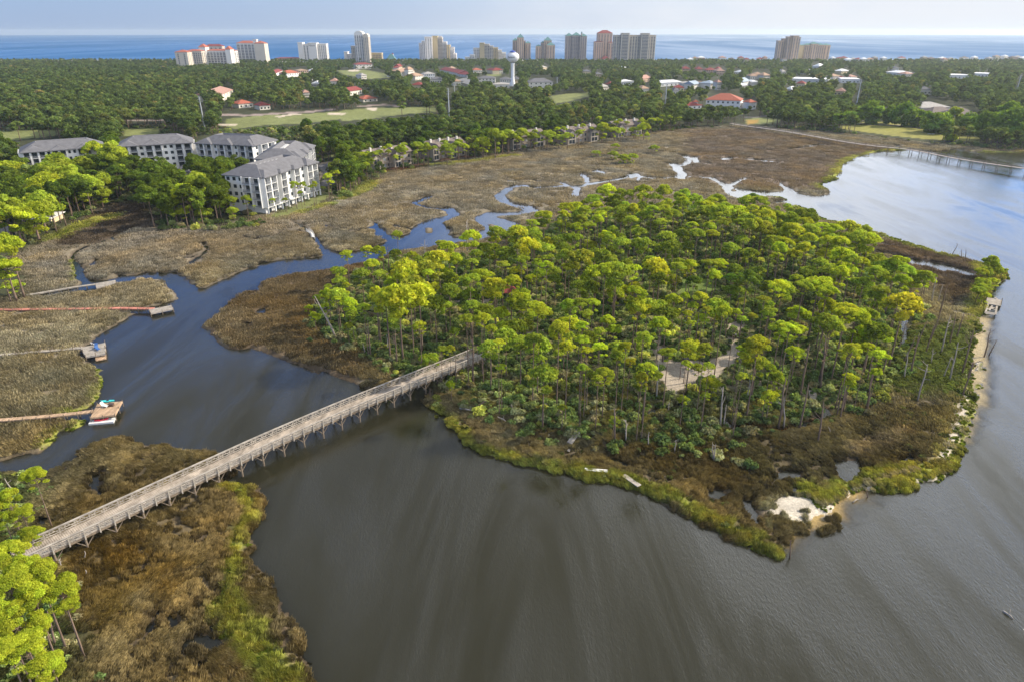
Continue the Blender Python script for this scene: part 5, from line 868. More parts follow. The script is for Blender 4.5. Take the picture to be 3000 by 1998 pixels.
# ================================================================ CONDOMINIUMS
KEEP = []     # picture areas where buildings, lawns and roads must stay visible: trees are thinned there
WIN = {}
def win_mesh(w, h, mat=None, frame=True, name="window"):
    k = (round(w, 2), round(h, 2), name, (mat or M_GLASS).name)
    if k not in WIN:
        b = MB(); b.box(-w/2, -.05, 0, w/2, .03, h); WIN[k] = b.mesh(name, mat or M_GLASS)
    return WIN[k]
def put(me, name, parent, x, y, z, rz=0): o_ = bpy.data.objects.new(name, me); o_.location = (x, y, z); o_.rotation_euler[2] = rz; return link(o_, parent)
def facade(e_, Lf, org, ang, plan, floors, fh, z0, prj=1.7, lower=None, wm=None):
    """a storeyed front: plan is a string of bays, B = balcony bay, W = wall with windows; built along +x at y=0 facing -y, then turned"""
    T = Matrix.Translation(org) @ Matrix.Rotation(ang, 4, 'Z'); tot = sum(4.4 if c == 'B' else 3.0 for c in plan); k = Lf/tot; x = 0; fr_ = MB(); fr_.T = T; bal = None; ztop = z0+floors*fh
    for c in plan:
        w = (4.4 if c == 'B' else 3.0)*k
        if c == 'B':
            fr_.box(x, -prj, lower if lower is not None else 0, x+.35, 0, ztop); fr_.box(x+w-.35, -prj, lower if lower is not None else 0, x+w, 0, ztop)
            for f in range(floors):
                z = z0+f*fh; key = ('bal', round(w, 2))
                if key not in WIN:
                    b = MB(); b.box(.36, -prj+.01, -.12, w-.36, .0, .12); b.box(.36, -prj+.03, .95, w-.36, -prj+.09, 1.03); 
                    for q in range(int((w-.7)/.28)): b.box(.42+q*.28, -prj+.04, .12, .48+q*.28, -prj+.08, .95)
                    WIN[key] = b.mesh("balcony", M_RAIL)
                o_ = bpy.data.objects.new("balcony", WIN[key]); o_.matrix_local = T @ Matrix.Translation((x, 0, z)); link(o_, e_)
                sl = MB(); 
                o2 = bpy.data.objects.new("window", win_mesh(w*.62, fh*.78)); o2.matrix_local = T @ Matrix.Translation((x+w/2, -.03, z+.15)); link(o2, e_)
        else:
            for f in range(floors):
                z = z0+f*fh; o2 = bpy.data.objects.new("window", win_mesh(min(1.5, w*.5), 1.45)); o2.matrix_local = T @ Matrix.Translation((x+w/2, -.03, z+.95)); link(o2, e_)
        x += w
    for f in range(floors+1): 
        z = z0+f*fh; x = 0
        for c in plan:
            w = (4.4 if c == 'B' else 3.0)*k
            if c == 'B': fr_.box(x+.35, -prj-.004, z-.22, x+w-.35, -prj+.25, z-.10)
            x += w
    fr_.obj("balcony_frame", wm or M_STUCCO, e_)
def ring_roof(L_, D_, z, h=3.6, ov=1.0, ins=6.5, inw=2.4):
    b = MB(); r = lambda i, zz: [(i, i, zz), (L_-i, i, zz), (L_-i, D_-i, zz), (i, D_-i, zz)]
    R0 = [(-ov, -ov, z-.35), (L_+ov, -ov, z-.35), (L_+ov, D_+ov, z-.35), (-ov, D_+ov, z-.35)]; R1 = [(x, y, z) for x, y, _ in R0]; R2 = r(min(ins, D_*.36), z+h); R3 = r(min(ins, D_*.36)+inw*.6, z+h-1.6)
    vs_ = R0+R1+R2+R3; fs_ = [(0, 3, 2, 1)]
    for a_ in (0, 4, 8):
        for k in range(4): fs_.append((a_+k, a_+(k+1) % 4, a_+4+(k+1) % 4, a_+4+k))
    fs_.append((12, 13, 14, 15)); b.raw(vs_, fs_); return b
def condo(label, A_, B_, depth, front, sideL=None, sideR=None, floors=4, fh=3.05, base=3.1, group="five-storey condominium blocks at the marsh edge"):
    A_, B_ = Vector((A_[0], A_[1], 0)), Vector((B_[0], B_[1], 0)); d = B_-A_; Lf = d.length; ang = math.atan2(d.y, d.x); e_ = empty("condominium_block", (A_.x, A_.y, .3), ang); Ht = base+floors*fh
    tag(e_, label, "apartment building", group); b = MB(); b.box(.0, .0, -.6, Lf, depth, Ht); b.obj("wall", M_STUCCO, e_)
    facade(e_, Lf, Vector((0, 0, 0)), 0, front, floors, fh, base, lower=base-.25)
    if sideL: facade(e_, depth, Vector((0, depth, 0)), -math.pi/2, sideL, floors, fh, base, lower=base-.25)
    if sideR: facade(e_, depth, Vector((Lf, 0, 0)), math.pi/2, sideR, floors, fh, base, lower=base-.25)
    g = MB(); n = max(3, int(Lf/4.2))
    for i in range(n+1): g.box(i*Lf/n-.28, -1.7, -.5, i*Lf/n+.28, -1.15, base-.26)
    g.box(-.28, -1.69, base-.25, Lf+.28, 0, base-.02); g.obj("arcade", M_STUCCO, e_)
    for i in range(n): put(win_mesh(Lf/n*.55, 1.9), "window", e_, (i+.5)*Lf/n, -.03, .4)
    rb = ring_roof(Lf, depth, Ht+.15); x = 0; tot = sum(4.4 if c == 'B' else 3.0 for c in front); k = Lf/tot; i = 0
    rb.obj("roof", M_ROOFG, e_)
    while i < len(front):
        if front[i] == 'B':
            j = i
            while j < len(front) and front[j] == 'B': j += 1
            w = (j-i)*4.4*k; dm = MB(); hh = min(2.4, w*.27); x1_ = x+w; dm.raw([(x-.7, -2.4, Ht+.18), (x1_+.7, -2.4, Ht+.18), (x1_+.7, 4.5, Ht+.19), (x-.7, 4.5, Ht+.19), (x+w/2, w*.35-1.6, Ht+.18+hh), (x+w/2, 5.2, Ht+.18+hh), (x-.7, -2.4, Ht-.15), (x1_+.7, -2.4, Ht-.15), (x1_+.7, -.9, Ht-.15), (x-.7, -.9, Ht-.15), (x1_+.7, -.9, Ht+.18), (x-.7, -.9, Ht+.18)],
                [(0, 1, 4), (1, 2, 5, 4), (3, 0, 4, 5), (6, 7, 1, 0), (7, 8, 10, 1), (9, 6, 0, 11), (6, 9, 8, 7)]); dm.obj("porch_roof", M_ROOFG, e_)
            x += w; i = j
        else: x += 3.0*k; i += 1
    wl = MB(); q = min(6.5, depth*.36)+1.6; wl.box(q+1, q+.3, Ht+1.0, Lf-q-1, depth-q-.3, Ht+2.2)
    for t_ in range(6): wl.box(q+2+t_*(Lf-2*q-5)/6, q+.8, Ht+2.2, q+3.2+t_*(Lf-2*q-5)/6, q+2, Ht+2.9)
    wl.obj("roof_plant", M_WHITE, e_); return e_
ez = 15.6
def W2(c, x, y, z=ez): return G(*P(c, x, y), z)
condo("white condominium block nearest the marsh, arcaded right front and grey hipped roof", G(*P('K', 945,1365)), G(*P('K', 1835,1040)), 18, "BBWBWWBWWBB", sideL="WWWBB")
# the block behind it, same heading
dA = Vector(G(*P('K', 1835,1040)))-Vector(G(*P('K', 945,1365))); dA.normalize(); N4 = Vector(W2('K', 1480,385)); condo("white condominium block half hidden behind the marsh-side one", N4, Vector(W2('K', 1715,168)), 19, "BBWBWWBB", sideL="WWWBB")
condo("white condominium block with pale side, right-hand of the three facing the camera", W2('Z1', 1362,848), W2('Z1', 1752,866), 20, "BBWBBWBB", sideR="WBBW")
condo("white condominium block, middle one of the three facing the camera", W2('Z1', 822,872), W2('Z1', 1318,845), 18, "BBWBBWWBB", sideR="WBW")
condo("white condominium block at far left, partly behind dark trees", W2('Z1', 150,914), W2('Z1', 715,872), 18, "BBBWBBWWBBWB", sideL="WBB")
KEEP += [P('K', (350,740),(880,780),(1770,480),(1830,1020),(960,1360),(900,1200),(640,1215),(560,1040),(420,1050)), P('K', (880,130),(1720,160),(1720,430),(900,430)), P('Z1', (1360,800),(1860,800),(1850,980),(1760,1000),(1700,960),(1560,965),(1370,950)), P('Z1', (820,800),(1330,800),(1340,950),(1230,930),(1010,935),(900,925),(830,890)), P('Z1', (150,820),(720,850),(600,900),(520,890),(440,930),(360,990),(250,1040),(160,915))]
# ================================================================ HOUSES, MARSHSIDE TOWNHOUSES, CLUBHOUSES
WM = {'w': surf("cream_render", (.70, .66, .58), .85, .08, .2, .2), 'y': surf("yellow_render", (.66, .55, .36), .85, .1, .2, .2), 's': surf("brown_siding", (.33, .28, .23), .9, .2, .6, .15), 'W': M_WHITE, 'p': surf("peach_render", (.58, .42, .32), .85, .1, .2, .2)}
RM = {'g': M_ROOFG, 'r': M_RED, 'R': M_REDD, 'p': M_PINK, 't': M_TAN, 'W': surf("white_metal_roof", (.74, .75, .77), .5, .06, .2, .4), 'b': surf("blue_grey_roof", (.30, .37, .45), .6, .1, .3, .3), 'n': surf("brown_shingles", (.20, .165, .15), .9, .25, .5, .2), 'l': surf("light_shingles", (.40, .38, .36), .9, .2, .5, .2), 'G': surf("green_metal_roof", (.12, .26, .25), .6, .15, .3, .3)}
def house(crop, x0, y0, x1, y1, he, hr, depth, wall, roof, label, name="house", cat="house", gable=False, chim=False, wins=4, keep=True, group=None, flat=False, fl=1):
    A_, B_ = Vector(G(*P(crop, x0, y0), he)), Vector(G(*P(crop, x1, y1), he)); A_.z = B_.z = 0; d = B_-A_; L_ = d.length; ang = math.atan2(d.y, d.x); e_ = empty(name, A_, ang); tag(e_, label, cat, group)
    b = MB(); b.box(0, 0, -1, L_, depth, he-.3 if not flat else he); b.obj("wall", WM[wall], e_)
    if flat: b = MB(); b.box(-.4, -.4, he+.003, L_+.4, depth+.4, he+.45); b.obj("roof", RM[roof], e_)
    else:
        b = MB(); b.hip(0, 0, L_, depth, he, hr, .7, gable=gable); ro = b.obj("roof", RM[roof], e_)
        if chim: c = MB(); c.box(L_*.3, depth*.35, he, L_*.3+1.1, depth*.35+.9, he+hr+1.2); c.obj("chimney", WM[wall], ro)
    for f in range(fl):
        for i in range(wins):
            put(win_mesh(min(1.7, L_/wins*.5), 1.5 if he > 3 else 1.2), "window", e_, (i+.5)*L_/wins, -.04, he/fl*f+he/fl*.35)
    if keep:
        w0, w1 = PJ(A_.x, A_.y, he*.55), PJ(B_.x, B_.y, he*.55); t0, t1 = PJ(A_.x, A_.y, he+hr), PJ(B_.x, B_.y, he+hr); KEEP.append([w0, w1, t1, t0])
    return e_
# townhouses among the shore pines
def townhouse(crop, x0, y0, x1, y1, units, label, he=7.5, depth=12):
    """long board-sided block; every other unit pushes a glazed gable forward"""
    A_, B_ = Vector(G(*P(crop, x0, y0), .5)), Vector(G(*P(crop, x1, y1), .5)); A_.z = B_.z = 0; d = B_-A_; L_ = d.length; ang = math.atan2(d.y, d.x); e_ = empty("townhouse_row", A_+Vector((0, 0, .5)), ang); tag(e_, label, "townhouses", "brown townhouses along the marsh edge")
    b = MB(); b.box(0, 2, -1, L_, 2+depth, he-.3); b.obj("wall", WM['s'], e_); b = MB(); b.hip(0, 2, L_, 2+depth, he, 3.0, .8, gable=True); ro = b.obj("roof", RM['n'], e_); u = L_/units
    for i in range(units):
        x = i*u
        if i % 2 == 0:
            b = MB(); w = u*.62; b.raw([(x, -1, -1), (x+w, -1, -1), (x+w, 2.1, -1), (x, 2.1, -1), (x, -1, he-.4), (x+w, -1, he-.4), (x+w, 2.1, he-.4), (x, 2.1, he-.4), (x+w/2, -1, he+2.0), (x+w/2, 2.1, he+2.0)], [(0, 1, 5, 8, 4), (1, 2, 6, 5), (3, 0, 4, 7), (2, 3, 7, 9, 6)]); b.obj("gable_bay", surf("pale_siding", (.44, .39, .33), .9, .15, .5, .15), e_)
            b = MB(); b.raw([(x-.5, -1.6, he-.75), (x+w/2, -1.6, he+2.25), (x+w+.5, -1.6, he-.75), (x-.5, 6, he-.75), (x+w/2, 6, he+2.25), (x+w+.5, 6, he-.75), (x-.5, -1.6, he-.95), (x+w/2, -1.6, he+2.0), (x+w+.5, -1.6, he-.95)], [(0, 1, 4, 3), (1, 2, 5, 4), (0, 6, 7, 1), (1, 7, 8, 2)]); b.obj("gable_roof", RM['n'], e_)
            for zz, hh in ((.8, 2.3), (3.9, 2.3)):
                for q in (.28, .72): put(win_mesh(w*.36, hh), "window", e_, x+w*q, -1.03, zz)
        else:
            for zz in (1.0, 4.2): put(win_mesh(1.6, 1.6, M_CURT), "window", e_, x+u*.35, 1.97, zz); put(win_mesh(1.2, 1.6), "window", e_, x+u*.75, 1.97, zz)
            b = MB(); b.box(x+.3, .2, 3.0, x+u-.3, 1.99, 3.2); b.box(x+.3, .2, 4.0, x+u-.3, .28, 4.08); b.box(x+.3, .2, -.5, x+.5, .4, 3.0); b.box(x+u-.5, .2, -.5, x+u-.3, .4, 3.0); b.obj("deck", WM['s'], e_)
        c = MB(); c.box(x+u*.45, 2+depth*.3, he, x+u*.45+1.0, 2+depth*.3+1.0, he+4.0); c.obj("chimney", WM['w'], ro)
    KEEP.append([PJ(A_.x, A_.y, he-2), PJ(B_.x, B_.y, he-2), PJ(B_.x, B_.y, he+2.5), PJ(A_.x, A_.y, he+2.5)])
townhouse('S5', 255,612, 960,490, 4, "brown sided townhouse row nearest the condominiums, large glazed gable at its left end"); townhouse('S5', 1285,432, 1880,345, 4, "second brown townhouse row from the left, behind thin shore pines")
townhouse('Z2', 1178,898, 1420,870, 3, "grey-brown townhouse row in the middle of the far marsh edge"); townhouse('Z2', 1560,862, 1790,832, 3, "brown townhouse row with a tall lit gable, behind the little marsh islets"); townhouse('Z2', 1905,812, 2085,790, 3, "rightmost brown townhouse row at the far marsh edge")
house('Z1', 1200,1050, 1305,1050, 4, 3.2, 12, 'w', 'g', "grey hipped clubhouse roof between the condominium blocks and dark trees", "clubhouse", "clubhouse", wins=4)
house('C1', 140,95, 330,90, 3.2, 1.2, 10, 'y', 'W', "low yellow house with white roof under pines at the left marsh edge", wins=4); house('C1', -60,190, 105,165, 3.2, 1.2, 9, 'y', 'l', "cream house at the very left edge under leaning pines", wins=3)
house('S4', 405,430, 1000,450, 8.5, 5.5, 24, 'W', 'r', "large white building with broad terracotta hipped roof near the lagoon", "pavilion", "pavilion", wins=7, fl=2); house('S4', 850,500, 1262,490, 5.5, 0, 20, 'W', 'W', "flat white wing beside the terracotta-roofed building", "pavilion_wing", "building", wins=7, flat=True)
house('S4', 1150,478, 1275,472, 7.5, 2.6, 9, 'W', 'r', "small red-capped turret at the right end of the white wing", "turret", "turret", wins=2); house('S4', 85,535, 330,525, 4.0, 2.6, 13, 'W', 'R', "small dark red two-tier roofed pavilion left of the big terracotta roof", "pavilion", "pavilion", wins=3); house('S4', 190,470, 270,470, 6.5, 2.0, 5, 'W', 'r', "little red cupola above the small pavilion", "cupola", "cupola", wins=0)
HS = [('Y1', 1600,640, 1765,628, 9, 4, 16, 'W', 'r', 0, "white two-storey building with red roof in the woods before the white hotel"), ('Y1', 1440,640, 1545,600, 6, 3, 14, 'W', 'R', 0, "dark red low roof joined left of the white two-storey building"), ('Y1', 1760,605, 1900,600, 7, 2.4, 20, 'p', 't', 0, "low orange-tan roof behind the white two-storey building"),
 ('Z1', 1522,515, 1605,480, 8, 4, 26, 'w', 'p', 1, "long pale clay gabled roof on the wood's edge at left"), ('Z1', 1645,578, 1745,570, 5, 3, 14, 'w', 'r', 0, "orange roof half sunk in trees beyond the golf course"), ('Z1', 1790,590, 1862,585, 5, 3, 12, 'w', 'R', 0, "red roof with white end beyond the golf course"), ('Z1', 2092,500, 2134,498, 6, 3, 10, 'w', 'p', 0, "small clay-roofed house among trees above the fairway"),
 ('Z2', 60,490, 140,478, 6, 3.5, 16, 'w', 'R', 1, "row of dark red gables at the left of the town"), ('Z2', 150,545, 248,538, 4, 3, 16, 'w', 'r', 0, "orange roof just above the main fairway"), ('S1', 660,915, 1060,1000, 5, 4, 20, 'w', 'R', 1, "very long dark red ridge roof in the middle of town"), ('S1', 1040,1010, 1230,1035, 5, 3.5, 18, 'w', 'R', 0, "short dark red roof at the right end of the long ridge"),
 ('S1', 310,1015, 545,1010, 8, 3, 16, 'W', 'l', 0, "white house with pale grey roof left of the long red ridge"), ('S1', 440,1130, 690,1130, 6, 3, 20, 'w', 'g', 0, "broad grey hipped roof in front of the white house"), ('S1', 120,1060, 300,1040, 7, 4, 18, 'w', 't', 0, "tan hipped roof beside two dark cypresses"), ('S3', 1690,1160, 2040,1120, 8, 5, 26, 'w', 't', 0, "large tan villa roof on the hill below the stepped tower"), ('S3', 1880,1090, 2010,1080, 12, 4, 8, 'w', 't', 0, "tower of the large tan villa with white arches"),
 ('S3', 1490,1040, 1640,1040, 8, 3, 12, 'W', 'R', 0, "white house with dark red roof left of the villa"), ('S3', 1650,1010, 1730,1000, 7, 4, 10, 'y', 'R', 1, "cream gable end facing right, behind the white house"), ('S3', 540,960, 960,950, 9, 3, 20, 'w', 'R', 0, "long dark red roof at the foot of the tall white tower"), ('S1', 1380,930, 1560,925, 6, 3, 14, 'w', 'r', 0, "red-roofed cream house left of the water tower"), ('S1', 1660,920, 1790,940, 7, 3, 12, 'y', 'R', 0, "yellow house beside the small green behind the water tower"), ('S1', 1800,930, 2010,925, 7, 3.5, 16, 'w', 'R', 0, "cream house with maroon roof behind the water tower"),
 ('S1', 1480,1110, 1850,1110, 7, 3, 16, 'w', 'g', 0, "long cream villa with grey roof left of the water tower's foot"), ('S1', 1950,1130, 2190,1130, 9, 3, 16, 'w', 'g', 0, "two-storey cream villa with grey roof just behind the water tower's foot"), ('S1', 2210,1130, 2360,1130, 8, 3.5, 16, 'y', 'g', 0, "yellow villa right of the water tower's foot"), ('S1', 1790,1240, 2150,1240, 5, 2, 14, 'w', 'l', 0, "low cream building in front of the water tower"), ('S2', 355,830, 718,825, 8, 4.5, 20, 'w', 'g', 0, "wide cream villa with grey roof right of the water tower"), ('S1', 1130,1200, 1275,1240, 6, 4, 18, 'y', 'l', 1, "cream gabled house with light roof in front of the red ridge"), ('S1', 1010,1150, 1240,1170, 6, 3, 14, 'w', 'l', 0, "pale roof just behind the cream gabled house"),
 ('S2', 1735,820, 1930,815, 6, 2, 16, 'W', 'W', 0, "white metal roof in the trees right of town centre"), ('S2', 2070,780, 2180,760, 6, 4, 14, 'p', 'p', 1, "pinkish gable roof below the wide beach tower"), ('Z2', 2205,432, 2354,425, 6, 2.5, 18, 'W', 'W', 0, "bright white long roof in the trees, left one"), ('S4', 0,150, 190,150, 6, 2, 24, 'w', 'l', 0, "pale commercial roof beside the tall palms"), ('S4', 190,165, 300,150, 7, 3.5, 14, 'w', 'b', 1, "blue-grey gable of the shopping court"), ('S4', 300,165, 480,160, 6, 2.5, 22, 'w', 'p', 0, "pale clay roof in the shopping court"), ('S4', 480,150, 620,140, 8, 3, 18, 'w', 'b', 0, "blue-grey hipped roof in the shopping court"), ('S4', 600,130, 670,128, 10, 3, 9, 'w', 'p', 0, "square cream clock turret of the shopping court"), ('S4', 1045,125, 1160,100, 7, 4, 16, 'W', 'b', 1, "white and blue gable roof right of the shopping court"), ('S4', 1190,120, 1290,118, 6, 2, 14, 'W', 'W', 0, "small white roof right of the blue gable"),
 ('Z3', 755,405, 1005,412, 6, 0, 40, 'W', 'W', 2, "long flat white store roof, the widest one"), ('Z3', 1098,408, 1225,410, 6, 0, 35, 'W', 'W', 2, "flat white store roof right of the widest one"), ('Z3', 1845,380, 1985,382, 6, 0, 35, 'W', 'W', 2, "flat white roof far right, left of a pair"), ('Z3', 1990,368, 2110,372, 6, 0, 35, 'W', 'W', 2, "flat white roof far right, right of a pair"), ('Z3', 1405,358, 1520,365, 6, 3, 20, 'W', 'W', 0, "white peaked roof in the far right woods"), ('Z3', 895,318, 945,320, 6, 5, 22, 'W', 'W', 0, "small white conical roof below the twin beach towers"), ('Z3', 490,378, 560,378, 7, 4, 18, 'p', 't', 0, "tan gabled roof, left of two beside a yellow tree"), ('Z3', 560,382, 605,380, 7, 4, 14, 'w', 't', 0, "tan pointed roof, right of two beside a yellow tree"),
 ('Z3', 0,335, 50,335, 7, 4, 22, 'p', 'R', 0, "maroon house roof at the left of a row of four"), ('Z3', 95,338, 140,338, 7, 4, 22, 'p', 'R', 0, "maroon house roof second of a row of four"), ('Z3', 165,345, 235,345, 7, 4, 22, 'p', 'R', 0, "maroon house roof third of a row of four"), ('Z3', 235,350, 290,350, 7, 4, 20, 'p', 'p', 0, "pinkish house roof at the right of a row of four"), ('Z3', 1645,605, 1845,600, 5, 4, 24, 'w', 'l', 0, "large pale grey roof behind the right golf course"), ('Z3', 1720,645, 1900,640, 6, 4.5, 18, 's', 'n', 0, "purple-brown roof with white ridge near the golf course"), ('Z3', 1890,650, 2030,648, 7, 5, 18, 's', 'n', 0, "purple-brown roof at the right of the golf course houses"), ('Z3', 1785,690, 1960,705, 5, 3, 14, 's', 'n', 0, "lower brown roof in front of the golf course houses"), ('Z3', 1390,620, 1420,612, 5, 3, 12, 'w', 'l', 0, "small pale gable among the oaks"), ('Z3', 1500,640, 1545,632, 4, 3, 10, 'w', 't', 0, "cream pointed roof among the oaks"), ('Z3', 1555,655, 1600,650, 4, 3, 10, 'y', 't', 0, "yellowish pointed roof nearest the oaks on the fairway")]
for c, x0, y0, x1, y1, he, hr, dp, wl, rf, gb, lb in HS: house(c, x0, y0, x1, y1, he, hr, dp, wl, rf, lb, gable=gb == 1, flat=gb == 2, wins=5 if he > 5 else 3, fl=2 if he > 6 else 1)
# further roofs peeking out of the woods through the town
hq = random.Random(21); TR = [((880, 1400), "left of the water tower"), ((1530, 1990), "between water tower and shops"), ((2420, 3000), "in the far right woods"), ((2080, 2420), "below the twin beach towers")]
for i in range(34):
    (ua, ub), rw = TR[i % 4]; u = hq.uniform(ua, ub); v = 196+(hq.random()**1.4)*72; wd_ = hq.uniform(13, 24)*(v-110)/110; rf = hq.choice('ltgpRW'); wl = hq.choice('wwy'); he = hq.uniform(4.5, 7)
    house('D', u*.78467, v*.78467, (u+wd_)*.78467, (v+hq.uniform(-1.5, 1.5))*.78467, he, 3.2, hq.uniform(11, 16), wl, rf, f"small {dict(l='light grey', t='tan', g='slate grey', p='clay', R='dark red', W='white')[rf]} roofed house peeking from trees {rw}", keep=hq.random() < .8, wins=3, group=f"small {dict(l='light grey', t='tan', g='slate grey', p='clay', R='dark red', W='white')[rf]} roofs peeking from trees {rw}", name="woodland_house")
# beach houses in a row along the dunes
hr_ = random.Random(9)
bx_ = [('Z3', x) for x in (40, 75, 110, 255, 330, 390, 430, 520, 560, 690, 1030, 1065, 1100, 1130, 1165, 1200, 1240, 1275, 1320, 1380, 1500, 1660, 1700, 1780, 1800, 1840, 1930, 2010, 2110, 2160, 2220, 2270, 2300, 2340)]
for i, (c, x) in enumerate(bx_):
    w = hr_.uniform(26, 48); he = hr_.uniform(7, 12); rf = hr_.choice('RWlptWn'); wl = hr_.choice('wWyp'); yy = 262+hr_.uniform(-6, 10)-(8 if x > 2050 else 0); sz = "tall" if he > 9.5 else "low"
    house(c, x, yy, x+w, yy, he, 3.2, 14, wl, rf, f"{sz} {dict(w='cream', W='white', y='yellow', p='peach')[wl]} beach house with {dict(R='dark red', W='white', l='light grey', p='clay', t='tan', n='brown')[rf]} roof on dunes {'left' if x < 640 else 'right'} of the twin towers", keep=False, wins=3, group=f"{sz} {wl}{rf} houses along the dunes {'left' if x < 640 else 'right'} of the twin towers")
# ---- high-rises on the beach
TM = {'c': surf("cream_tower_render", (.62, .55, .46), .85, .07, .05, .2), 'w': surf("white_tower_render", (.74, .71, .67), .85, .05, .05, .2), 't': surf("tan_tower_render", (.48, .36, .27), .85, .1, .05, .2), 'g': surf("greige_tower_render", (.40, .34, .31), .85, .08, .05, .2), 'p': surf("peach_tower_render", (.52, .37, .29), .85, .08, .05, .2), 'y': surf("ochre_tower_render", (.55, .44, .26), .85, .08, .05, .2)}
M_TGL = surf("tower_glass", (.13, .14, .17), .25, .3, .08, .5)
def tower(name, label, blocks, cat="high-rise", group=None):
    """blocks: (crop, x0, x1, ybase, ytop, depth, back, bays, wall, glazing share, roof kind)"""
    e_ = None
    for bi, (c, x0, x1, yb, yt, dp, back, bays, wl, gl, rf) in enumerate(blocks):
        u0, v0 = P(c, x0, yb); u1, _ = P(c, x1, yb); A_ = Vector(G(u0, v0)); B_ = Vector(G(u1, v0)); h = hgt((u0+u1)/2, v0, P(c, x0, yt)[1]); L_ = (B_-A_).length; cx = (u0+u1)/2
        if e_ is None: e_ = empty(name, A_); O_ = A_.copy(); tag(e_, label, cat, group)
        T = Matrix.Translation(A_-O_+Vector((0, back, 0))); b = MB(); b.T = T; b.box(0, 0, -2, L_, dp, h); b.obj("wall", TM[wl], e_)
        fl = max(2, int(h/3.1)); fh = h/fl; bw = L_/max(1, bays)
        if bays:
            g = MB(); g.T = T; s = MB(); s.T = T
            for i in range(bays):
                w = bw*gl; xa = (i+.5)*bw-w/2; g.box(xa, -.12, 1, xa+w, .1, h-2.2)
                for f in range(1, fl): s.box(xa-.15, -1.25, f*fh-.5, xa+w+.15, -.121, f*fh+.45)
            ns = max(1, int(dp/7)); 
            for sx in (0, 1):
                for i in range(ns):
                    w = dp/ns*gl*.7; ya = (i+.5)*dp/ns-w/2; g.box(-.12 if sx == 0 else L_-.1, ya, 1, .1 if sx == 0 else L_+.12, ya+w, h-2.2)
                    for f in range(1, fl): s.box(*((-.9, ya-.1, f*fh-.5, -.121, ya+w+.1, f*fh+.45) if sx == 0 else (L_+.121, ya-.1, f*fh-.5, L_+.9, ya+w+.1, f*fh+.45)))
            g.obj("window_band", M_TGL, e_); s.obj("balcony_stack", TM[wl], e_)
        if rf:
            b = MB(); b.T = T
            if rf[0] in 'rRG': b.hip(0, 0, L_, dp, h+.3, float(rf[1:] or 4), .8)
            elif rf[0] == 'f': b.box(-.6, -1.4, h+.002, L_+.6, dp+.6, h+1.4)
            elif rf[0] == 'v':      # barrel crown
                n = 10; vs_ = []; fs_ = []
                for i in range(n+1):
                    a_ = math.pi*i/n; vs_ += [(L_/2-L_/2*math.cos(a_), 0, h+float(rf[1:])*math.sin(a_)), (L_/2-L_/2*math.cos(a_), dp, h+float(rf[1:])*math.sin(a_))]
                for i in range(n): fs_.append((i*2, i*2+1, i*2+3, i*2+2))
                fs_ += [tuple(range(0, 2*n+2, 2))[::-1], tuple(range(1, 2*n+2, 2))]; b.raw(vs_, fs_)
            b.obj("roof", {'r': M_RED, 'R': M_REDD, 'G': RM['G'], 'f': TM[wl], 'v': TM[wl]}[rf[0]], e_)
    return e_
tower("beach_hotel", "cream resort hotel with red roofs and two angled wings, farthest left of the skyline", [('Y1', 98,268,595,350,22,0,2,'c',.2,'r4'), ('Y1', 240,445,575,335,18,6,7,'c',.55,'r3'), ('Y1', 430,520,560,280,20,0,0,'w',0,'r6'), ('Y1', 460,700,520,270,16,20,4,'c',.4,'R4'), ('Y1', 515,900,560,330,18,6,9,'w',.72,'r3'), ('Y1', 790,858,565,312,20,0,0,'w',0,'r6')], "hotel")
tower("hotel_tower", "pink-white slab with big square window grid and red roof left of the white hotel", [('Y1', 945,1195,500,225,24,0,5,'w',.74,'r5'), ('Y1', 1190,1330,512,228,26,-2,0,'c',0,'r5'), ('Y1', 1185,1235,508,180,10,-3,0,'w',0,'f')], "hotel")
ht = tower("white_hotel", "plain white slab hotel with dark slit and small dark lettering", [('Y1', 1785,1850,488,222,20,-3,0,'w',0,'f'), ('Y1', 1850,1925,488,245,18,1,2,'w',.35,'f'), ('Y1', 1925,2040,488,228,22,-3,0,'w',0,'f'), ('Y1', 2040,2168,486,240,20,0,5,'w',.35,'f'), ('Y1', 1510,2100,515,488,20,-22,12,'w',.5,'f')], "hotel")
tower("convention_hall", "low pinkish hall with fluted roof left of the white hotel", [('Y1', 1440,1785,488,435,22,3,7,'p',.3,'R2')], "hall")
tower("white_tower", "tallest white tower with barrel-shaped top and dark square windows", [('S3', 560,780,900,185,26,0,4,'w',.5,'v7'), ('S3', 780,915,905,240,24,-3,3,'c',.35,'v6'), ('S3', 455,575,890,500,20,-2,3,'c',.5,'f'), ('S3', 250,345,885,650,16,4,0,'w',0,'f'), ('S3', 330,460,885,705,16,4,3,'w',.3,'f')])
tower("tan_block", "low tan gridded block just right of the tall white tower", [('S3', 930,1205,885,680,18,6,7,'y',.6,'f')], "apartment building"); tower("beach_pavilion", "round green-roofed pavilion with small cupola on the dune", [('S3', 1335,1555,900,830,16,0,4,'t',.4,'G12'), ('S3', 1455,1500,840,700,5,5,0,'w',0,'R3')], "pavilion")
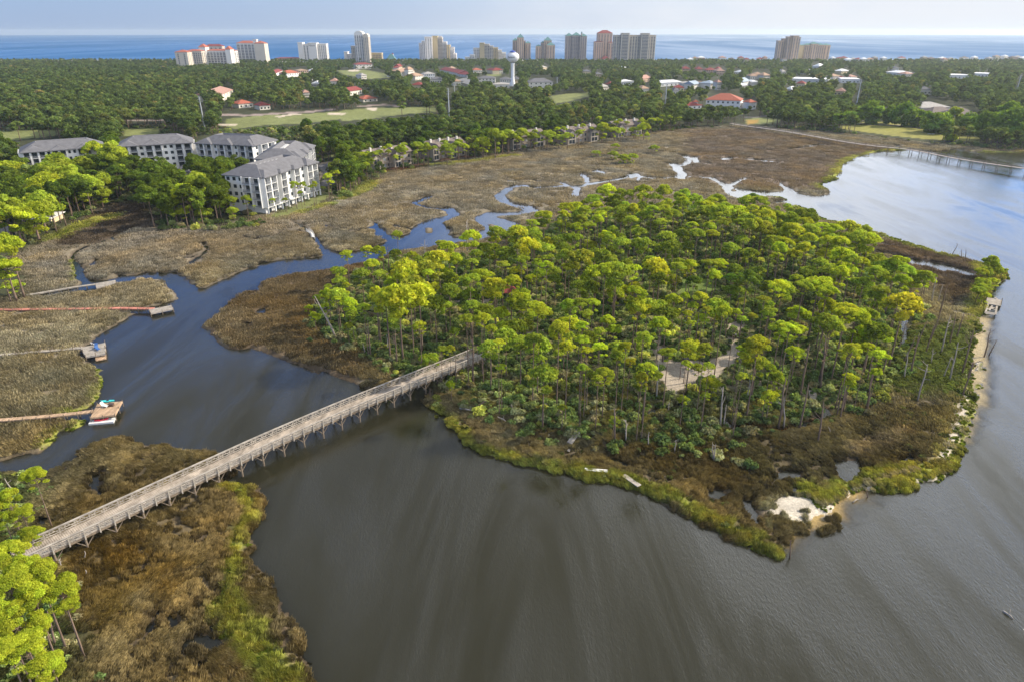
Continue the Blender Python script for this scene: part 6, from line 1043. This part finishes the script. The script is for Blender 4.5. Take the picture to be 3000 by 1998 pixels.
tower("stepped_condo", "cream stepped tower with ochre centre panel, larger of the two stepped ones", [('S1', 215,345,700,360,20,2,4,'w',.3,'f'), ('S1', 275,425,705,310,20,0,4,'w',.3,'f'), ('S1', 345,500,710,225,22,-1,3,'w',.3,'f'), ('S1', 505,620,705,205,24,-3,0,'y',0,'f'), ('S1', 620,720,705,240,22,0,4,'c',.7,'f'), ('S1', 720,810,705,330,22,-1,3,'w',.7,'f'), ('S1', 810,880,710,400,22,-2,1,'y',.2,'f'), ('S1', 880,945,710,480,20,-1,3,'w',.6,'f'), ('S1', 905,965,712,450,16,6,2,'w',.4,'f'), ('S1', 945,1012,712,580,18,-1,2,'w',.5,'f'), ('S1', 640,705,705,212,8,8,0,'w',0,'f')])
tower("stepped_condo", "lower stepped cream condo behind and left of the water tower", [('S1', 1195,1310,755,660,20,0,3,'w',.3,'f'), ('S1', 1300,1400,755,610,20,0,3,'w',.5,'f'), ('S1', 1380,1515,750,465,20,2,4,'w',.5,'f'), ('S1', 1515,1615,750,355,24,-3,0,'y',0,'f'), ('S1', 1615,1725,750,380,22,0,3,'c',.7,'f'), ('S1', 1725,1800,750,420,22,-1,2,'c',.7,'f'), ('S1', 1800,1905,748,455,22,-1,3,'y',.5,'f'), ('S1', 1905,1985,745,510,20,0,3,'w',.5,'f'), ('S1', 1985,2075,742,560,20,0,3,'w',.4,'f')])
tower("gabled_tower", "tan tower with teal pyramid roofs just right of the water tower", [('S2', 113,195,480,205,20,0,2,'t',.4,'G6'), ('S2', 180,275,485,160,22,-2,3,'t',.35,'G9'), ('S2', 270,305,480,215,16,6,1,'g',.6,'f'), ('S2', 303,378,482,245,18,0,2,'t',.35,'G5')]); tower("gabled_tower", "tan tower with teal roofs, right one of the gabled pair", [('S2', 458,540,488,290,18,0,2,'t',.4,'G4'), ('S2', 535,590,488,240,18,4,2,'g',.6,'G4'), ('S2', 578,690,488,205,22,-2,3,'t',.4,'G9'), ('S2', 620,740,490,275,20,-4,3,'t',.4,'G7')])
tower("slate_tower", "broad grey-brown tower with teal spired roof standing alone", [('S2', 900,1000,490,135,24,0,3,'g',.4,'G7'), ('S2', 995,1120,492,130,24,-1,5,'g',.8,'G8'), ('S2', 1115,1212,495,140,24,0,3,'g',.4,'G6'), ('S2', 1125,1142,495,100,5,0,0,'g',0,'G5')])
tower("pink_tower", "peach tower with red stepped roof beside the wide gridded tower", [('S2', 1328,1460,500,225,22,-2,4,'p',.4,'R2'), ('S2', 1375,1592,500,95,26,4,5,'p',.35,'R7'), ('S2', 1535,1605,500,235,20,-1,2,'p',.5,'R2'), ('S2', 1430,1545,498,480,16,-22,0,'w',0,'R8')])
tower("wide_tower", "widest tan tower with two dark glazed shafts and gridded balconies", [('S2', 1615,2232,530,130,22,0,16,'c',.62,'f'), ('S2', 1718,1835,532,100,18,-4,1,'c',.78,'f'), ('S2', 2012,2132,532,102,18,-4,1,'c',.78,'f')])
tower("beach_tower", "tall tan tower stepping up to the right, left of the twin beach towers", [('S7', 250,300,325,140,20,0,2,'t',.45,'f'), ('S7', 295,345,325,120,20,0,2,'t',.4,'f'), ('S7', 340,395,327,100,22,0,2,'t',.45,'f'), ('S7', 385,440,328,92,24,0,2,'t',.45,'f'), ('S7', 435,462,328,105,22,3,1,'g',.6,'f')]); tower("beach_tower", "lower gold and tan gabled block, right of the twin beach towers", [('S7', 455,520,325,182,22,4,0,'y',0,'G2'), ('S7', 512,570,325,178,20,1,3,'t',.55,'G4'), ('S7', 568,640,325,168,22,-1,3,'t',.45,'G5'), ('S7', 638,700,325,178,20,0,3,'t',.65,'G4'), ('S7', 695,762,322,180,22,0,2,'t',.4,'G4')])
# lettering on the white hotel
def text3d(s, size, loc, rz, mat, parent, ext=.05):
    cu = bpy.data.curves.new("lettering", 'FONT'); cu.body = s; cu.size = size; cu.extrude = ext; cu.align_x = 'CENTER'; o = bpy.data.objects.new("lettering", cu); o.rotation_euler = (math.pi/2, 0, rz); o.location = loc; cu.materials.append(mat); me = bpy.data.meshes.new_from_object(o); mo = bpy.data.objects.new('lettering', me); mo.location = loc; mo.rotation_euler = (math.pi/2, 0, rz); link(mo, parent); bpy.data.objects.remove(o); return mo
M_INK = surf("dark_lettering", (.04, .04, .05), .6, .1, 1, .3)
p_ = Vector(G(*P('Y1', 1975,488)))-Vector(ht.location); text3d("Hilton", 6.0, (p_.x, -3.2, hgt(*P('Y1', 1975,488), P('Y1', 0,270)[1])), 0, M_INK, ht)
# ---- water tower
fx, fy = P('S1', 2222, 1290); g_ = Vector(G(fx, fy)); Hs = hgt(fx, fy, P('S1', 0, 770)[1]); Ht_ = hgt(fx, fy, P('S1', 0, 545)[1]); wt = empty("water_tower", g_); tag(wt, "white bulb-topped water tower with blue cap on a flared stem", "water tower")
sc_ = (P('S1', 2360, 0)[0]-P('S1', 2085, 0)[0])/2*math.hypot(g_.x, g_.y)/FPX*.94
M_TANK = surf("tank_white", (.80, .80, .80), .45, .05, .3, .4); b = MB(); b.tube([(0, 0, -1), (0, 0, 2), (0, 0, 7), (0, 0, 12), (0, 0, Hs-2), (0, 0, Hs+.4)], [5.6, 4.4, 2.7, 2.3, 2.3, 3.0], 24); b.obj("stem", M_TANK, wt, None, True)
b = MB(); pr = [(0, .30), (.08, .55), (.22, .80), (.42, .97), (.58, 1.0), (.75, .93), (.88, .76), (.96, .52), (1.0, .34)]; b.tube([(0, 0, Hs+t*(Ht_-Hs)) for t, r in pr], [sc_*r for t, r in pr], 36); b.obj("tank", M_TANK, wt, None, True)
b = MB(); cz = Ht_; b.tube([(0, 0, cz+.02), (0, 0, cz+1.2), (0, 0, cz+2.4)], [sc_*.55, sc_*.33, sc_*.02], 24); b.obj("cap", surf("blue_paint", (.04, .09, .42), .5, .1, .3, .4), wt, None, True)
b = MB(); b.tube([(0, 0, Hs-.4), (0, 0, Hs+.5)], [3.3, 3.3], 24); b.obj("collar", surf("dark_collar", (.10, .09, .09), .7, .1, 1, .2), wt)
for i, ch in enumerate("Sandestin"):
    a_ = -2.25+i*.115; tx = text3d(ch, 3.4, (math.cos(a_)*(sc_*1.0+.02), math.sin(a_)*(sc_*1.0+.02), Hs+(Ht_-Hs)*.46), a_+math.pi/2, M_INK, wt)
# ---- power line poles
def pole(label, crop, xt, yt, xb, yb):
    u, v = P(crop, xb, yb); g_ = G(u, v); h = hgt(u, v, P(crop, xt, yt)[1]); b = MB(); b.tube([(0, 0, -1), (0, 0, h)], [.62, .28], 8); o = b.obj("pole", surf("galvanised_steel", (.50, .52, .54), .5, .1, 1, .4), None); e_ = empty("power_pole", g_); o.parent = e_
    a_ = MB(); [a_.bar((-1.6, 0, h*f), (1.6, 0, h*f), .18) for f in (.97, .90, .83)]; a_.obj("crossarm", M_RAIL, e_); tag(e_, label, "power pole", None); KEEP.append([(P(crop, xt, 0)[0]-5, P(crop, 0, yt)[1]), (P(crop, xt, 0)[0]+5, P(crop, 0, yt)[1]), (u+4, P(crop, 0, yb-(yb-yt)*.3)[1]), (u-4, P(crop, 0, yb-(yb-yt)*.3)[1])])
pole("steel power pole rising from the dark wood at left of the fairway", 'Z1', 1375,530, 1412,745); pole("steel power pole in the middle trees above the fairway's end", 'Z2', 735,470, 745,700); pole("steel power pole left of the terracotta-roofed building", 'Z2', 2243,440, 2232,608); pole("leaning steel power pole right of the terracotta-roofed building", 'Z3', 1228,410, 1188,640); pole("power pole near the right edge, left of two", 'Z3', 2340,380, 2290,540); pole("short power pole just behind the long red ridge roof", 'Z2', 780,430, 782,515); pole("slim pole among trees left of the white roof", 'Z2', 1490,395, 1488,455)
# white boat on the fairway edge
kayak("small white upturned boat on the fairway shore at right", 'GL', (1145,405), (1235,405), .9, (.78, .78, .78), 1.6)
# palms by the shopping court
pf = MB(); pr_ = random.Random(4)
for i in range(14):
    a_ = i*.449*2; l = 2.4; dz = pr_.uniform(-.3, .9); pf.raw([(0, 0, 0), (math.cos(a_)*l*.5-math.sin(a_)*.35, math.sin(a_)*l*.5+math.cos(a_)*.35, .5+dz*.5), (math.cos(a_)*l, math.sin(a_)*l, dz-.7), (math.cos(a_)*l*.5+math.sin(a_)*.35, math.sin(a_)*l*.5-math.cos(a_)*.35, .5+dz*.5)], [(0, 1, 2, 3)])
PFM = pf.mesh("fronds", M_LEAF); at_ = PFM.color_attributes.new('col', 'FLOAT_COLOR', 'POINT'); at_.data.foreach_set('color', [1.0]*4*len(PFM.vertices))
pt = MB(); pt.tube([(0, 0, -.5), (.1, 0, 4), (0, 0, 8.2)], [.28, .2, .2], 6); PTM = pt.mesh("trunk", M_BARK)
for x in (60, 85, 110, 130, 155, 180, 205, 235, 265, 300, 330):
    g_ = G(*P('S4', x, 60), 8); e_ = empty("palm_tree", (g_[0], g_[1], 0)); link(bpy.data.objects.new("trunk", PTM), e_); o_ = bpy.data.objects.new("crown", PFM); o_.location = (0, 0, 8); o_.color = (.22, .24, .08, 1); link(o_, e_); tag(e_, "tall thin palm in the straight row above the shopping court roofs", "palm", "palms in a row above the shopping court")
# ================================================================ MAINLAND TREES
KEEP += lawn+lawn2+[P('S3', (280,1100),(1150,1120),(1250,1200),(700,1210),(330,1180)), P('S1', (2185,790),(2265,790),(2280,1290),(2160,1290)), P('Z1', (900,690),(1150,690),(1150,715),(900,715)), P('Z1', (1530,640),(2270,620),(2270,660),(1530,690)), P('K', (1780,480),(2050,460),(2060,900),(1850,950),(1780,620)), P('S4', (930,870),(1300,880),(2355,1080),(2355,1120),(930,910)), P('Z2', (150,590),(400,590),(400,610),(150,618)), P('Z3', (1640,470),(0,0),(1,1))[:0] or [(0, 0), (1, 0), (0, 1)]]
KG = np.zeros((500, 760), bool); ky, kx = np.mgrid[0:500, 0:760]; kx = kx*4+2.0; ky = ky*4+2.0     # 4-pixel lookup of KEEP
for q in KEEP:
    p = np.array(q); x1, y1 = p[:, 0], p[:, 1]; x2, y2 = np.roll(x1, -1), np.roll(y1, -1); j0, j1 = int(max(0, y1.min()/4-1)), int(min(499, y1.max()/4+2))
    for j in range(j0, j1):
        v = j*4+2; m = (y1 > v) != (y2 > v)
        if not m.any(): continue
        xc = np.sort(x1[m]+(v-y1[m])/(y2[m]-y1[m])*(x2[m]-x1[m]))
        KG[j] |= (np.searchsorted(xc, kx[j]) % 2) == 1
def blocked(x, y, h, r):
    """does a crown at (x,y) reaching h with radius r cover a kept area?"""
    hit = np.zeros(len(x), bool)
    for fz, fx in ((1.12, 0), (1.0, 0), (.72, 0), (.72, -.9), (.72, .9), (.5, 0), (.92, .6), (.92, -.6), (.6, .5), (.6, -.5), (1.05, .35), (1.05, -.35)):
        u, v = PJ(x+fx*r, y, h*fz); i = np.clip((v/4).astype(int), 0, 499); j = np.clip((u/4).astype(int), 0, 759); ok = (u > 0) & (u < 3040) & (v > 0) & (v < 1998); hit |= ok & KG[i, j]
    u, v = PJ(x, y, 0); i = np.clip((v/4).astype(int), 0, 499); j = np.clip((u/4).astype(int), 0, 759); return hit | KG[i, j]
feet = []      # building footprints
for o in SC.objects:
    if o.name.split('.')[0] in ('house', 'woodland_house', 'condominium_block', 'townhouse_row', 'pavilion', 'pavilion_wing', 'clubhouse', 'turret', 'cupola', 'water_tower') or o.get('category') in ('high-rise', 'hotel', 'hall', 'apartment building'):
        w = [c for c in o.children if c.name.startswith(('wall', 'stem'))]
        for c in w:
            bb = [Vector(q) for q in c.bound_box]; rz_ = Matrix.Rotation(o.rotation_euler[2], 4, 'Z'); pts_ = [(rz_ @ q)+Vector(o.location) for q in bb]; cx = sum(p.x for p in pts_)/8; cy = sum(p.y for p in pts_)/8; hx = (bb[6]-bb[0])/2; feet.append((cx, cy, o.rotation_euler[2], hx.x+1.5, hx.y+1.5))
def in_feet(x, y):
    r = np.zeros(len(x), bool)
    for cx, cy, a_, hx, hy in feet: dx, dy = x-cx, y-cy; c_, s_ = math.cos(a_), math.sin(a_); r |= (np.abs(dx*c_+dy*s_) < hx) & (np.abs(-dx*s_+dy*c_) < hy)
    return r
# openings between the trees: roads, lawns, the dark swale, mulch
open_ = np.clip(zmask(lawn+lawn2, 1.5, .5)+lmask(roads, 1, 0)+sand_m+bsh+zmask([P('S5', (330,600),(900,500),(1850,340),(1900,390),(1000,540),(500,650))], 2, 1)*.85, 0, 1)
mfor = main_m*(1-open_)*(landr > .8)
# --- near trees as single things
x, y, z, c, gi_, gj_ = grid_sample(mfor*(VV > 372)*(VV < 800)*(UU > -60)*(UU < 3060), 9000, rng)
h = rng.uniform(9.0, 15.5, len(x)); r = rng.uniform(2.6, 4.6, len(x)); u_, v_ = PJ(x, y, 0)
h = np.where((u_ < 760) & (v_ > 520) & (v_ < 640), rng.uniform(8, 12.5, len(x)), h); h = np.where((u_ > 1030) & (u_ < 2200) & (v_ > 372), rng.uniform(7.5, 11.5, len(x)), h); h = np.where(u_ > 2300, rng.uniform(8, 12, len(x)), h)
ok = ~blocked(x, y, h, r) & ~in_feet(x, y); x, y, z, h, r = x[ok], y[ok], z[ok], h[ok], r[ok]; k = poisson(x, y, r*1.25); x, y, z, h, r = x[k], y[k], z[k], h[k], r[k]
u_, v_ = PJ(x, y, h*.8); sz = r/np.hypot(x, y); od = np.argsort(-sz); singles = od[:265]; others = od[265:]
MW = [((0, 380), (0, 660), "west of the condominiums"), ((380, 1000), (0, 660), "around the condominium blocks"), ((1000, 1500), (0, 660), "along the marsh edge by the brown townhouses"), ((1500, 2200), (0, 660), "behind the far marsh"), ((2200, 3100), (0, 660), "on the golf course shore at right"), ((-200, 1000), (660, 900), "on the left bank by the docks")]
def mwhere(u, v):
    for (a_, b_), (c_, d_), w in MW:
        if a_ <= u < b_ and c_ <= v < d_: return w
    return "on the mainland shore"
for i in singles:
    u, v = u_[i], v_[i]; left = u < 1050; kind = (random.random() < .55) if left else (random.random() < .7); j = random.uniform(.7, 1.35); lighter = vnoise(np.array([x[i]*.03]), np.array([y[i]*.03]), 5)[0]  # last value: smooth random noise, weights the darker against the paler green
    t0 = Vector((.095, .150, .026)).lerp(Vector((.20, .26, .030)), lighter*(.9 if v > 450 else .45)); t0 = t0*j
    sw = "round-crowned evergreen" if not kind else "broad umbrella pine"; tn = "bright" if t0.y > .21 else ("dark" if t0.y < .13 else "mid-green"); bg_ = "big" if r[i] > 3.7 else "slender"
    place_tree((BROAD if kind else OVALS)[random.randrange(5)], x[i], y[i], h[i], r[i], tuple(t0), f"{bg_} {tn} {sw} {mwhere(u, v)}", f"{bg_} {tn} {sw}s {mwhere(u, v)}", "evergreen_tree", "tree", 13.0 if kind else 11.0, 3.9 if kind else 3.5)
FT = []
for i in range(5):      # whole trees for the wood behind: domed crowns of leaf clumps
    r2 = np.random.default_rng(1200+i); ce, ra = [], []
    for q in range(15):
        uu = rnd_unit(1, r2)[0]; ce.append((uu[0]*2.3, uu[1]*2.3, 7.6+uu[2]*(2.6, 1.7, 3.0, 2.1, 1.4)[i])); s = r2.uniform(1.0, 1.7); ra.append((s, s, s*.7))
    V_, F_, C_ = leaf_cloud(np.array(ce), np.array(ra), 38, .52, r2, .3, .45); FT.append(mesh_np("forest_tree", V_, F_, M_LEAFI, C_))
FTR = [trunk_mesh(1300+i, 8.0, [], .2, .4, dead=2) for i in range(2)]
x2, y2, z2, h2, r2_ = x[others], y[others], z[others], h[others], r[others]
xf, yf, zf, cf, gi_, gj_ = grid_sample(mfor*(VV < 376)*(VV > 183)*(UU > -760)*(UU < 3700)*np.clip(30.0/np.maximum(dist*.02, 1), .4, 1), 150000, rng)
hf = rng.uniform(7.5, 14.5, len(xf))*(1-.35*sstep(1000, 1500, yf)); rf_ = rng.uniform(2.6, 5.8, len(xf))*(1+.25*sstep(600, 1500, yf)); ok = ~blocked(xf, yf, hf, rf_) & ~in_feet(xf, yf); xf, yf, zf, hf, rf_ = xf[ok], yf[ok], zf[ok], hf[ok], rf_[ok]; k = poisson(xf, yf, rf_*1.35); xf, yf, zf, hf, rf_ = xf[k], yf[k], zf[k], hf[k], rf_[k]
xa = np.concatenate([x2, xf]); ya = np.concatenate([y2, yf]); za = np.concatenate([z2, zf]); ha = np.concatenate([h2, hf]); ra_ = np.concatenate([r2_, rf_])
tn = fbm(xa*.006, ya*.006, 91, 4); t_ = np.array([.080, .125, .035])[None]*(1-tn[:, None])+np.array([.155, .195, .050])[None]*tn[:, None]; t_ = t_*rng.uniform(.6, 1.6, (len(xa), 1)); od_ = rng.uniform(0, 1, len(xa)) < .016; t_[od_] = np.array([.26, .25, .08]); od_ = rng.uniform(0, 1, len(xa)) < .12; t_[od_] = t_[od_]*np.array([1.5, 1.25, 1.3])
s = ha/10.5; print("far trees", len(xa)); ang_ = rng.uniform(0, 6.28, len(xa)); ix_ = rng.integers(0, 5, len(xa))
scatter("forest", FT, np.stack([xa, ya, za], 1), ang_, s, t_, ix_); nearm = np.hypot(xa, ya) < 760
scatter("forest_trunks", FTR, np.stack([xa, ya, za], 1)[nearm], ang_[nearm], s[nearm], t_[nearm], ix_[nearm] % 2)
# woodland fringe: shrubs along the mainland edge
x, y, z, c, gi_, gj_ = grid_sample(mfor*(VV > 372)*(VV < 800)*(UU > -100)*(UU < 3060)*.5+((landr > .6)*lmask([(P('K', (640,1560),(900,1480),(1300,1440),(1700,1260),(2100,1160),(2300,1050)), 4), (P('D', (690,490),(560,525),(470,530),(390,525)), 6)], 1, 1)), 5200, rng)
hb_ = np.full(len(x), 1.6); ok = ~blocked(x, y, hb_, hb_) & ~in_feet(x, y); x, y, z = x[ok], y[ok], z[ok]; scatter("mainland_undergrowth", BUSH, np.stack([x, y, z-.2], 1), rng.uniform(0, 6.28, len(x)), rng.uniform(.7, 1.9, len(x)), bush_tints(x, y, rng)*.9, rng.integers(0, len(BUSH), len(x)))
# --- foreground pines at lower left, trees on the left bank, young pines on the condominium lawn, marsh islets
def hand(crop, lst, label, group, kinds=None, name="pine_tree", cat="pine", hmin=3):
    for q in lst:
        x0, y0, w, tn_, fy = q[:5]; u, v = P(crop, x0, y0); foot = P(crop, 0, fy)[1]; lo, hi = 1.0, 26.0
        for _i in range(30):
            m_ = (lo+hi)/2; g_ = G(u, v, m_)
            if PJ(g_[0], g_[1], .5)[1] < foot: lo = m_
            else: hi = m_
        hc = min(21, max(hmin, (lo+hi)/2)); g_ = G(u, v, hc); d_ = math.hypot(math.hypot(g_[0], g_[1]), CH-hc); r = w/CR[crop][2]*d_/FPX; j = random.uniform(.88, 1.12)
        place_tree((kinds or PINES[:8])[random.randrange(len(kinds or PINES[:8]))], g_[0], g_[1], hc+r*.1, max(.8, r), tuple(c*j for c in TINT[tn_]), q[5] if len(q) > 5 else label, None if len(q) > 5 else group, name, cat)
hand('C2', [(225,215,62,'n',560,"young bright pine standing alone beside the near end of the bridge"), (60,390,85,'n',700), (30,500,65,'n',720), (205,600,65,'n',730), (150,470,60,'n',700), (40,730,90,'n',1250), (150,820,105,'n',1330), (260,880,100,'n',1360), (395,960,105,'n',1380), (60,930,110,'n',1500), (230,1050,90,'n',1500), (110,1170,110,'n',1640), (20,1130,100,'n',1640), (250,1240,80,'n',1600), (170,1350,110,'n',1760), (40,1330,95,'n',1800), (300,1480,90,'n',1800), (440,1080,55,'n',1400)], "tall bright yellow-green pine in the clump at the lower left corner", "pines clumped at the lower left corner", NEARP)
hand('C1', [(60,290,85,'y',620), (35,390,90,'y',640), (80,520,50,'g',600), (20,480,60,'g',640), (90,60,110,'y',270), (210,70,110,'y',240), (20,20,90,'g',240), (140,150,60,'g',260), (310,-30,90,'y',130), (260,20,90,'g',200)], "leaning bright pine on the left bank between the cream houses and the docks", "bright pines on the left bank")
hand('S6', [(720,870,210,'y',1450), (500,1080,150,'y',1400), (900,1120,180,'y',1440), (120,1080,130,'y',1350), (100,1300,120,'y',1450), (1150,850,160,'g',1300), (1400,950,170,'g',1330), (1300,1020,130,'y',1330), (1650,1080,130,'g',1290), (1000,700,190,'g',1150), (1550,350,120,'y',800), (1350,640,140,'g',1100), (1850,500,170,'g',1100), (1700,900,150,'g',1200), (150,640,180,'y',1000), (850,800,160,'g',1300)], "full-crowned pine in the wood left of the condominiums", "full-crowned pines left of the condominiums", BROAD, "evergreen_tree", "tree")
hand('K', [(590,1110,95,'g',1400), (1045,1100,55,'g',1400), (1270,1100,60,'g',1330), (1530,980,55,'g',1240), (1740,860,70,'g',1230), (1915,900,50,'g',1010), (2050,790,65,'y',1090), (2200,560,200,'y',940), (120,930,90,'g',1180), (60,1110,90,'g',1400), (330,1100,110,'g',1400), (380,1300,80,'g',1500), (730,1210,30,'g',1470)], "thin young pine on the lawn before the marsh-side condominium block", "young pines on the condominium lawn")
hand('Z1', [(1290,1210,80,'y',1400), (1200,1260,80,'g',1400), (1430,1200,90,'y',1350), (1160,1240,60,'g',1380), (1240,1320,60,'y',1400), (1530,1230,60,'g',1340), (1400,1330,60,'g',1400), (1480,1180,70,'g',1300), (1340,1150,80,'g',1330), (1600,1310,40,'g',1380)], "pine of the bright clump left of the marsh-side condominium block", "bright pine clump left of the marsh-side condominium")
hand('Z2', [(2090,745,45,'y',830), (2145,690,30,'y',780), (1780,680,28,'y',760), (1890,865,28,'g',930), (1950,950,45,'g',990), (2010,950,40,'g',985), (1880,930,40,'g',965), (1760,915,35,'g',945), (2160,880,35,'g',920), (2110,800,22,'y',860), (1075,885,22,'y',935)], "small pine on the scrubby islet in the far marsh", "small pines on the far marsh islets", hmin=1.5)
hand('S5', [(60,330,110,'y',640), (130,360,60,'y',690), (260,330,70,'g',690), (640,350,60,'y',640), (750,240,110,'g',590), (520,290,60,'g',560), (980,300,50,'g',560), (1010,150,110,'g',540), (1120,210,80,'g',500), (1200,230,90,'g',500), (1310,200,60,'g',520), (1440,260,50,'g',490), (1520,230,110,'g',500), (1600,330,60,'g',490), (1720,160,120,'g',430), (1850,190,60,'y',440), (2000,180,100,'g',390), (2130,100,120,'y',380), (2200,160,90,'y',370)], "slim pine in the fringe in front of the two left townhouse rows", "slim pines before the left townhouse rows")
hand('Z2', [(1210,800,45,'g',900), (1240,790,50,'g',905), (1330,800,50,'g',890), (1420,790,50,'g',900), (1500,810,40,'g',885), (1560,790,50,'g',890), (1640,780,30,'g',880), (1800,760,45,'y',850), (1890,750,45,'g',840), (1930,770,30,'g',830), (2020,760,40,'g',820), (1110,800,50,'g',930), (1060,790,60,'g',950), (980,850,50,'y',950), (1150,790,50,'g',925)], "slim pine in the fringe before the right-hand townhouse rows", "slim pines before the right townhouse rows")
fl_ = resample([Vector(G(u, v)) for u, v in P('D', (690,488),(790,452),(860,402),(960,384),(1080,370),(1200,352),(1400,324),(1560,302))], 5.2)
for q in fl_:
    x_, y_ = q.x+random.uniform(-3, 3), q.y+random.uniform(-1, 7); u, v = PJ(x_, y_, 9); lf = u < 1500; j = random.uniform(.8, 1.15)
    place_tree(PINES[random.randrange(11)], x_, y_, random.uniform(8.5, 12.5), random.uniform(1.5, 2.5), tuple(c*j for c in TINT['g' if random.random() < .75 else 'y']), f"shore pine in the loose fringe between marsh and {'left' if lf else 'right'} townhouses", f"shore pines between the marsh and {'left' if lf else 'right'} townhouses", "shore_pine", "pine")
hand('C5', [(2010,625,50,'g',700), (2065,655,45,'g',715), (1985,665,45,'g',740), (2095,675,30,'g',705), (1965,745,50,'g',830), (2035,715,40,'y',770), (1945,790,40,'g',870), (1975,820,35,'y',880)], "small windblown pine at the island's eastern tip above the ruined jetty", "small pines at the island's eastern tip", hmin=2)
hand('GL', [(1440,410,90,'g',500,"lone spreading tree on the marsh side of the right-hand fairway"), (415,190,130,'d',285), (830,230,110,'d',310), (650,190,90,'d',280), (1080,200,130,'d',315), (1260,280,150,'d',390), (1480,240,90,'g',320), (180,210,80,'d',350,"dark thick-trunked oak at the left end of the right-hand fairway"), (60,190,90,'d',350), (1700,280,120,'d',400), (1900,330,130,'d',480), (2050,380,120,'d',520), (2200,300,130,'d',520), (2330,340,120,'d',500), (2150,200,150,'d',400)], "dark rounded oak beside the right-hand fairway", "dark oaks beside the right-hand fairway", OVALS, "oak_tree", "oak")
